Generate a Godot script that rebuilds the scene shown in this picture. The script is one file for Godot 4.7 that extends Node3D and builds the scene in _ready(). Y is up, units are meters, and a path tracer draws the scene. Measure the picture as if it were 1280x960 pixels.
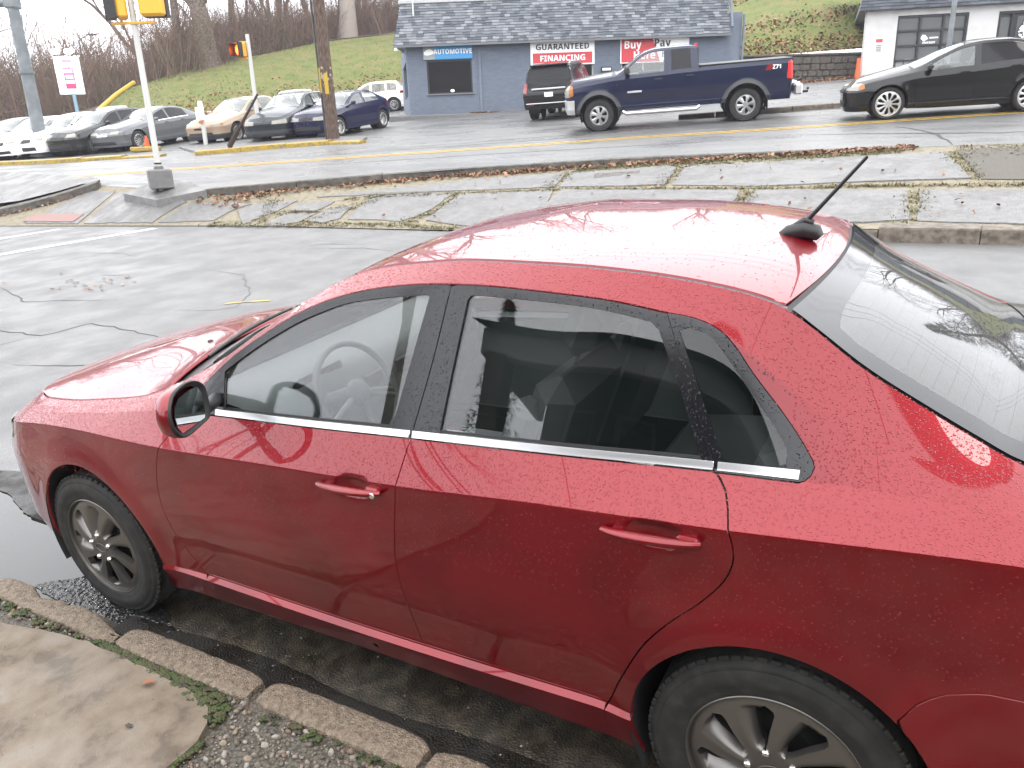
extends Node3D
# Street corner on a wet winter day: a red sedan at the kerb, a main road with traffic behind it, shops, a car lot and a wooded hill.
# Frame: x runs along the red car from its nose to its tail, y is up, z points from the car to the near pavement; metres.
const CAM_POS := Vector3(2.83062466, 1.78175898, 2.42828465)
const CAM_X := Vector3(0.87255058, -0.03362084, -0.48736549)
const CAM_Y := Vector3(-0.12205137, 0.95098934, -0.28411747)
const CAM_Z := Vector3(0.47303165, 0.30739049, 0.82568283)
# the cambered street that the red car stands on: its along, up and across directions
const ST_X := Vector3(0.9998321, 0.01832424, 0.0)
const ST_Y := Vector3(-0.01828236, 0.99754655, 0.06757682)
const ST_Z := Vector3(0.00123829, -0.06756548, 0.99771407)
var rng := RandomNumberGenerator.new()
var M := {}
var taken := {}
var night := false

class MB:
	var v := PackedVector3Array()
	var n := PackedVector3Array()
	var uv := PackedVector2Array()
	var c := PackedColorArray()
	var idx := PackedInt32Array()
	var tint := Color.WHITE
	func add(p: Vector3, nn: Vector3, u := Vector2.ZERO) -> int:
		v.append(p); n.append(nn); uv.append(u); c.append(tint)
		return v.size() - 1
	func tri(a: int, b: int, d: int) -> void:
		var g := (v[b] - v[a]).cross(v[d] - v[a])
		if g.dot(n[a] + n[b] + n[d]) > 0.0:
			idx.append(a); idx.append(d); idx.append(b)
		else:
			idx.append(a); idx.append(b); idx.append(d)
	func quad(a: int, b: int, d: int, e: int) -> void:
		tri(a, b, d); tri(a, d, e)
	func face(ps: Array) -> void:   # a flat convex face, counter-clockwise from outside
		var g: Vector3 = (ps[1] - ps[0]).cross(ps[2] - ps[0]).normalized()
		var w: float = (ps[1] - ps[0]).length()
		var h: float = (ps[2] - ps[1]).length()
		var us := [Vector2(0, h), Vector2(w, h), Vector2(w, 0), Vector2(0, 0)]
		var first := v.size()
		for i in ps.size():
			add(ps[i], g, us[i % 4])
		for i in range(1, ps.size() - 1):
			tri(first, first + i, first + i + 1)
	func box(at: Vector3, size: Vector3, b := Basis.IDENTITY, ch := 0.0) -> void:
		var h := size * 0.5
		if ch <= 0.0:
			for a in 3:
				for s in [-1.0, 1.0]:
					var nn := Vector3.ZERO; nn[a] = s
					var u := Vector3.ZERO; u[(a + 1) % 3] = 1.0
					var w := Vector3.ZERO; w[(a + 2) % 3] = s
					var k := v.size()
					for q in [[-1, -1], [1, -1], [1, 1], [-1, 1]]:
						add(at + b * ((nn + u * q[0] + w * q[1]) * h), b * nn, Vector2(q[0] * h[(a + 1) % 3], q[1] * h[(a + 2) % 3]))
					tri(k, k + 1, k + 2); tri(k, k + 2, k + 3)
			return
		var pt := func(s: Vector3, a: int) -> Vector3:
			var p := s * (h - Vector3.ONE * ch)
			p[a] = s[a] * h[a]
			return at + b * p
		for a in 3:
			var a1 := (a + 1) % 3
			var a2 := (a + 2) % 3
			for s in [-1.0, 1.0]:
				var ps := []
				for q in [[-1, -1], [1, -1], [1, 1], [-1, 1]]:
					var sv := Vector3.ZERO; sv[a] = s; sv[a1] = q[0]; sv[a2] = q[1]
					ps.append(pt.call(sv, a))
				var nn := Vector3.ZERO; nn[a] = s
				flat_n(ps, b * nn)
				for t in [-1.0, 1.0]:   # the edge between the faces a and a1
					var e := []
					for q in [-1.0, 1.0]:
						var sv := Vector3.ZERO; sv[a] = s; sv[a1] = t; sv[a2] = q
						e.append([pt.call(sv, a), pt.call(sv, a1)])
					var en := Vector3.ZERO; en[a] = s; en[a1] = t
					flat_n([e[0][0], e[1][0], e[1][1], e[0][1]], b * en.normalized())
		for i in 8:
			var sv := Vector3(-1 if i & 1 else 1, -1 if i & 2 else 1, -1 if i & 4 else 1)
			flat_n([pt.call(sv, 0), pt.call(sv, 1), pt.call(sv, 2)], b * sv.normalized())
	func flat_n(ps: Array, nn: Vector3) -> void:
		var first := v.size()
		for p in ps:
			add(p, nn, Vector2(p.x + p.z, p.y))
		for i in range(1, ps.size() - 1):
			tri(first, first + i, first + i + 1)
	func tube(ps: Array, rs: Array, sides := 8, caps := true, squash := 1.0) -> void:
		var side := Vector3.ZERO
		var rows := []
		var along := 0.0
		for i in ps.size():
			var t: Vector3 = (ps[mini(i + 1, ps.size() - 1)] - ps[maxi(i - 1, 0)]).normalized()
			if side == Vector3.ZERO:
				side = t.cross(Vector3.UP if absf(t.y) < 0.9 else Vector3.RIGHT).normalized()
			side = (side - t * side.dot(t)).normalized()
			var other := t.cross(side)
			if i:
				along += (ps[i] - ps[i - 1]).length()
			var row := []
			for k in sides + 1:
				var a := TAU * k / sides
				var d := side * cos(a) + other * sin(a) * squash
				row.append(add(ps[i] + d * rs[i], (side * cos(a) * squash + other * sin(a)).normalized(), Vector2(float(k) / sides, along)))
			rows.append(row)
		for i in rows.size() - 1:
			for k in sides:
				quad(rows[i][k], rows[i][k + 1], rows[i + 1][k + 1], rows[i + 1][k])
		if caps:
			for e in [0, ps.size() - 1]:
				var t: Vector3 = (ps[0] - ps[1]).normalized() if e == 0 else (ps[e] - ps[e - 1]).normalized()
				var f := v.size()
				for k in sides:
					add(v[rows[e][k]], t)
				for k in range(1, sides - 1):
					tri(f, f + k, f + k + 1)
	func lathe(profile: Array, segs: int, b: Basis, at := Vector3.ZERO, crease := 35.0) -> void:   # profile of (radius, along); turns about b.y
		var pn := []
		for i in profile.size() - 1:
			var d: Vector2 = profile[i + 1] - profile[i]
			pn.append(Vector2(d.y, -d.x).normalized())
		var rows := []
		for i in profile.size():
			var ends := [0, 0]
			for e in 2:   # 0: normal towards the segment before, 1: after
				var own: int = clampi(i - 1 + e, 0, pn.size() - 1)
				var oth: int = clampi(i - e, 0, pn.size() - 1)
				var nn: Vector2 = pn[own]
				if pn[own].angle_to(pn[oth]) > -deg_to_rad(crease) and pn[own].angle_to(pn[oth]) < deg_to_rad(crease):
					nn = (pn[own] + pn[oth]).normalized()
				var row := []
				for k in segs + 1:
					var a := TAU * k / segs
					var d := b.x * cos(a) + b.z * sin(a)
					row.append(add(at + d * profile[i].x + b.y * profile[i].y, (d * nn.x + b.y * nn.y).normalized(), Vector2(float(k) / segs, float(i) / profile.size())))
				ends[e] = row
			rows.append(ends)
		for i in profile.size() - 1:
			var r0: Array = rows[i][1]
			var r1: Array = rows[i + 1][0]
			for k in segs:
				quad(r0[k], r0[k + 1], r1[k + 1], r1[k])
	func prism(poly: PackedVector2Array, b: Basis, at: Vector3, depth: float, bottom := true) -> void:   # poly in b.x, b.y; its face looks along b.z, its body lies behind
		var t := Geometry2D.triangulate_polygon(poly)
		for s in ([0, 1] if bottom else [0]):
			var f := v.size()
			for p in poly:
				add(at + b.x * p.x + b.y * p.y - b.z * depth * s, b.z * (1 - 2 * s), p)
			for i in range(0, t.size(), 3):
				tri(f + t[i], f + t[i + 1], f + t[i + 2])
		var turn := 1.0 if not Geometry2D.is_polygon_clockwise(poly) else -1.0
		for i in poly.size():
			var p := poly[i]
			var q := poly[(i + 1) % poly.size()]
			var e := (q - p).normalized() * turn
			var nn := b.x * e.y - b.y * e.x
			var f := v.size()
			for k in [[p, 0], [q, 0], [q, 1], [p, 1]]:
				add(at + b.x * k[0].x + b.y * k[0].y - b.z * depth * k[1], nn, Vector2(k[0].x, depth * k[1]))
			tri(f, f + 1, f + 2); tri(f, f + 2, f + 3)
	func sphere(at: Vector3, r: Vector3, b := Basis.IDENTITY, rings := 6, segs := 10) -> void:
		var rows := []
		for i in rings + 1:
			var row := []
			var ph := PI * i / rings
			for k in segs + 1:
				var a := TAU * k / segs
				var d := Vector3(sin(ph) * cos(a), cos(ph), sin(ph) * sin(a))
				row.append(add(at + b * (d * r), (b * (d / r)).normalized(), Vector2(float(k) / segs, float(i) / rings)))
			rows.append(row)
		for i in rings:
			for k in segs:
				quad(rows[i][k], rows[i][k + 1], rows[i + 1][k + 1], rows[i + 1][k])
	func sheet(rows: Array) -> void:   # a grid of points, with smooth normals
		var h := rows.size()
		var w: int = rows[0].size()
		var ids := []
		for i in h:
			var line := []
			for k in w:
				var du: Vector3 = rows[i][mini(k + 1, w - 1)] - rows[i][maxi(k - 1, 0)]
				var dv: Vector3 = rows[mini(i + 1, h - 1)][k] - rows[maxi(i - 1, 0)][k]
				var nn := du.cross(dv).normalized()
				line.append(add(rows[i][k], nn, Vector2(rows[i][k].x, rows[i][k].z)))
			ids.append(line)
		for i in h - 1:
			for k in w - 1:
				quad(ids[i][k], ids[i][k + 1], ids[i + 1][k + 1], ids[i + 1][k])
	func mirrored() -> MB:
		var m := MB.new()
		for i in v.size():
			m.tint = c[i]
			m.add(Vector3(v[i].x, v[i].y, -v[i].z), Vector3(n[i].x, n[i].y, -n[i].z), uv[i])
		for i in range(0, idx.size(), 3):
			m.idx.append(idx[i]); m.idx.append(idx[i + 2]); m.idx.append(idx[i + 1])
		return m
	func join(o: MB) -> void:
		var f := v.size()
		v.append_array(o.v); n.append_array(o.n); uv.append_array(o.uv); c.append_array(o.c)
		for i in o.idx:
			idx.append(i + f)

func mesh_of(parts: Array) -> ArrayMesh:   # [[MB, material], ...]
	var m := ArrayMesh.new()
	for p in parts:
		var b: MB = p[0]
		if b.idx.is_empty():
			continue
		var a := []
		a.resize(Mesh.ARRAY_MAX)
		a[Mesh.ARRAY_VERTEX] = b.v; a[Mesh.ARRAY_NORMAL] = b.n; a[Mesh.ARRAY_TEX_UV] = b.uv; a[Mesh.ARRAY_COLOR] = b.c; a[Mesh.ARRAY_INDEX] = b.idx
		m.add_surface_from_arrays(Mesh.PRIMITIVE_TRIANGLES, a)
		m.surface_set_material(m.get_surface_count() - 1, p[1])
	return m

func numbered(called: String) -> String:
	if not taken.has(called):
		taken[called] = 0
		return called
	taken[called] += 1
	return "%s_%03d" % [called, taken[called]]

func put(called: String, mesh: Mesh, parent: Node = self) -> MeshInstance3D:
	var o := MeshInstance3D.new()
	if parent == self:
		o.name = numbered(called)
	else:
		var nm := called
		var k := 0
		while parent.has_node(NodePath(nm)):
			k += 1
			nm = "%s_%03d" % [called, k]
		o.name = nm
	o.mesh = mesh
	parent.add_child(o, true)
	return o

func obj(called: String, b: MB, m: Material, parent: Node = self) -> MeshInstance3D:
	return put(called, mesh_of([[b, m]]), parent)

func thing(called: String, label: String, category: String, at := Transform3D.IDENTITY, group := "") -> Node3D:
	var o := Node3D.new()
	o.name = numbered(called)
	add_child(o, true)
	o.transform = at
	tag(o, label, category, group)
	return o

func tag(o: Node, label: String, category: String, group := "") -> Node:
	o.set_meta("label", label); o.set_meta("category", category)
	if group:
		o.set_meta("group", group)
	return o

func struct(called: String, b: MB, m: Material) -> MeshInstance3D:
	var o := obj(called, b, m)
	o.set_meta("kind", "structure")
	return o

func copy_of(o: Node3D, at: Transform3D, label: String) -> Node3D:
	var r: Node3D = o.duplicate()
	r.name = numbered(String(o.name).rstrip("_0123456789"))
	add_child(r, true)
	r.transform = at
	r.set_meta("label", label)
	return r

func scatter(called: String, mesh: Mesh, where: Array, tints: Array, parent: Node = self) -> MultiMeshInstance3D:
	var mm := MultiMesh.new()
	mm.transform_format = MultiMesh.TRANSFORM_3D
	mm.use_colors = not tints.is_empty()
	mm.mesh = mesh
	mm.instance_count = where.size()
	for i in where.size():
		mm.set_instance_transform(i, where[i])
		if tints:
			mm.set_instance_color(i, tints[i % tints.size()])
	var o := MultiMeshInstance3D.new()
	o.name = numbered(called) if parent == self else called
	o.multimesh = mm
	o.set_meta("kind", "stuff")
	parent.add_child(o, true)
	return o

# ---------------------------------------------------------------- ground heights
func lerp_table(x: float, t: Array) -> float:   # t: [[x, value], ...]
	if x <= t[0][0]:
		return t[0][1]
	for i in range(1, t.size()):
		if x <= t[i][0]:
			return lerpf(t[i - 1][1], t[i][1], (x - t[i - 1][0]) / (t[i][0] - t[i - 1][0]))
	return t[t.size() - 1][1]
const KERB_A := [[-60.0, -7.2], [-16.0, -7.4], [-8.2, -7.66], [2.2, -7.06], [3.5, -7.0], [14.0, -6.6], [40.0, -6.0]]   # far edge of the near street
const KERB_B := [[-60.0, -13.0], [-22.0, -10.6], [-16.0, -9.4], [-12.5, -8.7], [-10.49, -8.6], [-6.07, -10.85], [-2.45, -11.95], [2.11, -12.58], [8.0, -13.0], [14.0, -13.5], [40.0, -15.0]]   # near edge of the main road
const STEP_A := [[-60.0, 0.0], [-4.0, 0.02], [-1.0, 0.1], [2.0, 0.15], [40.0, 0.15]]
const STEP_B := [[-60.0, 0.0], [-10.9, 0.0], [-10.5, 0.14], [-6.0, 0.13], [-2.45, 0.09], [2.1, 0.0], [40.0, 0.0]]
func street_y(x: float, z: float) -> float:
	return 0.018327 * x - 0.067743 * z
func road_y(x: float, z: float) -> float:
	return 0.1109 + 0.002334 * x - 0.1 * z
func island_y(x: float, z: float) -> float:
	var ka := lerp_table(x, KERB_A)
	var kb := lerp_table(x, KERB_B)
	var a := street_y(x, ka) + lerp_table(x, STEP_A)
	return lerpf(a, road_y(x, kb) - lerp_table(x, STEP_B), clampf((z - ka) / (kb - ka), 0.0, 1.0))
func on_road(x: float, z: float, up := 0.0) -> Vector3:
	return Vector3(x, road_y(x, z) + up, z)
func on_street(x: float, z: float, up := 0.0) -> Vector3:   # in the street's own directions
	return ST_X * x + ST_Y * up + ST_Z * z
func on_island(x: float, z: float, up := 0.0) -> Vector3:
	return Vector3(x, island_y(x, z) + up, z)

# ---------------------------------------------------------------- scene
func _ready() -> void:
	rng.seed = 11
	var cam := Camera3D.new()
	cam.name = "camera"
	cam.fov = rad_to_deg(2.0 * atan(480.0 / 960.0))
	cam.near = 0.05
	cam.far = 900.0
	add_child(cam)
	cam.transform = Transform3D(Basis(CAM_X, CAM_Y, CAM_Z), CAM_POS)
	cam.current = true
	var we := WorldEnvironment.new()
	we.name = "daylight"
	var env := Environment.new()
	var sky := Sky.new()
	var sm := ProceduralSkyMaterial.new()   # a closed, bright overcast
	sm.sky_top_color = Color(0.985, 0.99, 1.0)
	sm.sky_horizon_color = Color(0.90, 0.91, 0.94)
	sm.sky_curve = 0.2
	sm.ground_bottom_color = Color(0.35, 0.34, 0.33)
	sm.ground_horizon_color = Color(0.5, 0.5, 0.5)
	sm.sky_energy_multiplier = 1.15
	sky.sky_material = sm
	env.background_mode = Environment.BG_SKY
	env.sky = sky
	env.tonemap_mode = Environment.TONE_MAPPER_LINEAR
	env.tonemap_exposure = 2.95
	env.sdfgi_enabled = true
	env.ssao_enabled = true
	env.ssil_enabled = true
	env.fog_enabled = true
	env.fog_density = 0.0009
	env.fog_light_color = Color(0.93, 0.93, 0.96)
	we.environment = env
	add_child(we)
	var sun := DirectionalLight3D.new()
	sun.name = "sun_behind_cloud"
	sun.light_energy = 0.25
	sun.light_angular_distance = 25.0
	sun.light_color = Color(1.0, 0.985, 0.96)
	sun.shadow_enabled = true
	add_child(sun)
	sun.rotation = Vector3(deg_to_rad(-58), deg_to_rad(70), 0)
	materials()
	ground()
	buildings()
	hillside()
	red_sedan()
	traffic()
	street_things()
	litter()

func noise(freq: float, kind := FastNoiseLite.TYPE_SIMPLEX_SMOOTH, oct := 4, sd := 1) -> FastNoiseLite:
	var f := FastNoiseLite.new()
	f.noise_type = kind
	f.frequency = freq
	f.fractal_octaves = oct
	f.fractal_gain = 0.62 if oct > 5 else 0.5
	f.seed = sd
	return f

func tex(f: FastNoiseLite, stops: Array, size := 512) -> NoiseTexture2D:   # stops: [[at, Color], ...]
	var t := NoiseTexture2D.new()
	t.width = size; t.height = size
	t.seamless = true
	t.noise = f
	var g := Gradient.new()
	g.offsets = PackedFloat32Array(stops.map(func(s): return s[0]))
	g.colors = PackedColorArray(stops.map(func(s): return s[1]))
	t.color_ramp = g
	return t

func grey(a: float) -> Color:
	return Color(a, a, a)

func bumps(f: FastNoiseLite, strength: float, size := 512) -> NoiseTexture2D:
	var t := NoiseTexture2D.new()
	t.width = size; t.height = size
	t.seamless = true
	t.as_normal_map = true
	t.bump_strength = strength
	t.noise = f
	return t

const WET := 0.55   # everything is soaked, and darker for it
func lin(r: float, g: float, b: float) -> Color:   # a base colour from its dry linear reflectance
	return Color(r * WET, g * WET, b * WET).linear_to_srgb()

func mat(r: float, g: float, b: float, rough := 0.6, metal := 0.0) -> StandardMaterial3D:
	var m := StandardMaterial3D.new()
	m.albedo_color = Color.WHITE if r + g + b > 2.99 else (lin(r, g, b) if metal < 0.5 else Color(r, g, b).linear_to_srgb())
	m.roughness = rough
	m.metallic = metal
	return m

func tri(m: StandardMaterial3D, scale: float) -> StandardMaterial3D:
	m.uv1_triplanar = true
	m.uv1_world_triplanar = true
	m.uv1_scale = Vector3.ONE * scale
	return m

func drops_map(size: int, count: int, r0: float, r1: float, sd: int) -> ImageTexture:   # beads of rain as a height picture, turned into normals
	var g := RandomNumberGenerator.new()
	g.seed = sd
	var im := Image.create(size, size, false, Image.FORMAT_RF)
	im.fill(Color(0, 0, 0))
	for i in count:
		var c := Vector2(g.randf() * size, g.randf() * size)
		var r := lerpf(r0, r1, pow(g.randf(), 3.0))
		var st := 1.0 + g.randf() * 0.5
		for yy in range(int(c.y - r * st) - 1, int(c.y + r * st) + 2):
			for xx in range(int(c.x - r) - 1, int(c.x + r) + 2):
				var e := Vector2((xx - c.x) / r, (yy - c.y) / (r * st)).length_squared()
				if e < 1.0:
					var px := posmod(xx, size)
					var py := posmod(yy, size)
					im.set_pixel(px, py, Color(maxf(im.get_pixel(px, py).r, sqrt(1.0 - e) * r * 0.09), 0, 0))
	im.convert(Image.FORMAT_RGBA8)
	im.bump_map_to_normal_map(6.0)
	return ImageTexture.create_from_image(im)

func materials() -> void:
	# asphalt, wet and worn pale
	var asph := tri(mat(1, 1, 1, 1.0), 0.22)
	asph.albedo_texture = tex(noise(0.006, FastNoiseLite.TYPE_SIMPLEX_SMOOTH, 6, 3), [[0.2, lin(0.17, 0.17, 0.174)], [0.5, lin(0.205, 0.205, 0.206)], [0.8, lin(0.238, 0.236, 0.233)]], 1024)
	asph.roughness_texture = tex(noise(0.010, FastNoiseLite.TYPE_SIMPLEX_SMOOTH, 4, 9), [[0.25, grey(0.40)], [0.7, grey(0.60)]], 512)
	asph.normal_enabled = true
	asph.normal_texture = bumps(noise(0.35, FastNoiseLite.TYPE_SIMPLEX, 3, 5), 2.5, 1024)
	asph.normal_scale = 0.5
	M.asphalt = asph
	var far := asph.duplicate()
	far.uv1_scale = Vector3(0.05, 0.22, 0.11)
	far.roughness_texture = tex(noise(0.012, FastNoiseLite.TYPE_SIMPLEX_SMOOTH, 4, 19), [[0.3, grey(0.26)], [0.66, grey(0.55)]], 512)
	M.road = far
	var gut := tri(mat(1, 1, 1, 1.0), 0.6)
	gut.albedo_texture = tex(noise(0.03, FastNoiseLite.TYPE_SIMPLEX_SMOOTH, 6, 8), [[0.3, lin(0.04, 0.033, 0.024)], [0.55, lin(0.085, 0.068, 0.048)], [0.75, lin(0.13, 0.107, 0.075)]], 512)
	gut.roughness_texture = tex(noise(0.02, FastNoiseLite.TYPE_SIMPLEX_SMOOTH, 4, 2), [[0.35, grey(0.35)], [0.6, grey(0.7)]], 256)
	gut.normal_enabled = true
	gut.normal_texture = bumps(noise(0.3, FastNoiseLite.TYPE_SIMPLEX, 3, 5), 1.5, 512)
	M.gutter = gut
	M.water = mat(0.03, 0.03, 0.03, 0.04)
	M.water.normal_enabled = true
	M.water.normal_texture = bumps(noise(0.012, FastNoiseLite.TYPE_SIMPLEX_SMOOTH, 2, 4), 1.2, 512)
	M.water.normal_scale = 0.10
	tri(M.water, 1.2)
	M.ripple = M.water.duplicate()
	M.ripple.normal_texture = bumps(noise(0.05, FastNoiseLite.TYPE_SIMPLEX_SMOOTH, 3, 14), 6.0, 512)
	M.ripple.normal_scale = 1.0
	M.crack = mat(0.05, 0.048, 0.045, 0.7)
	M.crack_soft = mat(0.115, 0.112, 0.108, 0.6)
	M.white_line = mat(0.62, 0.62, 0.6, 0.45)
	M.white_line.roughness = 0.5
	M.yellow_line = tri(mat(1, 1, 1, 0.5), 0.7)
	M.yellow_line.albedo_texture = tex(noise(0.03, FastNoiseLite.TYPE_SIMPLEX_SMOOTH, 5, 6), [[0.30, lin(0.34, 0.29, 0.18)], [0.42, lin(0.75, 0.45, 0.04)], [0.75, lin(0.82, 0.50, 0.03)]], 256)
	M.yellow_kerb = tri(mat(1, 1, 1, 0.5), 0.8)
	M.yellow_kerb.albedo_texture = tex(noise(0.03, FastNoiseLite.TYPE_SIMPLEX_SMOOTH, 5, 16), [[0.30, lin(0.25, 0.22, 0.17)], [0.42, lin(0.55, 0.36, 0.03)], [0.75, lin(0.62, 0.42, 0.03)]], 256)
	# concretes
	var con := tri(mat(1, 1, 1, 1.0), 0.9)
	con.albedo_texture = tex(noise(0.005, FastNoiseLite.TYPE_SIMPLEX_SMOOTH, 6, 21), [[0.2, lin(0.15, 0.115, 0.082)], [0.38, lin(0.24, 0.188, 0.135)], [0.6, lin(0.29, 0.23, 0.168)], [0.8, lin(0.32, 0.27, 0.215)]], 1024)
	con.roughness_texture = tex(noise(0.008, FastNoiseLite.TYPE_SIMPLEX_SMOOTH, 4, 23), [[0.3, grey(0.45)], [0.65, grey(0.8)]], 256)
	con.heightmap_enabled = true
	con.heightmap_texture = tex(noise(0.32, FastNoiseLite.TYPE_SIMPLEX, 4, 22), [[0.2, grey(0.0)], [0.8, grey(1.0)]], 1024)
	con.heightmap_scale = 0.12
	M.concrete = con
	var agg := tri(mat(1, 1, 1, 0.75), 1.6)
	agg.albedo_texture = tex(noise(0.09, FastNoiseLite.TYPE_CELLULAR, 3, 31), [[0.15, lin(0.24, 0.215, 0.175)], [0.4, lin(0.16, 0.14, 0.11)], [0.7, lin(0.075, 0.068, 0.056)]], 512)
	agg.heightmap_enabled = true
	agg.heightmap_texture = tex(noise(0.09, FastNoiseLite.TYPE_CELLULAR, 3, 31), [[0.1, grey(1.0)], [0.8, grey(0.0)]], 512)
	agg.heightmap_scale = 0.6
	M.aggregate = agg
	var kst := tri(mat(1, 1, 1, 0.75), 1.8)
	kst.albedo_texture = tex(noise(0.02, FastNoiseLite.TYPE_SIMPLEX_SMOOTH, 6, 41), [[0.16, lin(0.14, 0.11, 0.085)], [0.34, lin(0.28, 0.215, 0.155)], [0.55, lin(0.36, 0.28, 0.205)], [0.78, lin(0.47, 0.385, 0.30)]], 1024)
	kst.heightmap_enabled = true
	kst.heightmap_texture = tex(noise(0.05, FastNoiseLite.TYPE_SIMPLEX, 5, 42), [[0.2, grey(0.0)], [0.8, grey(1.0)]], 1024)
	kst.heightmap_scale = 0.6
	M.kerb_stone = kst
	var slab := tri(mat(1, 1, 1, 1.0), 0.35)
	slab.albedo_texture = tex(noise(0.02, FastNoiseLite.TYPE_SIMPLEX_SMOOTH, 6, 51), [[0.2, lin(0.20, 0.195, 0.195)], [0.5, lin(0.25, 0.245, 0.243)], [0.8, lin(0.30, 0.29, 0.285)]], 1024)
	slab.roughness_texture = tex(noise(0.012, FastNoiseLite.TYPE_SIMPLEX_SMOOTH, 3, 53), [[0.3, grey(0.35)], [0.65, grey(0.65)]], 256)
	slab.normal_enabled = true
	slab.normal_texture = bumps(noise(0.3, FastNoiseLite.TYPE_SIMPLEX, 3, 52), 3.0, 512)
	M.slab = slab
	var kerb := tri(mat(1, 1, 1, 0.7), 0.5)
	kerb.albedo_texture = tex(noise(0.02, FastNoiseLite.TYPE_SIMPLEX_SMOOTH, 6, 61), [[0.3, lin(0.07, 0.06, 0.05)], [0.5, lin(0.13, 0.115, 0.095)], [0.72, lin(0.20, 0.18, 0.15)]], 512)
	M.kerb = kerb
	var dirt := tri(mat(1, 1, 1, 0.9), 0.6)
	dirt.albedo_texture = tex(noise(0.02, FastNoiseLite.TYPE_SIMPLEX_SMOOTH, 6, 71), [[0.28, lin(0.20, 0.19, 0.11)], [0.45, lin(0.32, 0.275, 0.195)], [0.65, lin(0.37, 0.32, 0.24)]], 512)
	M.dirt = dirt
	M.moss = tri(mat(0.05, 0.09, 0.018, 0.95), 1.0)
	var gr := tri(mat(1, 1, 1, 0.95), 0.06)
	gr.albedo_texture = tex(noise(0.012, FastNoiseLite.TYPE_SIMPLEX_SMOOTH, 6, 81), [[0.25, lin(0.12, 0.165, 0.024)], [0.42, lin(0.165, 0.205, 0.035)], [0.58, lin(0.215, 0.215, 0.05)], [0.78, lin(0.28, 0.20, 0.085)]], 1024)
	gr.heightmap_enabled = true
	gr.heightmap_texture = tex(noise(0.2, FastNoiseLite.TYPE_SIMPLEX, 4, 82), [[0.2, grey(0.0)], [0.8, grey(1.0)]], 512)
	gr.heightmap_scale = 3.0
	M.grass = gr
	M.wood_earth = tri(mat(1, 1, 1, 0.95), 0.08)
	M.wood_earth.albedo_texture = tex(noise(0.02, FastNoiseLite.TYPE_SIMPLEX_SMOOTH, 6, 91), [[0.3, lin(0.07, 0.05, 0.035)], [0.6, lin(0.15, 0.095, 0.06)]], 256)
	M.leaf = mat(0.999, 0.99, 0.99, 0.7)
	M.leaf.vertex_color_use_as_albedo = true
	M.tinted = mat(0.999, 0.99, 0.99, 0.85)
	M.tinted.vertex_color_use_as_albedo = true
	# the red car
	# metallic crimson under clear lacquer
	M.red = mat(0.34, 0.0016, 0.0120, 0.40)
	M.red.metallic = 0.55
	M.red.clearcoat_enabled = true
	M.red.clearcoat = 0.95
	M.red.clearcoat_roughness = 0.02
	M.red.metallic_specular = 0.3
	M.red.albedo_texture = tex(noise(0.004, FastNoiseLite.TYPE_SIMPLEX_SMOOTH, 5, 101), [[0.3, Color(0.90, 0.93, 0.93)], [0.6, Color(1, 1, 1)]], 512)
	tri(M.red, 0.9)
	M.red_top = M.red.duplicate()
	M.red_top.albedo_texture = null
	M.red_wet = M.red_top.duplicate()
	M.red_wet.normal_enabled = true
	M.red_wet.normal_texture = drops_map(1024, 1500, 2.0, 5.0, 5)
	M.red_wet.normal_scale = 0.15
	tri(M.red_wet, 2.6)
	M.frame_wet = mat(0.018, 0.018, 0.022, 0.12)
	M.frame_wet.normal_enabled = true
	M.frame_wet.normal_texture = M.red_wet.normal_texture
	M.frame_wet.normal_scale = 0.8
	tri(M.frame_wet, 2.6)
	M.car_glass = mat(0.02, 0.03, 0.03, 0.0)
	M.car_glass.albedo_color.a = 0.16
	M.car_glass.transparency = BaseMaterial3D.TRANSPARENCY_ALPHA
	M.car_glass.metallic_specular = 1.0
	M.rear_glass = M.car_glass.duplicate()
	M.frit = mat(0.03, 0.03, 0.036, 0.06)
	M.chrome = mat(0.80, 0.80, 0.81, 0.30, 1.0)
	M.mirror = mat(0.80, 0.84, 0.85, 0.01, 1.0)
	M.rubber = mat(0.018, 0.018, 0.019, 0.55)
	M.trim = mat(0.022, 0.022, 0.025, 0.45)
	M.drip = mat(0.10, 0.10, 0.11, 0.4)
	M.dark = mat(0.012, 0.012, 0.013, 0.85)
	M.tyre = mat(1, 1, 1, 0.75)
	M.tyre.albedo_texture = tex(noise(0.02, FastNoiseLite.TYPE_SIMPLEX_SMOOTH, 5, 111), [[0.3, lin(0.020, 0.020, 0.021)], [0.6, lin(0.032, 0.031, 0.030)], [0.75, lin(0.05, 0.047, 0.043)]], 512)
	tri(M.tyre, 1.5)
	M.tyre.uv1_world_triplanar = false
	M.wheel_cover = mat(0.16, 0.152, 0.145, 0.34, 0.8)
	M.nut = mat(0.8, 0.8, 0.8, 0.15, 1.0)
	M.lamp_clear = mat(0.50, 0.48, 0.42, 0.08)
	M.lamp_red = mat(0.35, 0.01, 0.012, 0.08)
	M.interior_grey = mat(0.14, 0.17, 0.165, 0.7)
	M.headlining = mat(0.40, 0.42, 0.41, 0.9)
	M.seat = mat(0.13, 0.15, 0.147, 0.9)
	M.wheel_grey = mat(0.13, 0.15, 0.147, 0.6)
	more_materials()

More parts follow.
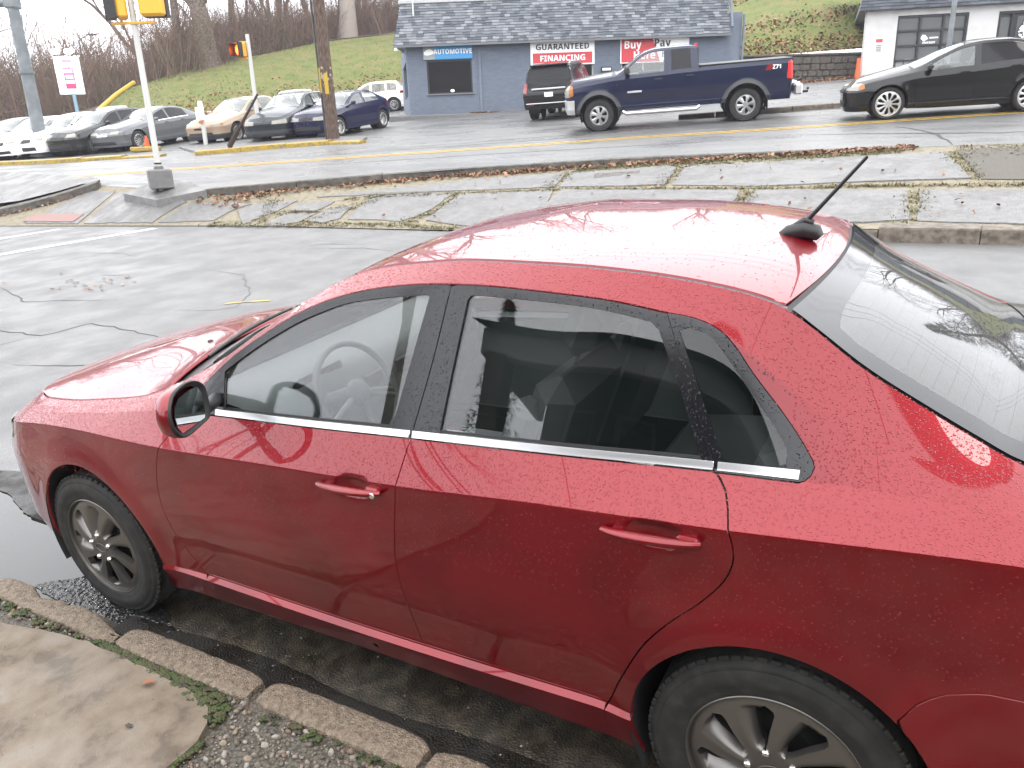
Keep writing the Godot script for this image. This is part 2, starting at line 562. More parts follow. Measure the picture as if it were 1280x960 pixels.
func ribbon(ps: Array, w: float, place: Callable, up: float, taper := false) -> MB:   # a flat band along a line on the ground
	var b := MB.new()
	var rows := []
	for i in ps.size():
		var t: Vector2 = (ps[mini(i + 1, ps.size() - 1)] - ps[maxi(i - 1, 0)]).normalized()
		var nn := Vector2(-t.y, t.x) * w * 0.5 * (sin(PI * clampf((i + 0.3) / (ps.size() - 0.4), 0.05, 0.95)) if taper else 1.0)
		var p: Vector2 = ps[i] + nn
		var q: Vector2 = ps[i] - nn
		rows.append([place.call(p.x, p.y, up), place.call(q.x, q.y, up)])
	b.sheet(rows)
	return b

func wiggle(ps: Array, amp: float, step: float) -> Array:
	var out := []
	for i in ps.size() - 1:
		var n := maxi(1, int(ps[i].distance_to(ps[i + 1]) / step))
		for k in n:
			out.append(ps[i].lerp(ps[i + 1], float(k) / n) + Vector2(rng.randf_range(-amp, amp), rng.randf_range(-amp, amp)))
	out.append(ps[ps.size() - 1])
	return out

# ---------------------------------------------------------------- car bodies
class Curve1:
	# a smooth function through knots, sampled every centimetre
	var x0 := 0.0
	var last := 0
	var s := PackedFloat32Array()
	func _init(t: Array, smooth := false) -> void:
		x0 = t[0][0]
		var n := t.size()
		var m := []
		var sec := []
		for i in n - 1:
			sec.append((t[i + 1][1] - t[i][1]) / (t[i + 1][0] - t[i][0]))
		if smooth and n > 2:   # natural cubic spline: slopes from a tridiagonal system
			var a := []; var b := []; var d := []
			for i in n:
				var hl: float = t[i][0] - t[i - 1][0] if i else 1e9
				var hr: float = t[i + 1][0] - t[i][0] if i < n - 1 else 1e9
				a.append(1.0 / hl if i else 0.0)
				d.append((1.0 / hr if i < n - 1 else 0.0))
				b.append(3.0 * ((sec[i - 1] / hl if i else 0.0) + (sec[i] / hr if i < n - 1 else 0.0)))
			var diag := []
			for i in n:
				diag.append(2.0 * (a[i] + d[i]))
			for i in range(1, n):
				var w: float = a[i] / diag[i - 1]
				diag[i] -= w * d[i - 1]
				b[i] -= w * b[i - 1]
			m.resize(n)
			m[n - 1] = b[n - 1] / diag[n - 1]
			for i in range(n - 2, -1, -1):
				m[i] = (b[i] - d[i] * m[i + 1]) / diag[i]
		else:
			for i in n:
				if i == 0 or i == n - 1:
					m.append(sec[0] if i == 0 else sec[n - 2])
				elif sec[i - 1] * sec[i] <= 0.0:
					m.append(0.0)
				else:
					m.append(2.0 * sec[i - 1] * sec[i] / (sec[i - 1] + sec[i]))
		last = int((t[n - 1][0] - x0) / 0.01) + 1
		var k := 0
		for i in last + 1:
			var x := minf(x0 + i * 0.01, t[n - 1][0])
			while k < n - 2 and x > t[k + 1][0]:
				k += 1
			var h: float = t[k + 1][0] - t[k][0]
			var u: float = (x - t[k][0]) / h
			var u2 := u * u
			var u3 := u2 * u
			s.append((2 * u3 - 3 * u2 + 1) * t[k][1] + (u3 - 2 * u2 + u) * h * m[k] + (3 * u2 - 2 * u3) * t[k + 1][1] + (u3 - u2) * h * m[k + 1])
	func at(x: float) -> float:
		var f := clampf((x - x0) * 100.0, 0.0, float(last) - 0.001)
		var i := int(f)
		return s[i] + (s[i + 1] - s[i]) * (f - i)

class Body:
	# a car's skin: "side" points lie at (u, level), u running round the plan outline, levels from sill to roof edge; "top" points at (x, share of the half width)
	var y := []
	var d := []
	var crease := []
	var px: Curve1
	var pz: Curve1
	var half := 0.868
	var turn0 := -0.3   # where the plan outline starts to turn in at the nose, and at the tail
	var turn1 := 3.2
	var u0 := 0.0
	var u1 := 0.0
	var edge_y: Curve1
	var edge_z: Curve1
	var crown: Curve1
	var power := 2.2
	var arches := []    # [x, y, radius]
	var flare := 0.012
	var cups := []      # [x, y, half length, half height, depth]
	func plan(nose: float, tail: float, smooth := true, kf := 1.0, kt := 1.0) -> void:
		var w := half
		var f := [Vector2(nose, 0), Vector2(nose + 0.013 * kf, 0.48 * w), Vector2(nose + 0.07 * kf, 0.72 * w), Vector2(nose + 0.198 * kf, 0.887 * w), Vector2(nose + 0.398 * kf, 0.973 * w), Vector2(nose + 0.698 * kf, w)]
		var b := [Vector2(tail - 0.5 * kt, w), Vector2(tail - 0.28 * kt, 0.965 * w), Vector2(tail - 0.12 * kt, 0.87 * w), Vector2(tail - 0.045 * kt, 0.71 * w), Vector2(tail - 0.01 * kt, 0.48 * w), Vector2(tail, 0)]
		turn0 = f[5].x
		turn1 = b[0].x
		var xs := []; var zs := []
		var u := turn0
		for i in range(5, -1, -1):
			if i < 5:
				u -= f[i].distance_to(f[i + 1])
			xs.push_front([u, f[i].x]); zs.push_front([u, f[i].y])
		u0 = u
		var k := 1
		while turn0 + k * 0.5 < turn1 - 0.2:
			xs.append([turn0 + k * 0.5, turn0 + k * 0.5]); zs.append([turn0 + k * 0.5, w]); k += 1
		u = turn1
		for i in 6:
			if i:
				u += b[i].distance_to(b[i - 1])
			xs.append([u, b[i].x]); zs.append([u, b[i].y])
		u1 = u
		px = Curve1.new(xs, smooth)
		pz = Curve1.new(zs, false)
	func finish() -> void:   # at nose and tail the upper edge of the side follows the top surface
		var top := y.size() - 1
		var ty := []; var sy := []
		var uu := u0
		while uu < u1 + 0.03:
			var v := minf(uu, u1)
			var yy: float = edge_y.at(v)
			if v < turn0 + 0.1 or v > turn1 - 0.1:
				var p := base(v, d[top].at(v))
				var mix := clampf((turn0 + 0.1 - v) / 0.2, 0.0, 1.0) if v < turn1 - 0.1 else clampf((v - turn1 + 0.1) / 0.2, 0.0, 1.0)
				yy = lerpf(yy, top_y(p.x, absf(p.y)), mix)
			ty.append([v, yy])
			var own: float = y[top - 1].at(v)
			sy.append([v, minf(own, yy - 0.012)])
			uu += 0.04
		y[top] = Curve1.new(ty)
		y[top - 1] = Curve1.new(sy)
	func top_y(x: float, z: float) -> float:
		var s := minf(absf(z) / maxf(edge_z.at(x), 0.05), 1.15)
		return edge_y.at(x) + crown.at(x) * (1.0 - pow(s, power))
	func base(u: float, dd: float) -> Vector2:
		var x := px.at(u)
		var z := pz.at(u)
		var k := 0.0
		if u < turn0:
			k = clampf((turn0 - u) / 0.35, 0.0, 1.0)
		elif u > turn1:
			k = clampf((u - turn1) / 0.3, 0.0, 1.0)
		var nn := Vector2(0, 1)
		if k > 0.0:
			var t := Vector2(px.at(u + 0.015) - px.at(u - 0.015), pz.at(u + 0.015) - pz.at(u - 0.015)).normalized()
			nn = nn.lerp(Vector2(-t.y, t.x), k).normalized()
		return Vector2(x, z) - nn * dd
	func slope(k: int, ys: Array, ds: Array) -> float:
		if k <= 0 or k >= ys.size() - 1 or crease.has(k):
			return NAN
		var a: float = (ds[k] - ds[k - 1]) / (ys[k] - ys[k - 1])
		var b: float = (ds[k + 1] - ds[k]) / (ys[k + 1] - ys[k])
		if a * b <= 0.0:
			return 0.0
		return 2.0 * a * b / (a + b)
	func side(u: float, v: float) -> Vector3:
		u = clampf(u, u0, u1)
		var k := clampi(int(v), 0, y.size() - 2)
		var t := v - k
		var ys := []; var ds := []
		ys.resize(y.size()); ds.resize(y.size())
		for i in range(maxi(k - 1, 0), mini(k + 3, y.size())):
			ys[i] = y[i].at(u); ds[i] = d[i].at(u)
		var h: float = ys[k + 1] - ys[k]
		var sec: float = (ds[k + 1] - ds[k]) / h
		var m0 := slope(k, ys, ds)
		var m1 := slope(k + 1, ys, ds)
		if is_nan(m0): m0 = sec
		if is_nan(m1): m1 = sec
		var t2 := t * t
		var t3 := t2 * t
		var dd: float = (2 * t3 - 3 * t2 + 1) * ds[k] + (t3 - 2 * t2 + t) * h * m0 + (3 * t2 - 2 * t3) * ds[k + 1] + (t3 - t2) * h * m1
		var yy: float = ys[k] + h * t
		for a in arches:
			var r: float = Vector2(u - a[0], yy - a[1]).length() - a[2]
			if r < 0.16 and r > -0.1:
				dd -= flare * exp(-pow(maxf(r, 0.0) / 0.06, 2.0))
		for q in cups:
			var e := pow(absf(u - q[0]) / q[2], 2.5) + pow(absf(yy - q[1]) / q[3], 2.5)
			if e < 3.0:
				dd += q[4] * exp(-pow(e, 1.6) * 1.2)
		var p := base(u, dd)
		return Vector3(p.x, yy, p.y)
	func level(u: float, yy: float) -> float:
		for k in y.size() - 1:
			var b: float = y[k + 1].at(u)
			if yy <= b or k == y.size() - 2:
				var a: float = y[k].at(u)
				return k + clampf((yy - a) / (b - a), 0.0, 1.0)
		return 0.0
	func top(x: float, s: float) -> Vector3:
		return Vector3(x, edge_y.at(x) + crown.at(x) * (1.0 - pow(minf(absf(s), 1.15), power)), s * edge_z.at(x))
	func pt(on_top: bool, u: float, v: float) -> Vector3:
		return top(u, v) if on_top else side(u, v)
	func normal(on_top: bool, u: float, v: float) -> Vector3:
		var e := 0.012
		var w := 0.02 if on_top else 0.015
		var a := pt(on_top, u + e, v) - pt(on_top, u - e, v)
		var v1 := v - w
		var v2 := v + w
		if not on_top:
			v1 = maxf(v1, 0.0); v2 = minf(v2, y.size() - 1.0)
		var b := pt(on_top, u, v2) - pt(on_top, u, v1)
		if on_top:
			var up := b.cross(a).normalized()
			return up if up.y > 0.0 else -up
		var out := a.cross(b).normalized()
		return out
	# the skin inside a polygon, laid `off` above the surface, with its edges turned in by `flange`
	func panel(on_top: bool, poly: PackedVector2Array, cell := 0.02, off := 0.0, flange := 0.012, gap := 0.0, vs := []) -> MB:
		var b := MB.new()
		if gap > 0.0:
			var shrunk := Geometry2D.offset_polygon(poly, -gap, Geometry2D.JOIN_MITER)
			if shrunk.is_empty():
				return b
			for q in shrunk:
				if q.size() > 2 and (q == shrunk[0] or absf(area(q)) > absf(area(poly))):
					poly = q
		var fine := PackedVector2Array()
		for i in poly.size():
			var p := poly[i]
			var q := poly[(i + 1) % poly.size()]
			var n := maxi(1, int(ceil(p.distance_to(q) / (cell * 1.2))))
			for k in n:
				var w := p.lerp(q, float(k) / n)
				fine.append(Vector2(w.x, w.y / edge_z.at(w.x)) if on_top else Vector2(w.x, level(w.x, w.y)))
		var lo := fine[0]
		var hi := fine[0]
		for p in fine:
			lo = lo.min(p); hi = hi.max(p)
		var us := []
		var nu := maxi(2, int(ceil((hi.x - lo.x) / cell)))
		for i in nu + 1:
			us.append(lerpf(lo.x - 1e-4, hi.x + 1e-4, float(i) / nu))
		if vs.is_empty():
			if on_top:
				var nv := maxi(2, int(ceil((hi.y - lo.y) * 0.6 / cell)))
				for i in nv + 1:
					vs.append(lerpf(lo.y - 1e-4, hi.y + 1e-4, float(i) / nv))
			else:
				var um := (lo.x + hi.x) * 0.5
				vs.append(lo.y - 1e-4)
				for k in range(int(lo.y), int(ceil(hi.y))):
					var h: float = absf(y[k + 1].at(um) - y[k].at(um))
					var n := maxi(1, int(round(h / cell)))
					var marks := []
					for i in n:
						marks.append(k + float(i) / n)
					if crease.has(k):
						marks.append(k + 0.03)
					if crease.has(k + 1):
						marks.append(k + 0.97)
					marks.sort()
					for m in marks:
						if m > lo.y + 1e-3 and m < hi.y - 1e-3:
							vs.append(m)
				vs.append(hi.y + 1e-4)
		var nv2 := vs.size() - 1
		var cut := PackedByteArray()
		cut.resize(nu * nv2)
		var du: float = us[1] - us[0]
		for i in fine.size():
			var p := fine[i]
			var q := fine[(i + 1) % fine.size()]
			var a0 := clampi(int((minf(p.x, q.x) - us[0]) / du - 0.001), 0, nu - 1)
			var a1 := clampi(int((maxf(p.x, q.x) - us[0]) / du + 0.001), 0, nu - 1)
			var y0 := minf(p.y, q.y) - 1e-4
			var y1 := maxf(p.y, q.y) + 1e-4
			for j in nv2:
				if vs[j + 1] >= y0 and vs[j] <= y1:
					for a in range(a0, a1 + 1):
						cut[a * nv2 + j] = 1
		var ids := {}
		for i in nu:
			for j in nv2:
				var c4 := PackedVector2Array([Vector2(us[i], vs[j]), Vector2(us[i + 1], vs[j]), Vector2(us[i + 1], vs[j + 1]), Vector2(us[i], vs[j + 1])])
				if cut[i * nv2 + j]:
					for piece in Geometry2D.intersect_polygons(c4, fine):
						var t := Geometry2D.triangulate_polygon(piece)
						for k in range(0, t.size(), 3):
							b.tri(vert(b, ids, on_top, piece[t[k]], off), vert(b, ids, on_top, piece[t[k + 1]], off), vert(b, ids, on_top, piece[t[k + 2]], off))
				elif Geometry2D.is_point_in_polygon(c4[0].lerp(c4[2], 0.47), fine) and Geometry2D.is_point_in_polygon(c4[1].lerp(c4[3], 0.39), fine):
					b.quad(vert(b, ids, on_top, c4[0], off), vert(b, ids, on_top, c4[1], off), vert(b, ids, on_top, c4[2], off), vert(b, ids, on_top, c4[3], off))
		if flange > 0.0:
			var ps := []; var ns := []
			for p in fine:
				var nn := normal(on_top, p.x, p.y)
				ps.append(pt(on_top, p.x, p.y) + nn * off); ns.append(nn)
			var ccw := -1.0 if Geometry2D.is_polygon_clockwise(fine) else 1.0
			if on_top:
				ccw = -ccw
			var prev := [-1, -1]
			for i in fine.size() + 1:
				var k := i % fine.size()
				var t: Vector3 = ps[(k + 1) % fine.size()] - ps[(k + fine.size() - 1) % fine.size()]
				var out: Vector3 = t.cross(ns[k]).normalized() * ccw
				var r0 := b.add(ps[k], (ns[k] + out * 0.6).normalized())
				var r1 := b.add(ps[k] - ns[k] * flange, out)
				if i:
					b.quad(prev[0], r0, r1, prev[1])
				prev = [r0, r1]
		return b
	func area(q: PackedVector2Array) -> float:
		var s := 0.0
		for i in q.size():
			s += q[i].cross(q[(i + 1) % q.size()])
		return s
	func vert(b: MB, ids: Dictionary, on_top: bool, p: Vector2, off: float) -> int:
		var key := Vector2i(roundi(p.x * 20000.0), roundi(p.y * 20000.0))
		if ids.has(key):
			return ids[key]
		var nn := normal(on_top, p.x, p.y)
		var i := b.add(pt(on_top, p.x, p.y) + nn * off, nn, p)
		ids[key] = i
		return i

func arc(cx: float, cy: float, r: float, a0: float, a1: float, n := 24) -> PackedVector2Array:
	var out := PackedVector2Array()
	for i in n + 1:
		var a := deg_to_rad(lerpf(a0, a1, float(i) / n))
		out.append(Vector2(cx + r * cos(a), cy + r * sin(a)))
	return out

func curve_between(ps: Array, step := 0.03) -> PackedVector2Array:   # a smooth line through points
	var out := PackedVector2Array()
	for i in ps.size() - 1:
		var p0: Vector2 = ps[maxi(i - 1, 0)]
		var p3: Vector2 = ps[mini(i + 2, ps.size() - 1)]
		var n := maxi(1, int(ps[i].distance_to(ps[i + 1]) / step))
		for k in n:
			out.append(ps[i].cubic_interpolate(ps[i + 1], p0, p3, float(k) / n))
	out.append(ps[ps.size() - 1])
	return out

func poly_of(lines: Array) -> PackedVector2Array:
	var out := PackedVector2Array()
	for l in lines:
		for p in l:
			if out.is_empty() or out[out.size() - 1].distance_to(p) > 0.002:
				out.append(p)
	if out[0].distance_to(out[out.size() - 1]) < 0.002:
		out.remove_at(out.size() - 1)
	return out

func back(a: PackedVector2Array) -> PackedVector2Array:
	var r := a.duplicate()
	r.reverse()
	return r

func both(b: MB) -> MB:   # the part and its mirror image, for pieces that come in one mesh
	var m := b.mirrored()
	m.join(b)
	return m

# ---------------------------------------------------------------- wheels: centred, axle along z, outer face towards +z
func wheel(r: float, w: float, rim: float, spokes: int, mats: Dictionary, segs := 48, twist := 0.0) -> Node3D:
	var root := Node3D.new()
	root.name = "wheel"
	var ax := Basis(Vector3(1, 0, 0), Vector3(0, 0, 1), Vector3(0, -1, 0))
	var t := MB.new()
	var h := w * 0.5
	var prof := []
	for p in [[rim * 0.97, -h * 0.8], [rim * 1.02, -h * 0.92], [lerpf(rim, r, 0.5), -h], [r - 0.03, -h * 0.93], [r - 0.008, -h * 0.8], [r, -h * 0.55]]:
		prof.append(Vector2(p[0], p[1]))
	for g in [-0.3, 0.0, 0.3]:
		prof.append_array([Vector2(r + 0.001, (g - 0.06) * h * 1.1), Vector2(r - 0.007, (g - 0.045) * h * 1.1), Vector2(r - 0.007, (g + 0.045) * h * 1.1), Vector2(r + 0.001, (g + 0.06) * h * 1.1)])
	for p in [[r, h * 0.55], [r - 0.008, h * 0.8], [r - 0.02, h * 0.9], [r - 0.028, h * 0.925], [r - 0.031, h * 0.915], [lerpf(rim, r, 0.55), h], [lerpf(rim, r, 0.3), h * 0.99], [lerpf(rim, r, 0.26), h * 0.965], [lerpf(rim, r, 0.14), h * 0.965], [rim * 1.012, h * 0.93], [rim * 0.99, h * 0.88], [rim * 0.97, h * 0.7]]:
		prof.append(Vector2(p[0], p[1]))
	t.lathe(prof, segs, ax, Vector3.ZERO, 40.0)
	if segs > 60:   # the shoulder blocks of the tread
		var tb := MB.new()
		for i in 64:
			var a := TAU * i / 64
			for s in [-1.0, 1.0]:
				var bb := Basis(Vector3(cos(a), sin(a), 0), Vector3(-sin(a), cos(a), 0), Vector3(0, 0, 1))
				tb.box(bb * Vector3(r - 0.009, 0, s * h * 0.66), Vector3(0.012, 0.023, h * 0.36), bb * Basis(Vector3(0, 1, 0), s * 0.25), 0.002)
		t.join(tb)
	obj("tyre", t, mats.tyre, root)
	var back_plate := MB.new()
	back_plate.lathe([Vector2(0.0, h * 0.25), Vector2(rim * 0.42, h * 0.3), Vector2(rim * 0.55, h * 0.05), Vector2(rim * 0.86, h * 0.0), Vector2(rim * 0.92, h * 0.5), Vector2(rim * 0.985, h * 0.8)], segs, ax)
	obj("brake_and_barrel", back_plate, mats.dark, root)
	# the face: a disc with openings between the spokes
	var f := MB.new()
	var rows := 34 if segs > 60 else 18
	var per := 14
	var r_in := rim * 0.30
	var r_out := rim * 0.86
	var open: float = mats.get("open", 0.62)
	var grid := []
	for i in rows + 1:
		var q := float(i) / rows
		var rr := lerpf(0.0, rim, q)
		var inside := clampf((rr - r_in) / (r_out - r_in), 0.0, 1.0)
		var wd := open * pow(maxf(0.0, 1.0 - pow(absf(2.0 * inside - 1.0), 5.0)), 0.5) * lerpf(0.72, 1.0, inside)
		var line := []
		for k in spokes * per:
			var sec := k / per
			var j := k % per
			# the first 7 steps span the spoke, the other 7 the opening
			var fr: float = (1.0 - wd) * j / 7.0 if j < 7 else (1.0 - wd) + wd * (j - 7) / 7.0
			var a := TAU * (sec + fr + wd * 0.5) / spokes + twist * (inside - 0.5)
			var z := h * 0.86 + 0.012 * (1.0 - pow(q * 1.1 - 0.3, 2.0) * 2.0)
			if q > 0.92:
				z -= (q - 0.92) * 0.05
			if j < 7 and inside > 0.02 and inside < 0.98 and wd > 0.02:
				var across := j / 7.0
				z -= 0.030 * mats.get("scoop", 0.6) * pow(clampf((0.42 - across) / 0.42, 0.0, 1.0), 1.5) * smoothstep(0.0, 0.3, wd / open)
				z -= 0.004 * pow(absf(across - 0.6) * 2.0, 2.0)
			line.append([Vector3(rr * cos(a), rr * sin(a), z), j, wd])
		grid.append(line)
	var ids := []
	var cnt := spokes * per
	for i in rows + 1:
		var line := []
		for k in cnt:
			var pu: Vector3 = grid[mini(i + 1, rows)][k][0] - grid[maxi(i - 1, 0)][k][0]
			var jj: int = grid[i][k][1]
			var wide: bool = grid[i][k][2] > 0.02
			var pv: Vector3 = grid[i][k if jj == 7 and wide else (k + 1) % cnt][0] - grid[i][k if jj == 0 and wide else (k + cnt - 1) % cnt][0]
			var nn := pu.cross(pv)
			nn = Vector3(0, 0, 1) if nn.length() < 1e-9 else nn.normalized()
			if nn.z < 0.0:
				nn = -nn
			line.append(f.add(grid[i][k][0], nn))
		ids.append(line)
	for i in rows:
		for k in cnt:
			var j: int = grid[i][k][1]
			var k2 := (k + 1) % cnt
			if j >= 7 and (grid[i][k][2] > 0.02 or grid[i + 1][k][2] > 0.02):
				for e in [[7, k, k], [13, k2, k2]]:   # walls of the opening
					if j == e[0]:
						var dn := Vector3(0, 0, -0.024)
						var a: Vector3 = grid[i][e[1]][0]
						var c: Vector3 = grid[i + 1][e[1]][0]
						var th := atan2(a.y, a.x)
						var nn2: Vector3 = (c - a).cross(dn).normalized()
						if nn2.dot(Vector3(-sin(th), cos(th), 0) * (1.0 if e[0] == 7 else -1.0)) < 0.0:
							nn2 = -nn2
						f.flat_n([a, c, c + dn, a + dn], nn2)
				continue
			f.quad(ids[i][k], ids[i][k2], ids[i + 1][k2], ids[i + 1][k])
	var lip := MB.new()
	lip.lathe([Vector2(rim * 0.975, h * 0.80), Vector2(rim * 0.985, h * 0.93), Vector2(rim * 1.0, h * 0.945), Vector2(rim * 1.015, h * 0.92), Vector2(rim * 1.01, h * 0.82)], segs, ax)
	f.join(lip)
	obj("rim", f, mats.rim, root)
	var nuts := MB.new()
	for i in 5:
		var a := TAU * (i + 0.3) / 5.0
		nuts.sphere(Vector3(cos(a) * rim * 0.27, sin(a) * rim * 0.27, h * 0.86 + 0.012), Vector3(0.011, 0.011, 0.012), Basis.IDENTITY, 5, 8)
	obj("wheel_nuts", nuts, mats.nut, root)
	var cap := MB.new()
	var ring := []
	for i in 25:
		ring.append(Vector3(cos(TAU * i / 24) * rim * 0.15, sin(TAU * i / 24) * rim * 0.085, h * 0.86 + 0.013))
	var rad := []
	for i in 25:
		rad.append(0.0016)
	cap.tube(ring, rad, 5, false)
	obj("emblem_ring", cap, mats.rim, root)
	return root

func set_wheels(car: Node3D, proto: Node3D, spots: Array) -> void:   # spots: [[x, y, z], ...]; those with z < 0 are turned round
	for i in spots.size():
		var o: Node3D = proto if i == 0 else proto.duplicate()
		var s: Array = spots[i]
		car.add_child(o, true)
		o.position = Vector3(s[0], s[1], s[2])
		var spin := Basis(Vector3(0, 0, 1), s[3] if s.size() > 3 else 0.0)
		o.basis = spin if s[2] > 0.0 else Basis(Vector3.UP, PI) * spin
		o.name = "wheel" if i == 0 else "wheel_%03d" % i

# ---------------------------------------------------------------- the red sedan
func red_body() -> Body:
	var b := Body.new()
	b.half = 0.868
	b.plan(-0.855, 3.70, true, 1.2)
	b.edge_y = Curve1.new([[-1.0, 0.735], [-0.8, 0.775], [-0.6, 0.812], [-0.36, 0.850], [0.0, 0.905], [0.304, 0.955], [0.457, 0.998], [0.55, 1.035], [0.733, 1.122], [0.937, 1.235], [1.102, 1.323], [1.252, 1.397], [1.32, 1.421], [1.42, 1.443], [1.57, 1.460], [1.725, 1.470], [1.99, 1.466], [2.208, 1.453], [2.404, 1.427], [2.54, 1.392], [2.63, 1.335], [2.727, 1.268], [2.858, 1.197], [2.95, 1.151], [3.038, 1.112], [3.2, 1.085], [3.4, 1.075], [3.75, 1.04]])
	b.edge_z = Curve1.new([[-1.0, 0.64], [-0.8, 0.66], [-0.36, 0.69], [0.0, 0.70], [0.304, 0.70], [0.457, 0.695], [0.55, 0.685], [0.733, 0.645], [0.937, 0.622], [1.102, 0.605], [1.252, 0.575], [1.42, 0.555], [1.725, 0.55], [2.4, 0.55], [2.54, 0.55], [2.63, 0.562], [2.727, 0.582], [2.858, 0.603], [3.038, 0.632], [3.2, 0.65], [3.75, 0.66]])
	b.crown = Curve1.new([[-1.0, 0.02], [-0.8, 0.04], [-0.6, 0.065], [-0.2, 0.10], [0.0, 0.108], [0.35, 0.10], [0.5, 0.10], [0.7, 0.09], [1.0, 0.06], [1.25, 0.035], [1.4, 0.028], [1.9, 0.026], [2.5, 0.028], [2.62, 0.04], [2.75, 0.062], [2.9, 0.066], [3.05, 0.055], [3.2, 0.035], [3.5, 0.03], [3.75, 0.02]])
	var ty := [
		[[-1.8, 0.20], [-0.4, 0.20], [0.5, 0.205], [1.4, 0.215], [2.2, 0.21], [3.0, 0.24], [3.4, 0.26], [4.6, 0.27]],
		[[-1.8, 0.32], [0.0, 0.325], [0.6, 0.325], [1.4, 0.322], [2.2, 0.338], [3.0, 0.36], [4.6, 0.38]],
		[[-1.8, 0.335], [0.0, 0.338], [0.6, 0.338], [1.4, 0.335], [2.2, 0.351], [3.0, 0.375], [4.6, 0.395]],
		[[-1.8, 0.56], [-0.5, 0.60], [0.0, 0.62], [2.6, 0.64], [4.6, 0.62]],
		[[-1.8, 0.66], [-0.95, 0.70], [-0.5, 0.775], [-0.1, 0.828], [0.18, 0.844], [0.5, 0.853], [0.98, 0.879], [1.3, 0.892], [1.617, 0.906], [1.92, 0.931], [2.51, 0.968], [2.95, 1.0], [3.3, 1.01], [3.8, 0.97], [4.6, 0.94]],
		[[-1.8, 0.69], [-0.95, 0.735], [-0.5, 0.808], [-0.1, 0.868], [0.2, 0.905], [0.45, 0.945], [0.62, 0.962], [0.794, 0.972], [1.2, 0.997], [1.617, 1.022], [2.07, 1.038], [2.42, 1.045], [2.63, 1.05], [2.9, 1.06], [3.3, 1.045], [3.8, 1.01], [4.6, 0.97]],
		[[-1.8, 0.72], [-0.9, 0.77], [-0.5, 0.825], [-0.1, 0.886], [0.2, 0.929], [0.45, 0.978], [0.6, 1.018], [0.714, 1.06], [0.822, 1.137], [0.968, 1.225], [1.121, 1.303], [1.254, 1.355], [1.383, 1.389], [1.535, 1.413], [1.694, 1.423], [1.867, 1.421], [2.043, 1.410], [2.152, 1.401], [2.302, 1.376], [2.427, 1.340], [2.5, 1.29], [2.6, 1.215], [2.75, 1.145], [2.9, 1.108], [3.1, 1.08], [3.3, 1.062], [3.8, 1.02], [4.6, 0.98]],
	]
	var td := [
		[[-1.8, 0.06], [-0.5, 0.055], [0.0, 0.06], [0.5, 0.066], [1.4, 0.066], [2.2, 0.06], [2.8, 0.05], [4.6, 0.05]],
		[[-1.8, 0.012], [-0.5, 0.02], [0.0, 0.028], [0.6, 0.024], [1.4, 0.022], [2.2, 0.024], [2.8, 0.018], [4.6, 0.01]],
		[[-1.8, 0.008], [-0.5, 0.016], [0.0, 0.022], [0.45, 0.032], [0.7, 0.040], [1.4, 0.040], [2.1, 0.040], [2.4, 0.030], [2.8, 0.014], [4.6, 0.005]],
		[[-1.8, 0.0], [-0.9, 0.0], [-0.5, 0.012], [0.0, 0.016], [0.5, 0.008], [1.3, 0.0], [2.0, 0.0], [2.6, 0.004], [3.0, 0.008], [4.6, 0.0]],
		[[-1.8, 0.03], [-0.95, 0.03], [-0.5, 0.045], [-0.1, 0.045], [0.18, 0.03], [0.5, 0.014], [1.3, 0.008], [2.0, 0.008], [2.6, 0.012], [3.0, 0.02], [3.5, 0.02], [4.6, 0.02]],
		[[-1.8, 0.07], [-0.95, 0.075], [-0.5, 0.085], [-0.1, 0.090], [0.2, 0.090], [0.45, 0.092], [0.62, 0.095], [0.794, 0.097], [1.2, 0.083], [1.617, 0.080], [2.07, 0.095], [2.42, 0.125], [2.63, 0.135], [2.9, 0.12], [3.3, 0.10], [3.8, 0.08], [4.6, 0.06]],
		[[-1.8, 0.16], [-0.95, 0.13], [-0.5, 0.118], [-0.1, 0.125], [0.2, 0.130], [0.45, 0.135], [0.6, 0.137], [0.714, 0.142], [0.822, 0.161], [0.968, 0.182], [1.121, 0.202], [1.254, 0.215], [1.383, 0.224], [1.535, 0.231], [1.694, 0.235], [1.867, 0.238], [2.043, 0.241], [2.3, 0.247], [2.427, 0.246], [2.5, 0.236], [2.6, 0.222], [2.75, 0.20], [2.9, 0.185], [3.1, 0.172], [3.3, 0.160], [3.8, 0.13], [4.6, 0.11]],
	]
	var last := []
	for i in 32:
		var x := -0.4 + i * 0.12
		last.append([x, b.half - b.edge_z.at(x)])
	last.push_front([-1.0, 0.19]); last.push_front([-1.8, 0.22]); last.append([3.7, 0.19]); last.append([4.6, 0.17])
	for i in 7:
		b.y.append(Curve1.new(ty[i], true)); b.d.append(Curve1.new(td[i], i > 2))
	b.y.append(b.edge_y); b.d.append(Curve1.new(last))
	b.crease = [1, 2, 4, 5, 6]
	b.arches = [[0.045, 0.345, 0.352], [2.62, 0.34, 0.352]]
	b.cups = [[1.445, 0.872, 0.055, 0.030, 0.020], [2.345, 0.922, 0.057, 0.030, 0.020]]
	b.finish()
	return b

func side_line(b: Body, k: int, x0: float, x1: float, up := 0.0, step := 0.04) -> PackedVector2Array:
	var out := PackedVector2Array()
	var n := maxi(1, int(absf(x1 - x0) / step))
	for i in n + 1:
		var x := lerpf(x0, x1, float(i) / n)
		out.append(Vector2(x, b.y[k].at(x) + up))
	return out

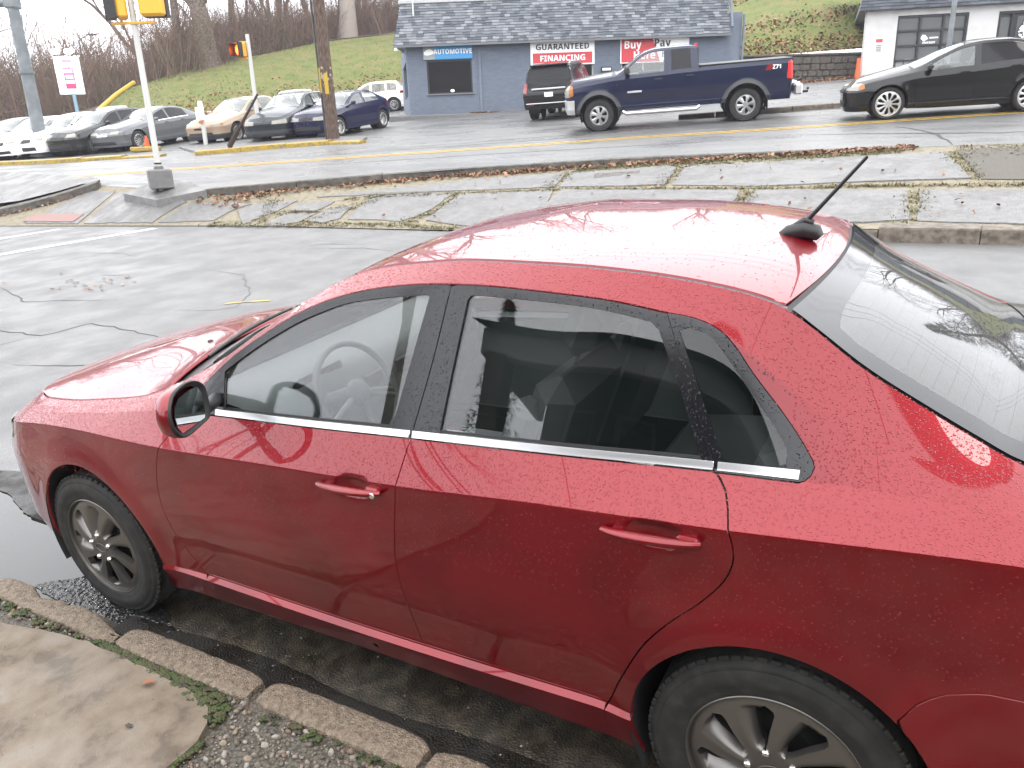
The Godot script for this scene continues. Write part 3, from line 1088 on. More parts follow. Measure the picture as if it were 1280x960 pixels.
# cut a side polygon at the shoulder line, so that the crease stays sharp and the rained-on upper part can be wetter
func side_panel(b: Body, poly: PackedVector2Array, up_mat: Material, low_mat: Material, cell := 0.02, gap := 0.0022, k := 4, mirror := true) -> Array:
	var q := poly
	for w in Geometry2D.offset_polygon(poly, -gap, Geometry2D.JOIN_MITER):
		q = w
		break
	var line := side_line(b, k, b.u0, b.u1, 0.0, 0.03)
	var above := line.duplicate()
	above.append(Vector2(b.u1, 3.0)); above.append(Vector2(b.u0, 3.0))
	var below := line.duplicate()
	below.append(Vector2(b.u1, -1.0)); below.append(Vector2(b.u0, -1.0))
	var hi := MB.new(); var lo := MB.new()
	for w in Geometry2D.intersect_polygons(q, above):
		if absf(b.area(w)) > 1e-4:
			hi.join(b.panel(false, w, cell, 0.0, 0.012))
	for w in Geometry2D.intersect_polygons(q, below):
		if absf(b.area(w)) > 1e-4:
			lo.join(b.panel(false, w, cell, 0.0, 0.012))
	return [[hi, up_mat], [lo, low_mat]]

func mirror_parts(ps: Array) -> Array:
	var out := []
	for p in ps:
		out.append([p[0].mirrored(), p[1]])
	return out

func two(called: String, ps: Array, root: Node3D) -> Array:   # the part and its twin on the other side
	return [put(called, mesh_of(ps), root), put(called, mesh_of(mirror_parts(ps)), root)]

func red_sedan() -> Node3D:
	var car := thing("red_sedan", "wet red four-door sedan parked at the near kerb, filling the foreground", "car", Transform3D(Basis(ST_X, ST_Y, ST_Z), Vector3.ZERO))
	var b := red_body()
	var V := func(a: Array) -> Array:
		var o := []
		for p in a:
			o.append(Vector2(p[0], p[1]))
		return o
	# lines shared by neighbouring panels
	var fa: Array = b.arches[0]
	var ra: Array = b.arches[1]
	var front_cut := curve_between(V.call([[0.62, 0.343], [0.585, 0.40], [0.553, 0.462], [0.525, 0.53], [0.511, 0.617], [0.516, 0.70], [0.545, 0.80], [0.585, 0.87], [0.64, 0.925], [0.70, 0.966]]))
	var b_cut := curve_between(V.call([[1.588, 0.343], [1.581, 0.427], [1.566, 0.635], [1.574, 0.74], [1.589, 0.838], [1.605, 0.94], [1.6185, 1.023]]))
	var b_up := curve_between(V.call([[1.6185, 1.023], [1.667, 1.219], [1.705, 1.419]]))
	var c_cut := curve_between(V.call([[2.195, 0.352], [2.21, 0.385], [2.242, 0.466], [2.308, 0.601], [2.375, 0.69], [2.448, 0.766], [2.503, 0.84], [2.522, 0.905], [2.508, 0.97], [2.482, 1.02], [2.450, 1.044]]), 0.02)
	var c_up := curve_between(V.call([[2.450, 1.044], [2.369, 1.225], [2.300, 1.3765]]))
	var frame_top := side_line(b, 6, 0.714, 2.3)
	var quarter_out := curve_between(V.call([[2.300, 1.3765], [2.367, 1.365], [2.422, 1.343], [2.463, 1.307], [2.510, 1.25], [2.588, 1.166], [2.640, 1.105], [2.656, 1.078], [2.640, 1.052], [2.600, 1.047], [2.450, 1.044]]), 0.015)
	var bumper_rear := curve_between(V.call([[2.872, 0.60], [2.90, 0.645], [2.95, 0.688], [3.0, 0.708], [3.078, 0.718], [3.4, 0.716]]))
	# front wing
	var wing := poly_of([side_line(b, 7, -0.42, 0.52), V.call([[0.60, 1.022], [0.70, 0.98]]), back(front_cut), V.call([[0.64, 0.30], [0.62, 0.207], [0.372, 0.207]]), arc(fa[0], fa[1], fa[2], -23, 141, 40), V.call([[-0.33, 0.60], [-0.47, 0.68], [-0.48, 0.74]])])
	var wings := two("front_wing", side_panel(b, wing, M.red_wet, M.red, 0.02, 0.002), car)
	# doors, upper frames and glass
	var f_door := poly_of([front_cut, side_line(b, 5, 0.71, 1.6), back(b_cut), side_line(b, 1, 1.588, 0.62, 0.02)])
	var r_door := poly_of([b_cut, side_line(b, 5, 1.64, 2.44), back(c_cut), side_line(b, 1, 2.195, 1.588, 0.02)])
	var f_glass := PackedVector2Array(V.call([[0.838, 0.94], [0.836, 1.0], [0.826, 1.108]]) + Array(curve_between(V.call([[0.832, 1.116], [0.99, 1.208], [1.144, 1.284], [1.254, 1.326], [1.359, 1.357], [1.51, 1.380], [1.625, 1.392]]))) + V.call([[1.636, 1.387], [1.592, 1.212], [1.546, 1.03], [1.53, 0.96]]))
	var r_glass := PackedVector2Array(V.call([[1.695, 0.96], [1.712, 1.038], [1.738, 1.225], [1.762, 1.385], [1.772, 1.396]]) + Array(curve_between(V.call([[1.80, 1.397], [2.028, 1.387], [2.155, 1.374], [2.262, 1.354]]))) + V.call([[2.282, 1.338], [2.349, 1.206], [2.425, 1.04], [2.455, 0.96]]))
	var f_frame := poly_of([V.call([[0.715, 0.988]]), frame_cut(frame_top, 0.71, 1.702), back(b_up), back(side_line(b, 5, 0.72, 1.6185, 0.001))])
	var r_frame := poly_of([b_up, frame_cut(frame_top, 1.712, 2.298), back(c_up), back(side_line(b, 5, 1.6185, 2.449, 0.001))])
	for s in [[f_door, f_frame, f_glass, "front_door", 0.80, 1.613, "front_door_window"], [r_door, r_frame, r_glass, "rear_door", 1.6245, 2.443, "rear_door_window"]]:
		var ds := two(s[3], side_panel(b, s[0], M.red_wet, M.red, 0.016), car)
		var fr := MB.new()
		for w in Geometry2D.clip_polygons(s[1], s[2]):
			if absf(b.area(w)) > 2e-4 and not Geometry2D.is_polygon_clockwise(w) == Geometry2D.is_polygon_clockwise(s[1]) or absf(b.area(w)) > 2e-4:
				fr.join(b.panel(false, w, 0.02, 0.0, 0.014, 0.0018))
		var gl := MB.new()
		for w in Geometry2D.intersect_polygons(s[1], Geometry2D.offset_polygon(s[2], 0.004)[0]):
			gl.join(b.panel(false, w, 0.03, -0.006, 0.0)); gl.join(b.panel(false, w, 0.03, -0.010, 0.0))
		var st := b.panel(false, poly_of([side_line(b, 5, s[4], s[5], 0.002), back(side_line(b, 5, s[4], s[5], 0.020))]), 0.03, 0.004, 0.008)
		var rub := b.panel(false, poly_of([side_line(b, 5, s[4], s[5], 0.0225), back(side_line(b, 5, s[4], s[5], 0.029))]), 0.03, -0.001, 0.006)
		for e in 2:
			obj("window_frame", fr if e == 0 else fr.mirrored(), M.frame_wet, ds[e])
			obj("window", gl if e == 0 else gl.mirrored(), M.car_glass, ds[e])
			obj("chrome_strip", st if e == 0 else st.mirrored(), M.chrome, ds[e])
			obj("window_seal", rub if e == 0 else rub.mirrored(), M.rubber, ds[e])
		# handle: a bowed bar across the finger cup
		var cup: Array = b.cups[0 if s[3] == "front_door" else 1]
		var hb := MB.new()
		var ps := []; var rs := []
		for i in 15:
			var t := i / 14.0
			var x: float = cup[0] - 0.125 + 0.232 * t
			var yy: float = cup[1] - 0.004 + 0.012 * t + 0.004 * sin(PI * t)
			var p := b.side(x, b.level(x, yy))
			ps.append(Vector3(x, yy, 0.866 + 0.026 * pow(sin(PI * clampf(t * 0.96 + 0.02, 0, 1)), 0.55)))
			rs.append(0.0045 + 0.0135 * pow(sin(PI * clampf(t * 0.75 + 0.13, 0, 1)), 0.8))
		hb.tube(ps, rs, 12, true, 0.62)
		hb.box(ps[13] + Vector3(-0.012, 0, -0.016), Vector3(0.05, 0.024, 0.03), Basis.IDENTITY, 0.006)
		hb.box(ps[1] + Vector3(0.02, 0, -0.012), Vector3(0.03, 0.014, 0.02), Basis.IDENTITY, 0.004)
		for e in 2:
			obj("door_handle", hb if e == 0 else hb.mirrored(), M.red, ds[e])
		if s[3] == "front_door":
			var lock := MB.new()
			lock.lathe([Vector2(0, 0.003), Vector2(0.008, 0.002), Vector2(0.0095, 0)], 12, Basis(Vector3(1, 0, 0), Vector3(0, 0, 1), Vector3(0, -1, 0)), ps[13] + Vector3(0.0, -0.002, 0.0115))
			obj("lock", lock, M.chrome, ds[0])
	# rear quarter with the roof rail and windscreen pillar in one pressing
	var quarter := poly_of([side_line(b, 7, 0.53, 3.44), V.call([[3.45, 0.95], [3.42, 0.72]]), back(bumper_rear), arc(ra[0], ra[1], ra[2], 44, 202, 40), V.call([[2.285, 0.212], [2.18, 0.212], [2.188, 0.335]]), c_cut, back(quarter_out), back(frame_cut(frame_top, 0.714, 2.298)), V.call([[0.70, 1.03], [0.60, 1.026]])])
	two("rear_quarter", side_panel(b, quarter, M.red_wet, M.red, 0.017, 0.002), car)
	var q_in := curve_between(V.call([[2.331, 1.340], [2.352, 1.347], [2.398, 1.333], [2.436, 1.298], [2.505, 1.217], [2.578, 1.132], [2.599, 1.098], [2.597, 1.078], [2.575, 1.070], [2.48, 1.068], [2.462, 1.075]]), 0.015)
	var q_ring := MB.new()
	for h in [[[2.3, 1.4], [2.3, 1.2], [2.9, 1.2], [2.9, 1.4]], [[2.3, 1.2], [2.3, 1.0], [2.9, 1.0], [2.9, 1.2]]]:
		for w in Geometry2D.intersect_polygons(quarter_out, PackedVector2Array(V.call(h))):
			for w2 in Geometry2D.clip_polygons(w, q_in):
				q_ring.join(b.panel(false, w2, 0.02, 0.001, 0.0))
	var qw := two("quarter_window", [[b.panel(false, Geometry2D.offset_polygon(q_in, 0.003)[0], 0.03, -0.004, 0.0), M.car_glass]], car)
	var q_strip := b.panel(false, poly_of([side_line(b, 5, 2.453, 2.628, 0.002), back(side_line(b, 5, 2.453, 2.628, 0.020))]), 0.03, 0.005, 0.008)
	for e in 2:
		obj("window_surround", q_ring if e == 0 else q_ring.mirrored(), M.frame_wet, qw[e])
		obj("chrome_strip", q_strip if e == 0 else q_strip.mirrored(), M.chrome, qw[e])
	# sill
	var sill := poly_of([side_line(b, 0, 0.625, 2.183, 0.003), back(side_line(b, 1, 0.625, 2.190, 0.018))])
	two("sill", side_panel(b, sill, M.red, M.red, 0.02, 0.001, 1), car)
	# bumpers
	var fb := poly_of([V.call([[b.u0, 0.205], [-0.27, 0.205], [-0.27, 0.29]]), back(arc(fa[0], fa[1], fa[2] , 141, 192, 16)), V.call([[-0.33, 0.60], [-0.47, 0.68], [-0.95, 0.655], [b.u0, 0.60]])])
	fb = poly_of([V.call([[b.u0, 0.205], [-0.29, 0.205]]), arc(fa[0], fa[1], fa[2], 190, 141, 16), V.call([[-0.33, 0.60], [-0.47, 0.68], [-0.48, 0.74]]), side_line(b, 7, -0.425, b.u0, 0.0, 0.03)])
	two("front_bumper", side_panel(b, fb, M.red, M.red, 0.03, 0.002), car)
	two("headlight", [[b.panel(false, PackedVector2Array(V.call([[-0.56, 0.69], [-0.95, 0.66], [-1.1, 0.655], [-1.1, 0.69], [-0.95, 0.72], [-0.58, 0.775]])), 0.03, 0.004, 0.01, 0.002), M.lamp_clear]], car)
	two("grille", [[b.panel(false, PackedVector2Array(V.call([[b.u0, 0.605], [-1.14, 0.645], [-1.15, 0.69], [b.u0, 0.70]])), 0.03, 0.004, 0.01), M.trim]], car)
	var rb := poly_of([bumper_rear, V.call([[b.u1, 0.70], [b.u1, 0.275], [3.0, 0.245], [2.94, 0.245]]), arc(ra[0], ra[1], ra[2], -16, 42, 16)])
	two("rear_bumper", side_panel(b, rb, M.red, M.red, 0.03, 0.002, 3), car)
	two("tail_light", [[b.panel(false, PackedVector2Array(V.call([[3.425, 0.73], [3.95, 0.73], [3.95, 0.92], [3.455, 0.98]])), 0.03, 0.002, 0.01, 0.002), M.lamp_red]], car)
	two("tail_panel", [[b.panel(false, PackedVector2Array(V.call([[3.955, 0.72], [b.u1, 0.72], [b.u1, 0.96], [3.955, 0.93]])), 0.03, 0.0, 0.01, 0.002), M.red]], car)
	# top: bonnet, screen, roof, rear window, boot
	var hood_rear := PackedVector2Array()
	for i in 25:
		var t := i / 24.0 * 2.0 - 1.0
		hood_rear.append(Vector2(0.42 - 0.07 * (1.0 - pow(absf(t), 2.2)) + 0.02 * pow(absf(t), 6.0), t * 0.675))
	var hood_edge := PackedVector2Array()
	var uu := b.u0
	while uu < 0.40:
		var p := b.side(uu, 7.0)
		hood_edge.append(Vector2(p.x, p.z - 0.003))
		uu += 0.04
	var hl := PackedVector2Array()
	for p in hood_edge:
		if p.y > 0.01:
			hl.append(Vector2(p.x, -p.y))
	obj("bonnet", b.panel(true, poly_of([hood_rear, back(hood_edge), hl]), 0.03, 0.0, 0.014), M.red_top, car)
	var cowl := PackedVector2Array()
	for p in back(hood_rear):
		cowl.append(Vector2(p.x + 0.10 + 0.03 * (1 - absf(p.y) / 0.675), p.y))
	obj("cowl", b.panel(true, poly_of([hood_rear, cowl]), 0.03, -0.022, 0.0), M.trim, car)
	var ws := PackedVector2Array()
	for i in 21:
		var t := i / 20.0 * 2.0 - 1.0
		ws.append(Vector2(0.505 + 0.11 * pow(absf(t), 2.0), t * 0.64))
	for x in [0.75, 0.95, 1.1, 1.22]:
		ws.append(Vector2(x, b.edge_z.at(x) - 0.012))
	for i in 21:
		var t := 1.0 - i / 20.0 * 2.0
		ws.append(Vector2(1.345 - 0.07 * t * t, t * 0.556))
	for x in [1.22, 1.1, 0.95, 0.75]:
		ws.append(Vector2(x, -b.edge_z.at(x) + 0.012))
	obj("windscreen", b.panel(true, ws, 0.03, -0.003, 0.0), M.car_glass, car)
	var wipers := MB.new()
	for q in [[0.36, 0.1], [-0.18, -0.55]]:
		var ps := []
		for i in 9:
			var z := lerpf(q[0] + 0.2, q[1] - 0.02, i / 8.0)
			var x := 0.50 + 0.10 * pow(absf(z) / 0.64, 2.0) + 0.03 * i / 8.0
			ps.append(b.top(x, z / b.edge_z.at(x)) + Vector3(-0.02, 0.006, 0))
		wipers.tube(ps, [0.006, 0.007, 0.007, 0.007, 0.007, 0.007, 0.007, 0.006, 0.005], 6)
	obj("wipers", wipers, M.trim, car)
	var rf := PackedVector2Array()
	for i in 21:
		var t := i / 20.0 * 2.0 - 1.0
		rf.append(Vector2(1.355 - 0.07 * t * t, t * 0.534))
	for i in 14:
		var x := 1.36 + i * 0.085
		rf.append(Vector2(x, b.edge_z.at(x) - 0.017))
	for i in 21:
		var t := 1.0 - i / 20.0 * 2.0
		rf.append(Vector2(2.600 - 0.05 * t * t, t * 0.534))
	for i in range(13, -1, -1):
		var x := 1.36 + i * 0.085
		rf.append(Vector2(x, -b.edge_z.at(x) + 0.017))
	obj("roof", b.panel(true, rf, 0.03, 0.0, 0.012), M.red_top, car)
	var dm := MB.new()
	var dp := PackedVector2Array()
	for i in 15:
		var x := 1.29 + i * 0.0905
		dp.append(Vector2(x, b.edge_z.at(x) - 0.0015))
	for i in range(14, -1, -1):
		var x := 1.29 + i * 0.0905
		dp.append(Vector2(x, b.edge_z.at(x) - 0.0155))
	two("drip_moulding", [[b.panel(true, dp, 0.03, -0.004, 0.0), M.drip]], car)
	# rear window: black border, clear middle, heater lines
	var rg := PackedVector2Array()
	for i in 21:
		var t := i / 20.0 * 2.0 - 1.0
		rg.append(Vector2(2.608 - 0.042 * t * t, t * 0.542))
	for x in [2.62, 2.68, 2.76, 2.86, 2.96, 3.04]:
		rg.append(Vector2(x, b.edge_z.at(x) - 0.010))
	for i in 21:
		var t := 1.0 - i / 20.0 * 2.0
		rg.append(Vector2(3.165 - 0.075 * t * t, t * 0.625))
	for x in [3.04, 2.96, 2.86, 2.76, 2.68, 2.62]:
		rg.append(Vector2(x, -b.edge_z.at(x) + 0.010))
	var clear := PackedVector2Array()
	for i in 13:
		var t := i / 12.0 * 2.0 - 1.0
		clear.append(Vector2(2.672 - 0.03 * t * t + 0.02 * pow(absf(t), 8.0), t * 0.485))
	for x in [2.70, 2.86, 3.0]:
		clear.append(Vector2(x, b.edge_z.at(x) - 0.072))
	for i in 13:
		var t := 1.0 - i / 12.0 * 2.0
		clear.append(Vector2(3.10 - 0.06 * t * t, t * 0.555))
	for x in [3.0, 2.86, 2.70]:
		clear.append(Vector2(x, -b.edge_z.at(x) + 0.072))
	var border := MB.new()
	for h in [PackedVector2Array([Vector2(2, 0), Vector2(4, 0), Vector2(4, 1), Vector2(2, 1)]), PackedVector2Array([Vector2(2, -1), Vector2(4, -1), Vector2(4, 0), Vector2(2, 0)])]:
		for w in Geometry2D.intersect_polygons(rg, h):
			for w2 in Geometry2D.clip_polygons(w, clear):
				border.join(b.panel(true, w2, 0.025, 0.0, 0.0))
	var rw := obj("rear_window", b.panel(true, Geometry2D.offset_polygon(clear, 0.003)[0], 0.03, -0.002, 0.0), M.rear_glass, car)
	obj("black_border", border, M.frit, rw)
	var seal := b.panel(true, Geometry2D.offset_polygon(rg, 0.012)[0], 0.04, -0.007, 0.0)
	obj("glass_seal", seal, M.rubber, rw)
	var heat := MB.new()
	for i in 13:
		var x := 2.69 + i * 0.030
		var ps := []; var rs := []
		for k in 15:
			var t := k / 14.0 * 2.0 - 1.0
			var xx := x - 0.035 * t * t
			ps.append(b.top(xx, t * 0.84) - b.normal(true, xx, t * 0.84) * 0.005); rs.append(0.0007)
		heat.tube(ps, rs, 4, false)
	obj("heater_lines", heat, M.trim, rw)
	var bl := PackedVector2Array()
	for i in 17:
		var t := i / 16.0 * 2.0 - 1.0
		bl.append(Vector2(3.180 - 0.075 * t * t, t * 0.635))
	for x in [3.2, 3.3, 3.4]:
		bl.append(Vector2(x, b.edge_z.at(x) - 0.004))
	for i in 17:
		var t := 1.0 - i / 16.0 * 2.0
		bl.append(Vector2(3.46 + 0.09 * (1 - t * t), t * 0.64))
	for x in [3.4, 3.3, 3.2]:
		bl.append(Vector2(x, -b.edge_z.at(x) + 0.004))
	obj("boot_lid", b.panel(true, bl, 0.03, 0.0, 0.012), M.red_top, car)
	# what lies behind the gaps: inner panels, wheel wells, floor
	var inner := MB.new()
	for q in [[0.43, 2.24, 0.24], [-0.9, -0.36, 0.24], [3.02, 3.9, 0.3]]:
		inner.join(b.panel(false, PackedVector2Array([Vector2(q[0], q[2]), Vector2(q[1], q[2]), Vector2(q[1], 0.93), Vector2(q[0], 0.92 if q[0] > 0.0 else 0.72)]), 0.06, -0.022, 0.0))
	inner.join(b.panel(false, poly_of([side_line(b, 7, 0.5, 3.2, -0.004), back(side_line(b, 6, 0.5, 3.2, -0.02))]), 0.05, -0.016, 0.0))
	inner.join(b.panel(false, poly_of([side_line(b, 5, -0.5, 0.62, 0.0), back(side_line(b, 7, -0.5, 0.62, -0.004))]), 0.05, -0.016, 0.0))
	inner.join(b.panel(false, poly_of([side_line(b, 4, 2.5, 3.4, -0.1), back(side_line(b, 7, 2.72, 3.4, -0.01))]), 0.05, -0.016, 0.0))
	inner.join(b.panel(false, PackedVector2Array([Vector2(1.60, 0.95), Vector2(1.70, 0.95), Vector2(1.765, 1.40), Vector2(1.65, 1.40)]), 0.05, -0.03, 0.0))
	inner = both(inner)
	for w in b.arches:
		for s in [1.0, -1.0]:
			var well := MB.new()
			var rows := []
			for k in 2:
				var line := []
				for i in 33:
					var a := deg_to_rad(lerpf(-25, 205, i / 32.0))
					line.append(Vector3(w[0] + (w[2] + 0.004) * cos(a), w[1] + (w[2] + 0.004) * sin(a), s * (0.852 if k == 0 else 0.5)))
				rows.append(line)
			well.sheet(rows)
			well.lathe([Vector2(0, 0), Vector2(w[2] + 0.013, 0)], 32, Basis(Vector3(1, 0, 0), Vector3(0, 0, s), Vector3(0, -s, 0)), Vector3(w[0], w[1], s * 0.5))
			inner.join(well)
	inner.box(Vector3(1.4, 0.22, 0), Vector3(4.3, 0.02, 1.45))
	inner.box(Vector3(-0.05, 0.5, 0), Vector3(0.9, 0.5, 0.96))
	inner.box(Vector3(3.05, 0.55, 0), Vector3(0.9, 0.5, 0.96))
	inner.box(Vector3(0.48, 0.6, 0), Vector3(0.04, 0.74, 1.5))
	obj("inner_structure", inner, M.dark, car)
	# aerial
	var ae := MB.new()
	var base := b.top(2.485, 0.0)
	ae.tube([base + Vector3(-0.062, 0.0, 0), base + Vector3(-0.03, 0.012, 0), base + Vector3(0.012, 0.02, 0), base + Vector3(0.045, 0.012, 0), base + Vector3(0.056, 0.0, 0)], [0.008, 0.022, 0.027, 0.024, 0.012], 12, true)
	ae.tube([base + Vector3(-0.04, 0.018, 0), base + Vector3(0.014, 0.046, 0), base + Vector3(0.036, 0.04, 0)], [0.006, 0.013, 0.010], 10)
	ae.tube([base + Vector3(0.012, 0.040, 0), base + Vector3(0.055, 0.090, 0), base + Vector3(0.158, 0.212, 0), base + Vector3(0.162, 0.217, 0)], [0.0072, 0.0058, 0.0048, 0.003], 8)
	obj("aerial", ae, M.trim, car)
	# bonnet washer jets
	for z in [0.28, -0.28]:
		var jet := MB.new()
		jet.sphere(b.top(0.22, z / 0.7), Vector3(0.016, 0.008, 0.012), Basis.IDENTITY, 5, 8)
		obj("washer_jet", jet, M.trim, car)
	raindrops(b, car)
	door_mirror(b, car, wings)
	cabin(b, car)
	var proto := wheel(0.316, 0.205, 0.212, 8, {"tyre": M.tyre, "rim": M.wheel_cover, "dark": M.dark, "nut": M.nut, "open": 0.43, "scoop": 0.8}, 96, -0.16)
	set_wheels(car, proto, [[0.0, 0.312, 0.742, -0.035], [2.62, 0.312, 0.742, 0.21], [0.0, 0.312, -0.742], [2.62, 0.312, -0.742]])
	return car

func raindrops(b: Body, car: Node3D) -> void:   # beads of water standing on the lacquer and the black frames
	var dome := MB.new()
	dome.sphere(Vector3.ZERO, Vector3(0.0015, 0.0006, 0.0015), Basis.IDENTITY, 4, 7)
	var on_paint := []
	var on_black := []
	var top := b.y.size() - 1
	while on_paint.size() < 1800 or on_black.size() < 1300:
		var p: Vector3; var n: Vector3
		var black := false
		if rng.randf() < 0.90:
			var u := rng.randf_range(-0.5, 3.3)
			var v := rng.randf_range(4.0, 7.0) if rng.randf() < 0.9 else rng.randf_range(3.2, 4.0)
			p = b.side(u, v)
			n = b.normal(false, u, v)
			black = v > 5.0 and v < 6.0 and u > 0.72 and u < 2.6
			if black and not (u > lerpf(1.555, 1.65, v - 5.0) and u < lerpf(1.70, 1.755, v - 5.0) or v > 5.94):
				continue
		else:
			var x := rng.randf_range(-0.6, 2.58)
			if x > 0.38 and x < 1.36:
				continue
			var s := rng.randf_range(-0.9, 0.97)
			p = b.top(x, s)
			n = b.normal(true, x, s)
		var t := n.cross(Vector3.RIGHT).normalized()
		var k := lerpf(0.5, 1.7, pow(rng.randf(), 3.0))
		var w := Transform3D(Basis(t.cross(n), n, t).scaled(Vector3.ONE * k) * Basis(Vector3.UP, rng.randf() * TAU), p)
		if black:
			on_black.append(w)
		else:
			on_paint.append(w)
	scatter("raindrops", mesh_of([[dome, M.red_top]]), on_paint, [], car)
	scatter("raindrops_on_frames", mesh_of([[dome, M.frit]]), on_black, [], car)

func frame_cut(line: PackedVector2Array, x0: float, x1: float) -> PackedVector2Array:
	var out := PackedVector2Array()
	for i in line.size():
		if line[i].x >= x0 and line[i].x <= x1:
			out.append(line[i])
	return out

func door_mirror(b: Body, car: Node3D, _wings: Array) -> void:
	var outer := curve_between([Vector2(-0.095, -0.038), Vector2(-0.07, -0.066), Vector2(-0.035, -0.074), Vector2(0.035, -0.071), Vector2(0.084, -0.064), Vector2(0.098, -0.033), Vector2(0.100, 0.007), Vector2(0.095, 0.037), Vector2(0.063, 0.063), Vector2(0.017, 0.075), Vector2(-0.031, 0.073), Vector2(-0.065, 0.061), Vector2(-0.094, 0.027), Vector2(-0.102, -0.008), Vector2(-0.095, -0.038)], 0.012)
	outer.remove_at(outer.size() - 1)
	var glass := PackedVector2Array([Vector2(-0.060, -0.057), Vector2(0.061, -0.059), Vector2(0.072, -0.045), Vector2(0.077, 0.020), Vector2(0.065, 0.043), Vector2(0.017, 0.049), Vector2(-0.037, 0.045), Vector2(-0.063, 0.028), Vector2(-0.074, 0.003), Vector2(-0.073, -0.033)])
	for s in [1.0, -1.0]:
		var n := Vector3(0.94, 0.03, -0.34).normalized()
		var a := Vector3.UP.cross(n).normalized()
		var up := n.cross(a)
		var c := Vector3(0.93, 1.09, 0.95)
		var sh := MB.new()
		var rows := []
		# rings from the rim forward to the nose of the shell
		for q in [[0.0, 1.0], [0.008, 1.012], [0.028, 1.0], [0.048, 0.93], [0.064, 0.76], [0.074, 0.48], [0.078, 0.15]]:
			var line := []
			for p in outer + PackedVector2Array([outer[0]]):
				line.append(c + a * p.x * q[1] + up * (p.y * q[1]) - n * q[0])
			rows.append(line)
		sh.sheet(rows)
		var rim := MB.new()
		rows = []
		for q in [[0.006, 1.012], [-0.002, 1.0], [-0.003, 0.95], [0.002, 0.90], [0.008, 0.80]]:
			var line := []
			for p in outer + PackedVector2Array([outer[0]]):
				line.append(c + a * p.x * q[1] + up * (p.y * q[1]) - n * q[0])
			rows.append(line)
		rim.sheet(rows)
		var face := MB.new()
		face.prism(glass, Basis(a, up, n), c - n * 0.002, 0.008)
		var arm := MB.new()
		arm.tube([c + a * 0.085 - n * 0.045 + up * -0.045, Vector3(0.865, 1.04, 0.84), Vector3(0.80, 1.025, 0.755)], [0.018, 0.020, 0.024], 10)
		if s < 0:
			sh = sh.mirrored(); rim = rim.mirrored(); face = face.mirrored(); arm = arm.mirrored()
		var o := obj("door_mirror", sh, M.red, car)
		obj("mirror_rim", rim, M.rubber, o)
		obj("mirror_glass", face, M.mirror, o)
		obj("mirror_arm", arm, M.trim, o)

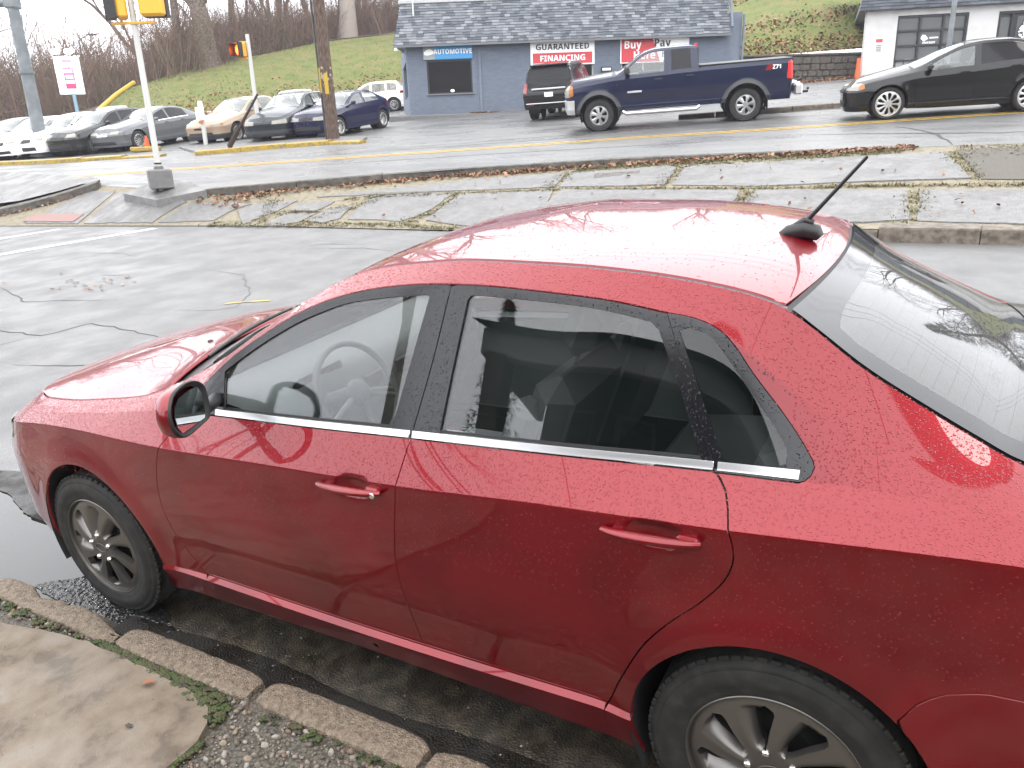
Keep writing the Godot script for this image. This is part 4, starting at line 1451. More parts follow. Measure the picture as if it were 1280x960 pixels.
func cabin(b: Body, car: Node3D) -> void:
	var dash := MB.new()
	var rows := []
	for k in 9:
		var z := -0.70 + 1.4 * k / 8.0
		var hood := 0.035 * exp(-pow((z - 0.36) / 0.16, 2.0))
		rows.append([Vector3(0.56, 0.98, z), Vector3(0.70, 0.995, z), Vector3(0.84, 0.975 + hood, z), Vector3(0.90, 0.94 + hood, z), Vector3(0.915, 0.86, z), Vector3(0.90, 0.72, z), Vector3(0.82, 0.60, z), Vector3(0.70, 0.45, z)])
	dash.sheet(rows)
	dash.box(Vector3(1.1, 0.5, 0), Vector3(0.5, 0.2, 0.16), Basis.IDENTITY, 0.03)
	dash.box(Vector3(1.35, 0.58, 0), Vector3(0.3, 0.1, 0.2), Basis.IDENTITY, 0.03)
	var d := obj("dashboard", dash, M.interior_grey, car)
	var binn := MB.new()
	binn.box(Vector3(0.872, 0.965, 0.36), Vector3(0.03, 0.07, 0.26), Basis(Vector3(0, 0, 1), -0.4), 0.015)
	obj("instrument_binnacle", binn, M.trim, d)
	var vents := MB.new()
	for z in [-0.62, -0.1, 0.1, 0.64]:
		vents.box(Vector3(0.912, 0.87, z), Vector3(0.015, 0.06, 0.11), Basis(Vector3(0, 0, 1), 0.1), 0.006)
	obj("air_vents", vents, M.trim, d)
	var sw := MB.new()
	var c := Vector3(1.06, 0.93, 0.36)
	var sb := Basis(Vector3(0, 0, 1), 0.42)   # the wheel leans back
	var ring := []; var rr := []
	for i in 33:
		var a := TAU * i / 32
		ring.append(c + sb * Vector3(0, sin(a) * 0.185, cos(a) * 0.185)); rr.append(0.0125)
	sw.tube(ring, rr, 8, false)
	for a in [PI * 0.5 + 2.0, PI * 0.5, -0.3, PI + 0.3]:
		sw.tube([c, c + sb * Vector3(0, sin(a) * 0.17, cos(a) * 0.17)] if a != PI * 0.5 else [c, c + sb * Vector3(0, -0.17, 0)], [0.016, 0.010], 6)
	sw.sphere(c, Vector3(0.025, 0.05, 0.055), sb, 7, 12)
	sw.tube([c, Vector3(0.84, 0.84, 0.36)], [0.03, 0.04], 8)
	obj("steering_wheel", sw, M.wheel_grey, car)
	for z in [0.36, -0.36]:
		seat(Vector3(1.52, 0.40, z), 0.50, car)
	var bench := MB.new()
	bench.box(Vector3(2.22, 0.52, 0), Vector3(0.5, 0.18, 1.26), Basis(Vector3(0, 0, 1), 0.1), 0.06)
	bench.box(Vector3(2.50, 0.78, 0), Vector3(0.16, 0.56, 1.26), Basis(Vector3(0, 0, 1), -0.38), 0.06)
	var be := obj("rear_bench", bench, M.seat, car)
	for z in [0.36, -0.36]:
		var hr := MB.new()
		hr.box(Vector3(2.64, 1.12, z), Vector3(0.10, 0.16, 0.25), Basis(Vector3(0, 0, 1), -0.3), 0.04)
		obj("headrest", hr, M.seat, be)
	var shelf := MB.new()
	shelf.box(Vector3(2.86, 1.035, 0), Vector3(0.42, 0.02, 1.25))
	obj("parcel_shelf", shelf, M.interior_grey, car)
	var lining := MB.new()
	for q in [[0.66, 1.56, 0.40, 0.965, 1.56], [1.62, 2.20, 0.45, 1.0, 2.38]]:
		lining = b.panel(false, PackedVector2Array([Vector2(q[0], q[2]), Vector2(q[1], q[2]), Vector2(q[1], 0.72), Vector2(q[4], 0.80), Vector2(q[4], q[3]), Vector2(q[0], q[3] - 0.01)]), 0.06, -0.07, 0.03)
		two("door_lining", [[lining, M.interior_grey]], car)
	var hl := MB.new()
	hl.join(b.panel(true, PackedVector2Array([Vector2(1.36, -0.53), Vector2(2.58, -0.53), Vector2(2.58, 0.53), Vector2(1.36, 0.53)]), 0.08, -0.03, 0.0))
	obj("headlining", hl, M.headlining, car)
	var im := MB.new()
	im.box(Vector3(1.20, 1.33, 0), Vector3(0.03, 0.06, 0.24), Basis.IDENTITY, 0.012)
	im.tube([Vector3(1.20, 1.34, 0), Vector3(1.25, 1.40, 0)], [0.008, 0.008], 6)
	obj("inside_mirror", im, M.trim, car)

func seat(at: Vector3, w: float, car: Node3D) -> void:
	var s := MB.new()
	s.box(at + Vector3(0, 0.12, 0), Vector3(0.50, 0.16, w), Basis(Vector3(0, 0, 1), 0.12), 0.06)
	for side in [-1.0, 1.0]:
		s.box(at + Vector3(0.02, 0.18, side * w * 0.44), Vector3(0.44, 0.10, 0.09), Basis(Vector3(0, 0, 1), 0.1), 0.04)
	var bk := Basis(Vector3(0, 0, 1), -0.36)
	s.box(at + Vector3(0.34, 0.46, 0), Vector3(0.13, 0.62, w * 0.96), bk, 0.06)
	for side in [-1.0, 1.0]:
		s.box(at + Vector3(0.29, 0.46, side * w * 0.43), Vector3(0.12, 0.50, 0.10), bk, 0.045)
	var o := obj("seat", s, M.seat, car)
	var h := MB.new()
	h.box(at + Vector3(0.475, 0.86, 0), Vector3(0.10, 0.17, 0.26), bk, 0.045)
	for side in [-1.0, 1.0]:
		h.tube([at + Vector3(0.43, 0.72, side * 0.06), at + Vector3(0.47, 0.84, side * 0.06)], [0.006, 0.006], 6)
	obj("headrest", h, M.seat, o)

# ---------------------------------------------------------------- ground, roads, pavements
func ground() -> void:
	var far := MB.new()
	far.face([Vector3(-800, -0.6, 800), Vector3(800, -0.6, 800), Vector3(800, -0.6, -800), Vector3(-800, -0.6, -800)])
	struct("ground", far, M.wood_earth)
	# the near street
	var st := MB.new()
	var rows := []
	var xs := []
	for i in 61:
		xs.append(-60.0 + i * 1.6)
	for k in 9:
		var line := []
		for x in xs:
			var ka := lerp_table(x, KERB_A)
			var z := lerpf(0.935, ka - 0.02, k / 8.0)
			line.append(Vector3(x, street_y(x, z), z))
		rows.append(line)
	st.sheet(rows)
	struct("street", st, M.asphalt)
	# the main road and the lot behind it share one plane
	rows = []
	for k in 13:
		var line := []
		for x in xs:
			var kb := lerp_table(x, KERB_B)
			var z := lerpf(kb, -48.0, pow(k / 12.0, 1.3))
			line.append(on_road(x, z))
		rows.append(line)
	var rd := MB.new()
	rd.sheet(rows)
	struct("main_road", rd, M.road)
	var lot := MB.new()
	rows = []
	for k in 4:
		var line := []
		for i in 12:
			var x := -140.0 + i * 7.3
			line.append(on_road(x, lerpf(-13.2, -50.0, k / 3.0) if x > -60 else lerpf(-12.0, -50.0, k / 3.0), -0.01))
		rows.append(line)
	lot.sheet(rows)
	struct("main_road_beyond", lot, M.road)
	# the strip between the two roads: earth, with paving slabs on it
	rows = []
	for k in 11:
		var line := []
		for i in 101:
			var x := -60.0 + i * 0.96
			var ka := lerp_table(x, KERB_A)
			var kb := lerp_table(x, KERB_B)
			var z := lerpf(ka, kb, k / 10.0)
			line.append(on_island(x, z - 0.001, -0.004))
		rows.append(line)
	var isl := MB.new()
	isl.sheet(rows)
	struct("verge", isl, M.dirt)
	var paving := Node3D.new()
	paving.name = "pavement_of_slabs"
	add_child(paving)
	paving.set_meta("kind", "structure")
	for q in [
		[[-9.08, -8.66], [-8.33, -8.91], [-8.34, -8.32], [-8.56, -7.71], [-9.32, -8.25]],
		[[-8.15, -8.76], [-7.41, -8.97], [-7.4, -8.41], [-8.05, -8.38]],
		[[-8.02, -7.69], [-7.97, -8.22], [-7.3, -8.28], [-7.27, -7.77], [-7.66, -7.63]],
		[[-7.12, -7.85], [-7.25, -8.42], [-7.1, -8.71], [-6.81, -8.72], [-6.48, -7.99], [-6.65, -7.77]],
		[[-6.31, -7.95], [-6.71, -9.07], [-6.63, -9.33], [-5.8, -9.6], [-5.14, -9.54], [-4.97, -8.76], [-4.9, -8.18], [-5.07, -7.86], [-5.65, -7.95]],
		[[-4.59, -7.9], [-4.97, -9.54], [-3.95, -9.65], [-3.2, -9.76], [-2.85, -8.78], [-2.75, -7.6], [-3.4, -7.5]],
		[[-2.6, -7.62], [-3.07, -9.76], [0.06, -9.37], [0.17, -8.49], [0.18, -7.45]],
		[[0.31, -9.34], [2.26, -9.09], [2.42, -7.43], [1.98, -7.33], [0.30, -7.45]],
		[[2.43, -9.08], [4.6, -9.02], [4.5, -7.15], [2.49, -7.39]], [[4.75, -9.0], [7.2, -8.9], [7.1, -7.1], [4.65, -7.15]], [[7.35, -8.9], [9.6, -8.8], [9.5, -7.0], [7.25, -7.1]],
		[[-8.05, -9.13], [-5.28, -10.62], [-3.6, -11.12], [-3.3, -10.0], [-5.34, -9.75], [-6.8, -9.45]],
		[[-3.50, -11.12], [-1.76, -11.55], [-1.53, -11.35], [-1.28, -9.90], [-3.2, -10.0]],
		[[-1.43, -11.41], [2.6, -11.96], [3.0, -9.80], [0.26, -9.60], [-1.14, -9.90]],
		[[-10.9, -7.65], [-9.5, -7.8], [-9.45, -8.25], [-9.25, -8.6], [-9.8, -8.55], [-10.6, -8.4]],
		[[-13.2, -7.55], [-11.1, -7.65], [-10.8, -8.3], [-12.0, -8.55], [-13.5, -8.7]], [[-15.3, -7.5], [-13.4, -7.55], [-13.7, -8.75], [-15.0, -8.9]],
	]:
		var b := MB.new()
		var pts := []
		for i in q.size():
			var a := Vector2(q[i][0], q[i][1])
			var c := Vector2(q[(i + 1) % q.size()][0], q[(i + 1) % q.size()][1])
			var n := maxi(1, int(a.distance_to(c) / 0.16))
			for k in n:
				var p := a.lerp(c, float(k) / n)
				pts.append(p + Vector2(rng.randf_range(-1, 1), rng.randf_range(-1, 1)) * (0.018 if k else 0.03))
		var poly := PackedVector2Array(pts)
		slab_on(b, poly, on_island, 0.012 + rng.randf() * 0.006, Vector2(rng.randf_range(-0.003, 0.004), rng.randf_range(-0.004, 0.004)))
		obj("slab", b, M.slab, paving)
	var rough := MB.new()
	slab_on(rough, PackedVector2Array([Vector2(2.76, -12.2), Vector2(5.2, -12.6), Vector2(9.5, -12.9), Vector2(9.5, -9.2), Vector2(6, -9.3), Vector2(3.11, -9.75)]), on_island, 0.012, Vector2.ZERO)
	obj("broken_surface", rough, M.aggregate, paving)
	var drain := MB.new()   # an iron cover in the second slab
	slab_on(drain, PackedVector2Array([Vector2(-2.95, -10.95), Vector2(-2.15, -11.15), Vector2(-2.05, -10.85), Vector2(-2.8, -10.6)]), on_island, 0.020, Vector2.ZERO)
	obj("iron_cover", drain, M.kerb, paving)
	# kerbs
	var kerb_main := Node3D.new()
	kerb_main.name = "kerb"
	add_child(kerb_main)
	kerb_main.set_meta("kind", "structure")
	var x := -10.5
	while x < 2.0:
		var w := rng.randf_range(1.3, 1.9)
		kerb_piece(kerb_main, KERB_B, x, minf(x + w, 2.1) - 0.012, func(xx, zz, up): return on_road(xx, zz, up), 0.012, -0.30, 0.16, M.kerb)
		x += w
	x = -30.0
	while x < -15.2:
		var w := rng.randf_range(1.5, 2.2)
		kerb_piece(kerb_main, [[-60.0, -8.6], [-20.6, -8.0], [-17.05, -7.92], [-15.87, -8.42], [-14.67, -9.12]], x, minf(x + w, -14.7) - 0.012, func(xx, zz, up): return on_island(xx, zz, up), 0.17, -0.1, -0.18, M.kerb)
		x += w
	var corner := MB.new()   # the raised corner behind that kerb
	rows = []
	for k in 4:
		var line := []
		for i in 17:
			var xx := -30.0 + i * 0.95
			var z0 := lerp_table(xx, [[-60.0, -8.75], [-20.6, -8.15], [-17.05, -8.1], [-15.87, -8.6], [-14.67, -9.2]])
			line.append(on_island(xx, lerpf(z0, lerp_table(xx, KERB_B) - 0.1, k / 3.0), 0.165))
		rows.append(line)
	corner.sheet(rows)
	struct("corner_pavement", corner, M.slab)
	var kerb_near_street := Node3D.new()
	kerb_near_street.name = "kerb_far_side"
	add_child(kerb_near_street)
	kerb_near_street.set_meta("kind", "structure")
	x = -0.6
	while x < 16.0:
		var w := rng.randf_range(0.8, 1.3)
		kerb_piece(kerb_near_street, KERB_A, x, x + w - 0.010, func(xx, zz, up): return Vector3(xx, street_y(xx, zz) + up, zz), lerp_table(x, [[-0.6, 0.09], [2.0, 0.165], [40.0, 0.165]]), -0.1, 0.26, M.kerb_pale)
		x += w
	# the block the near signal post stands on
	var block := MB.new()
	slab_on(block, PackedVector2Array([Vector2(-12.78, -8.30), Vector2(-11.39, -8.05), Vector2(-10.45, -8.55), Vector2(-11.5, -8.95), Vector2(-12.4, -8.9)]), on_island, 0.17, Vector2.ZERO)
	struct("signal_plinth", block, M.slab_dark)
	var red := MB.new()
	slab_on(red, PackedVector2Array([Vector2(-15.45, -7.56), Vector2(-13.62, -7.58), Vector2(-13.62, -7.86), Vector2(-15.45, -7.88)]), on_island, 0.030, Vector2.ZERO)
	struct("tactile_paving", red, M.tactile)
	# markings and cracks
	var mk := func(xx, zz, up): return Vector3(xx, street_y(xx, zz) + up, zz)
	struct("crosswalk_line", ribbon([Vector2(-11.75, -4.0), Vector2(-10.62, -7.36)], 0.30, mk, 0.005), M.white_line)
	struct("crosswalk_line_002", ribbon([Vector2(-14.2, -4.6), Vector2(-13.4, -7.15)], 0.28, mk, 0.005), M.white_line)
	for q in [[[-7.2, -1.3], [-5.76, -1.78], [-5.0, -1.77], [-4.87, -2.25], [-3.7, -2.12], [-2.9, -1.9]], [[-5.05, -1.75], [-5.3, -0.9], [-5.2, -0.2]], [[-8.5, -3.2], [-6.9, -2.7], [-5.6, -3.05]], [[-4.3, -1.1], [-3.2, -1.35], [-2.6, -1.2]]]:
		struct("road_crack", ribbon(wiggle(q.map(func(p): return Vector2(p[0], p[1])), 0.025, 0.12), 0.017, mk, 0.004, true), M.crack)
	for q in [[[-6.0, -4.6], [-4.97, -4.38], [-4.1, -3.7], [-3.72, -3.15], [-3.85, -2.95], [-4.6, -2.85]], [[-5.4, -6.0], [-4.4, -6.1], [-3.5, -5.9]], [[-5.4, -5.85], [-5.6, -6.1], [-5.4, -6.3], [-4.6, -6.35]], [[-9.6, -5.2], [-8.7, -5.3], [-8.1, -5.1]], [[-7.4, -4.0], [-6.8, -4.1]]]:
		struct("road_crack", ribbon(wiggle(q.map(func(p): return Vector2(p[0], p[1])), 0.02, 0.12), 0.016, mk, 0.004, true), M.crack_soft)
	struct("yellow_mark", ribbon([Vector2(-3.95, -3.2), Vector2(-3.75, -3.33), Vector2(-3.5, -3.42)], 0.05, mk, 0.006), M.yellow_line)
	var yl := [[-26.0, -7.9], [-12.66, -12.27], [-8.0, -13.77], [-3.69, -15.31], [-0.93, -16.0], [3.88, -17.58], [12.0, -20.0]]
	for off in [0.0, 0.26]:
		struct("yellow_line" if off == 0.0 else "yellow_line_002", ribbon(curve_pts(yl, off), 0.15, func(xx, zz, up): return on_road(xx, zz, up), 0.006), M.yellow_line)
	for q in [[[1.55, -15.9], [2.0, -15.2], [2.3, -14.6], [2.6, -13.4], [2.7, -12.7]], [[-0.2, -14.9], [1.2, -14.7], [2.2, -14.5], [3.4, -14.2], [5.0, -14.6]]]:
		struct("road_crack", ribbon(wiggle(q.map(func(p): return Vector2(p[0], p[1])), 0.03, 0.2), 0.07, func(xx, zz, up): return on_road(xx, zz, up), 0.005, true), M.crack)
	for q in [[[-14.0, -13.0], [-7.0, -15.4], [1.0, -18.0]], [[-12.0, -11.4], [-6.0, -13.2], [0.0, -14.6]], [[-12.0, -14.0], [-6.0, -16.6], [0.0, -19.0]], [[-9.0, -17.5], [-5.0, -19.0], [-3.8, -19.4]]]:
		struct("road_seam", ribbon(wiggle(q.map(func(p): return Vector2(p[0], p[1])), 0.03, 0.4), 0.05, func(xx, zz, up): return on_road(xx, zz, up), 0.004, true), M.crack_soft)
	# far kerbs, painted and plain
	var ky := Node3D.new()
	ky.name = "yellow_kerb"
	add_child(ky)
	ky.set_meta("kind", "structure")
	for q in [[[-60.0, -6.5], [-26.79, -13.38], [-24.03, -13.47], [-21.94, -14.12], [-19.6, -14.5]], [[-18.0, -14.55], [-17.3, -14.85], [-16.07, -15.58], [-14.08, -16.3], [-12.74, -16.2]]]:
		var x0: float = q[0][0] if q[0][0] > -50 else -34.0
		var x1: float = q[q.size() - 1][0]
		var n := int(ceil((x1 - x0) / 1.6))
		for i in n:
			var a := lerpf(x0, x1, float(i) / n)
			var e := lerpf(x0, x1, float(i + 1) / n) - 0.012
			var tall := 0.13 * (1.0 - smoothstep(0.75, 1.0, (float(i) + 0.5) / n) * 0.6)
			kerb_piece(ky, q, a, e, func(xx, zz, up): return on_road(xx, zz, up), tall, -0.05, 0.30, M.yellow_kerb)
	var isle := MB.new()   # the raised bed behind the yellow kerb where the wooden pole stands
	slab_on(isle, PackedVector2Array([Vector2(-17.9, -14.75), Vector2(-16.07, -15.8), Vector2(-14.08, -16.5), Vector2(-13.0, -16.5), Vector2(-13.6, -17.6), Vector2(-15.5, -18.2), Vector2(-19.0, -18.6), Vector2(-22.5, -18.2), Vector2(-21.5, -16.8), Vector2(-19.5, -15.6)]), on_road, 0.07, Vector2.ZERO)
	struct("lot_island", isle, M.slab)
	var kl := Node3D.new()
	kl.name = "kerb_of_lot"
	add_child(kl)
	kl.set_meta("kind", "structure")
	for i in 7:
		var a := -4.1 + i * 0.95
		kerb_piece(kl, [[-4.1, -19.45], [-1.83, -20.11], [-0.74, -20.6], [3.0, -21.6], [9.0, -23.0]], a, a + 0.93, func(xx, zz, up): return on_road(xx, zz, up), 0.13, -0.05, 0.26, M.kerb_pale)
	# near pavement
	near_pavement()

func curve_pts(t: Array, off: float) -> Array:
	var out := []
	for i in t.size() - 1:
		for k in 8:
			var f := k / 8.0
			out.append(Vector2(lerpf(t[i][0], t[i + 1][0], f), lerpf(t[i][1], t[i + 1][1], f) - off))
	return out

func slab_on(b: MB, poly: PackedVector2Array, place: Callable, up: float, tilt: Vector2) -> void:
	var t := Geometry2D.triangulate_polygon(poly)
	var c := Vector2.ZERO
	for p in poly:
		c += p / poly.size()
	var top := []
	for p in poly:
		top.append(place.call(p.x, p.y, up + (p - c).dot(tilt)))
	var f := b.v.size()
	for p in top:
		b.add(p, Vector3.UP)
	for i in range(0, t.size(), 3):
		b.tri(f + t[i], f + t[i + 1], f + t[i + 2])
	var turn := -1.0 if Geometry2D.is_polygon_clockwise(poly) else 1.0
	for i in poly.size():
		var k := (i + 1) % poly.size()
		var e := (poly[k] - poly[i]).normalized() * turn
		var nn := Vector3(e.y, 0, -e.x)
		var g := b.v.size()
		for q in [[i, 0.0], [k, 0.0], [k, 1.0], [i, 1.0]]:
			b.add(top[q[0]] - Vector3(0, (up + 0.06) * q[1], 0), nn)
		b.tri(g, g + 1, g + 2); b.tri(g, g + 2, g + 3)

func kerb_piece(parent: Node3D, line: Array, x0: float, x1: float, place: Callable, top: float, bottom: float, width: float, m: Material) -> void:   # one length of kerb; it lies on the far side of the line when width > 0
	var b := MB.new()
	var n := 4
	var rows := []
	var jit := rng.randf_range(-0.006, 0.006)
	for i in n + 1:
		var x := lerpf(x0, x1, float(i) / n)
		var z := lerp_table(x, line)
		var dx := 0.05
		var t := Vector2(2 * dx, lerp_table(x + dx, line) - lerp_table(x - dx, line)).normalized()
		var out := Vector2(-t.y, t.x) * (-1.0 if width > 0 else 1.0)   # towards -z
		var w := absf(width)
		var s := 1.0 if width > 0 else -1.0
		var row := []
		for q in [[0.0, bottom], [0.0, top - 0.025], [0.008, top - 0.008], [0.025, top], [w - 0.012, top], [w, top - 0.012], [w, bottom]]:
			var p: Vector2 = Vector2(x, z) + Vector2(-t.y, t.x) * -1.0 * q[0] * s + Vector2(0, rng.randf_range(-0.003, 0.003))
			row.append(place.call(p.x, p.y, q[1] + jit + rng.randf_range(-0.003, 0.003)))
		rows.append(row)
	for k in 6:
		for i in n:
			b.face([rows[i][k], rows[i + 1][k], rows[i + 1][k + 1], rows[i][k + 1]] if width > 0 else [rows[i + 1][k], rows[i][k], rows[i][k + 1], rows[i + 1][k + 1]])
	b.face([rows[0][0], rows[0][2], rows[0][5], rows[0][6]])
	b.face([rows[n][6], rows[n][5], rows[n][2], rows[n][0]])
	obj("kerb_stone", b, m, parent)

func near_pavement() -> void:
	# earth and pebbles under everything on this side
	var bed := MB.new()
	var rows := []
	for k in 14:
		var line := []
		for i in 60:
			line.append(on_street(-14.0 + i * 0.5, 1.0 + k * 0.35, 0.075 + rng.randf() * 0.006))
		rows.append(line)
	bed.sheet(rows)
	struct("path", bed, M.aggregate)
	var kerb := Node3D.new()
	kerb.name = "kerb_near_side"
	add_child(kerb)
	kerb.set_meta("kind", "structure")
	# rough, broken kerb stones: [start, end, front edge z, back edge z]
	for q in [[-4.3, -2.9, 0.945, 1.09], [-2.88, -1.75, 0.95, 1.10], [-1.72, -0.62, 0.965, 1.10], [-0.60, 0.262, 0.955, 1.070], [0.292, 0.985, 0.946, 1.068], [1.025, 1.672, 0.936, 1.062], [1.70, 2.5, 0.945, 1.07], [2.54, 3.4, 0.945, 1.07], [3.43, 4.4, 0.94, 1.06]]:
		var b := MB.new()
		var n := int((q[1] - q[0]) / 0.022)
		rows = []
		var f1 := noise(1.0, FastNoiseLite.TYPE_SIMPLEX, 3, int(q[0] * 100) + 900)
		for i in n + 1:
			var t := float(i) / n
			var x: float = lerpf(q[0], q[1], t)
			var chip: float = 0.060 * maxf(0.0, f1.get_noise_2d(x * 1.7, 7.0) - 0.12) + 0.012 * maxf(0.0, f1.get_noise_2d(x * 14.0, 3.0) - 0.15)
			var endr := 0.045 * (exp(-t * n / 1.6) + exp(-(1.0 - t) * n / 1.6))
			var row := []
			var prof := [[0.004, -0.03], [0.000, 0.060], [0.002, 0.092], [0.010, 0.104], [0.028, 0.109], [0.055, 0.110], [0.085, 0.109], [q[3] - q[2] - 0.008, 0.107], [q[3] - q[2] - 0.002, 0.094], [q[3] - q[2], 0.03]]
			for p in prof:
				var lump := f1.get_noise_3d(x * 9.0, p[0] * 24.0, p[1] * 20.0)
				var zz: float = q[2] + p[0] + (chip if p[0] < 0.05 else 0.0) + endr * (0.5 - p[0] / (q[3] - q[2])) * 0.8
				row.append(on_street(x, zz + lump * 0.0025, p[1] + lump * 0.0022 - chip * 0.35 * (1.0 if p[1] > 0.06 else 0.0) - endr * 0.25))
			rows.append(row)
		b.sheet(rows)
		for e in [0, n]:
			var g := b.v.size()
			var nn := -ST_X if e == 0 else ST_X
			for p in rows[e]:
				b.add(p, nn)
			for k in range(1, rows[e].size() - 1):
				b.tri(g, g + k, g + k + 1)
		obj("kerb_stone", b, M.kerb_stone, kerb)
	# the big paving slab with its rounded corner, and the ones before it
	var paving := Node3D.new()
	paving.name = "near_pavement"
	add_child(paving)
	paving.set_meta("kind", "structure")
	var slabs := [
		[[-1.02, 1.19], [-0.6, 1.185], [-0.235, 1.16], [-0.02, 1.115], [0.15, 1.096], [0.527, 1.098], [0.793, 1.108], [0.90, 1.135], [0.960, 1.185], [0.992, 1.25], [0.994, 1.371], [0.96, 1.6], [0.90, 2.4], [-1.02, 2.4]],
		[[-2.5, 1.21], [-1.06, 1.20], [-1.06, 2.4], [-2.5, 2.4]], [[-4.0, 1.21], [-2.54, 1.21], [-2.54, 2.4], [-4.0, 2.4]],
		[[2.05, 1.25], [2.3, 1.13], [3.4, 1.12], [3.4, 2.4], [2.0, 2.4]]]
	for q in slabs:
		var poly := PackedVector2Array()
		var line := curve_between(q.map(func(p): return Vector2(p[0], p[1])) + [Vector2(q[0][0], q[0][1])], 0.05)
		for p in line:
			poly.append(p + Vector2(rng.randf_range(-1, 1), rng.randf_range(-1, 1)) * 0.005)
		poly.remove_at(poly.size() - 1)
		var b := MB.new()
		# gridded top, slightly dished, with a worn edge
		var lo := Vector2(1e9, 1e9); var hi := -lo
		for p in poly:
			lo = lo.min(p); hi = hi.max(p)
		var place := func(xx, zz): return on_street(xx, zz, 0.100 + 0.004 * sin(xx * 2.3 + zz * 3.1) + 0.003 * sin(zz * 9.0 - xx * 5.0))
		var step := 0.06
		var x := lo.x
		while x < hi.x:
			var z := lo.y
			while z < hi.y:
				var cell := PackedVector2Array([Vector2(x, z), Vector2(x + step, z), Vector2(x + step, z + step), Vector2(x, z + step)])
				for piece in Geometry2D.intersect_polygons(cell, poly):
					var t := Geometry2D.triangulate_polygon(piece)
					var g := b.v.size()
					for p in piece:
						b.add(place.call(p.x, p.y), ST_Y)
					for i in range(0, t.size(), 3):
						b.tri(g + t[i], g + t[i + 1], g + t[i + 2])
				z += step
			x += step
		for i in poly.size():
			var p := poly[i]
			var r := poly[(i + 1) % poly.size()]
			var top0: Vector3 = place.call(p.x, p.y)
			var top1: Vector3 = place.call(r.x, r.y)
			var e := (top1 - top0).normalized()
			b.flat_n([top0, top1, top1 - ST_Y * 0.06, top0 - ST_Y * 0.06], e.cross(ST_Y) * (1.0 if Geometry2D.is_polygon_clockwise(poly) else -1.0))
		obj("slab", b, M.concrete, paving)
	for q in [[0.735, 1.305, 0.010]]:
		var st := MB.new()
		var ring2 := []
		for i in 14:
			var a := TAU * i / 14
			var rr: float = q[2] * rng.randf_range(0.55, 1.2)
			ring2.append([q[0] + cos(a) * rr * 1.5, q[1] + sin(a) * rr * 0.8])
		flat_patch(st, ring2, 0.1078, 0.002)
		struct("dark_stain", st, M.stain)
	# the gutter: dark grit by the kerb, and standing water
	var gut := MB.new()
	rows = []
	for i in 120:
		var x := -0.2 + i * 0.05
		rows.append([on_street(x, 0.955, 0.016), on_street(x, 0.86 + 0.012 * sin(x * 7.0), 0.012), on_street(x, 0.55 + 0.05 * sin(x * 2.1), 0.007), on_street(x, -0.95 + 0.04 * sin(x * 3.0), 0.004)])
	gut.sheet(rows)
	struct("gutter_grit", gut, M.gutter)
	var dark := MB.new()
	rows = []
	for i in 120:
		var x := 0.1 + i * 0.05
		rows.append([on_street(x, 0.96, 0.026), on_street(x, 0.865 + 0.014 * sin(x * 5.0) + 0.006 * sin(x * 23.0), 0.020), on_street(x, 0.815 + 0.015 * sin(x * 6.0) + rng.randf() * 0.008, 0.011)])
	dark.sheet(rows)
	struct("gutter_silt", dark, M.silt)
	var pud := MB.new()
	var ring := [[-3.4, 0.955], [-2.4, 0.955], [-1.4, 0.955], [-0.6, 0.955], [0.0, 0.95], [0.3, 0.945], [0.42, 0.90], [0.30, 0.82], [0.12, 0.74], [-0.2, 0.62], [-0.7, 0.50], [-1.2, 0.43], [-1.6, 0.30], [-2.2, 0.22], [-3.0, 0.30], [-3.5, 0.5]]
	flat_patch(pud, ring, 0.010)
	struct("puddle", pud, M.water)
	var rip := MB.new()
	flat_patch(rip, [[-0.55, 0.90], [-0.1, 0.93], [0.28, 0.93], [0.40, 0.89], [0.28, 0.81], [0.10, 0.735], [-0.15, 0.72], [-0.4, 0.77]], 0.014)
	struct("puddle_ripples", rip, M.ripple)
	var leafs := MB.new()
	flat_patch(leafs, [[-2.05, 0.26], [-1.7, 0.20], [-1.35, 0.33], [-1.15, 0.47], [-1.25, 0.52], [-1.6, 0.42], [-1.95, 0.38]], 0.016)
	struct("silt_patch", leafs, M.silt)

func flat_patch(b: MB, ring: Array, up: float, jit := 0.006) -> void:
	var line := curve_between(ring.map(func(p): return Vector2(p[0], p[1])) + [Vector2(ring[0][0], ring[0][1])], 0.04)
	var poly := PackedVector2Array()
	for p in line:
		poly.append(p + Vector2(rng.randf_range(-1, 1), rng.randf_range(-1, 1)) * jit)
	poly.remove_at(poly.size() - 1)
	var t := Geometry2D.triangulate_polygon(poly)
	var f := b.v.size()
	for p in poly:
		b.add(on_street(p.x, p.y, up), ST_Y)
	for i in range(0, t.size(), 3):
		b.tri(f + t[i], f + t[i + 1], f + t[i + 2])

# ---------------------------------------------------------------- the other cars
func u_at(b: Body, z: float, tail := false) -> float:
	var u := b.u1 if tail else b.u0
	while b.pz.at(u) < z:
		u += -0.01 if tail else 0.01
	return u

func strip(b: Body, xa: float, xb: float, bow_a: float, bow_b: float, inset := 0.004) -> PackedVector2Array:   # a piece of the top between two bowed lines
	var out := PackedVector2Array()
	for i in 13:
		var t := i / 12.0 * 2.0 - 1.0
		var x := xa + bow_a * (1.0 - t * t)
		out.append(Vector2(x, t * (b.edge_z.at(xa) - inset)))
	for i in range(1, 10):
		var x := lerpf(xa, xb, i / 10.0)
		out.append(Vector2(x, b.edge_z.at(x) - inset))
	for i in 13:
		var t := 1.0 - i / 12.0 * 2.0
		var x := xb + bow_b * (1.0 - t * t)
		out.append(Vector2(x, t * (b.edge_z.at(xb) - inset)))
	for i in range(9, 0, -1):
		var x := lerpf(xa, xb, i / 10.0)
		out.append(Vector2(x, -b.edge_z.at(x) + inset))
	return out

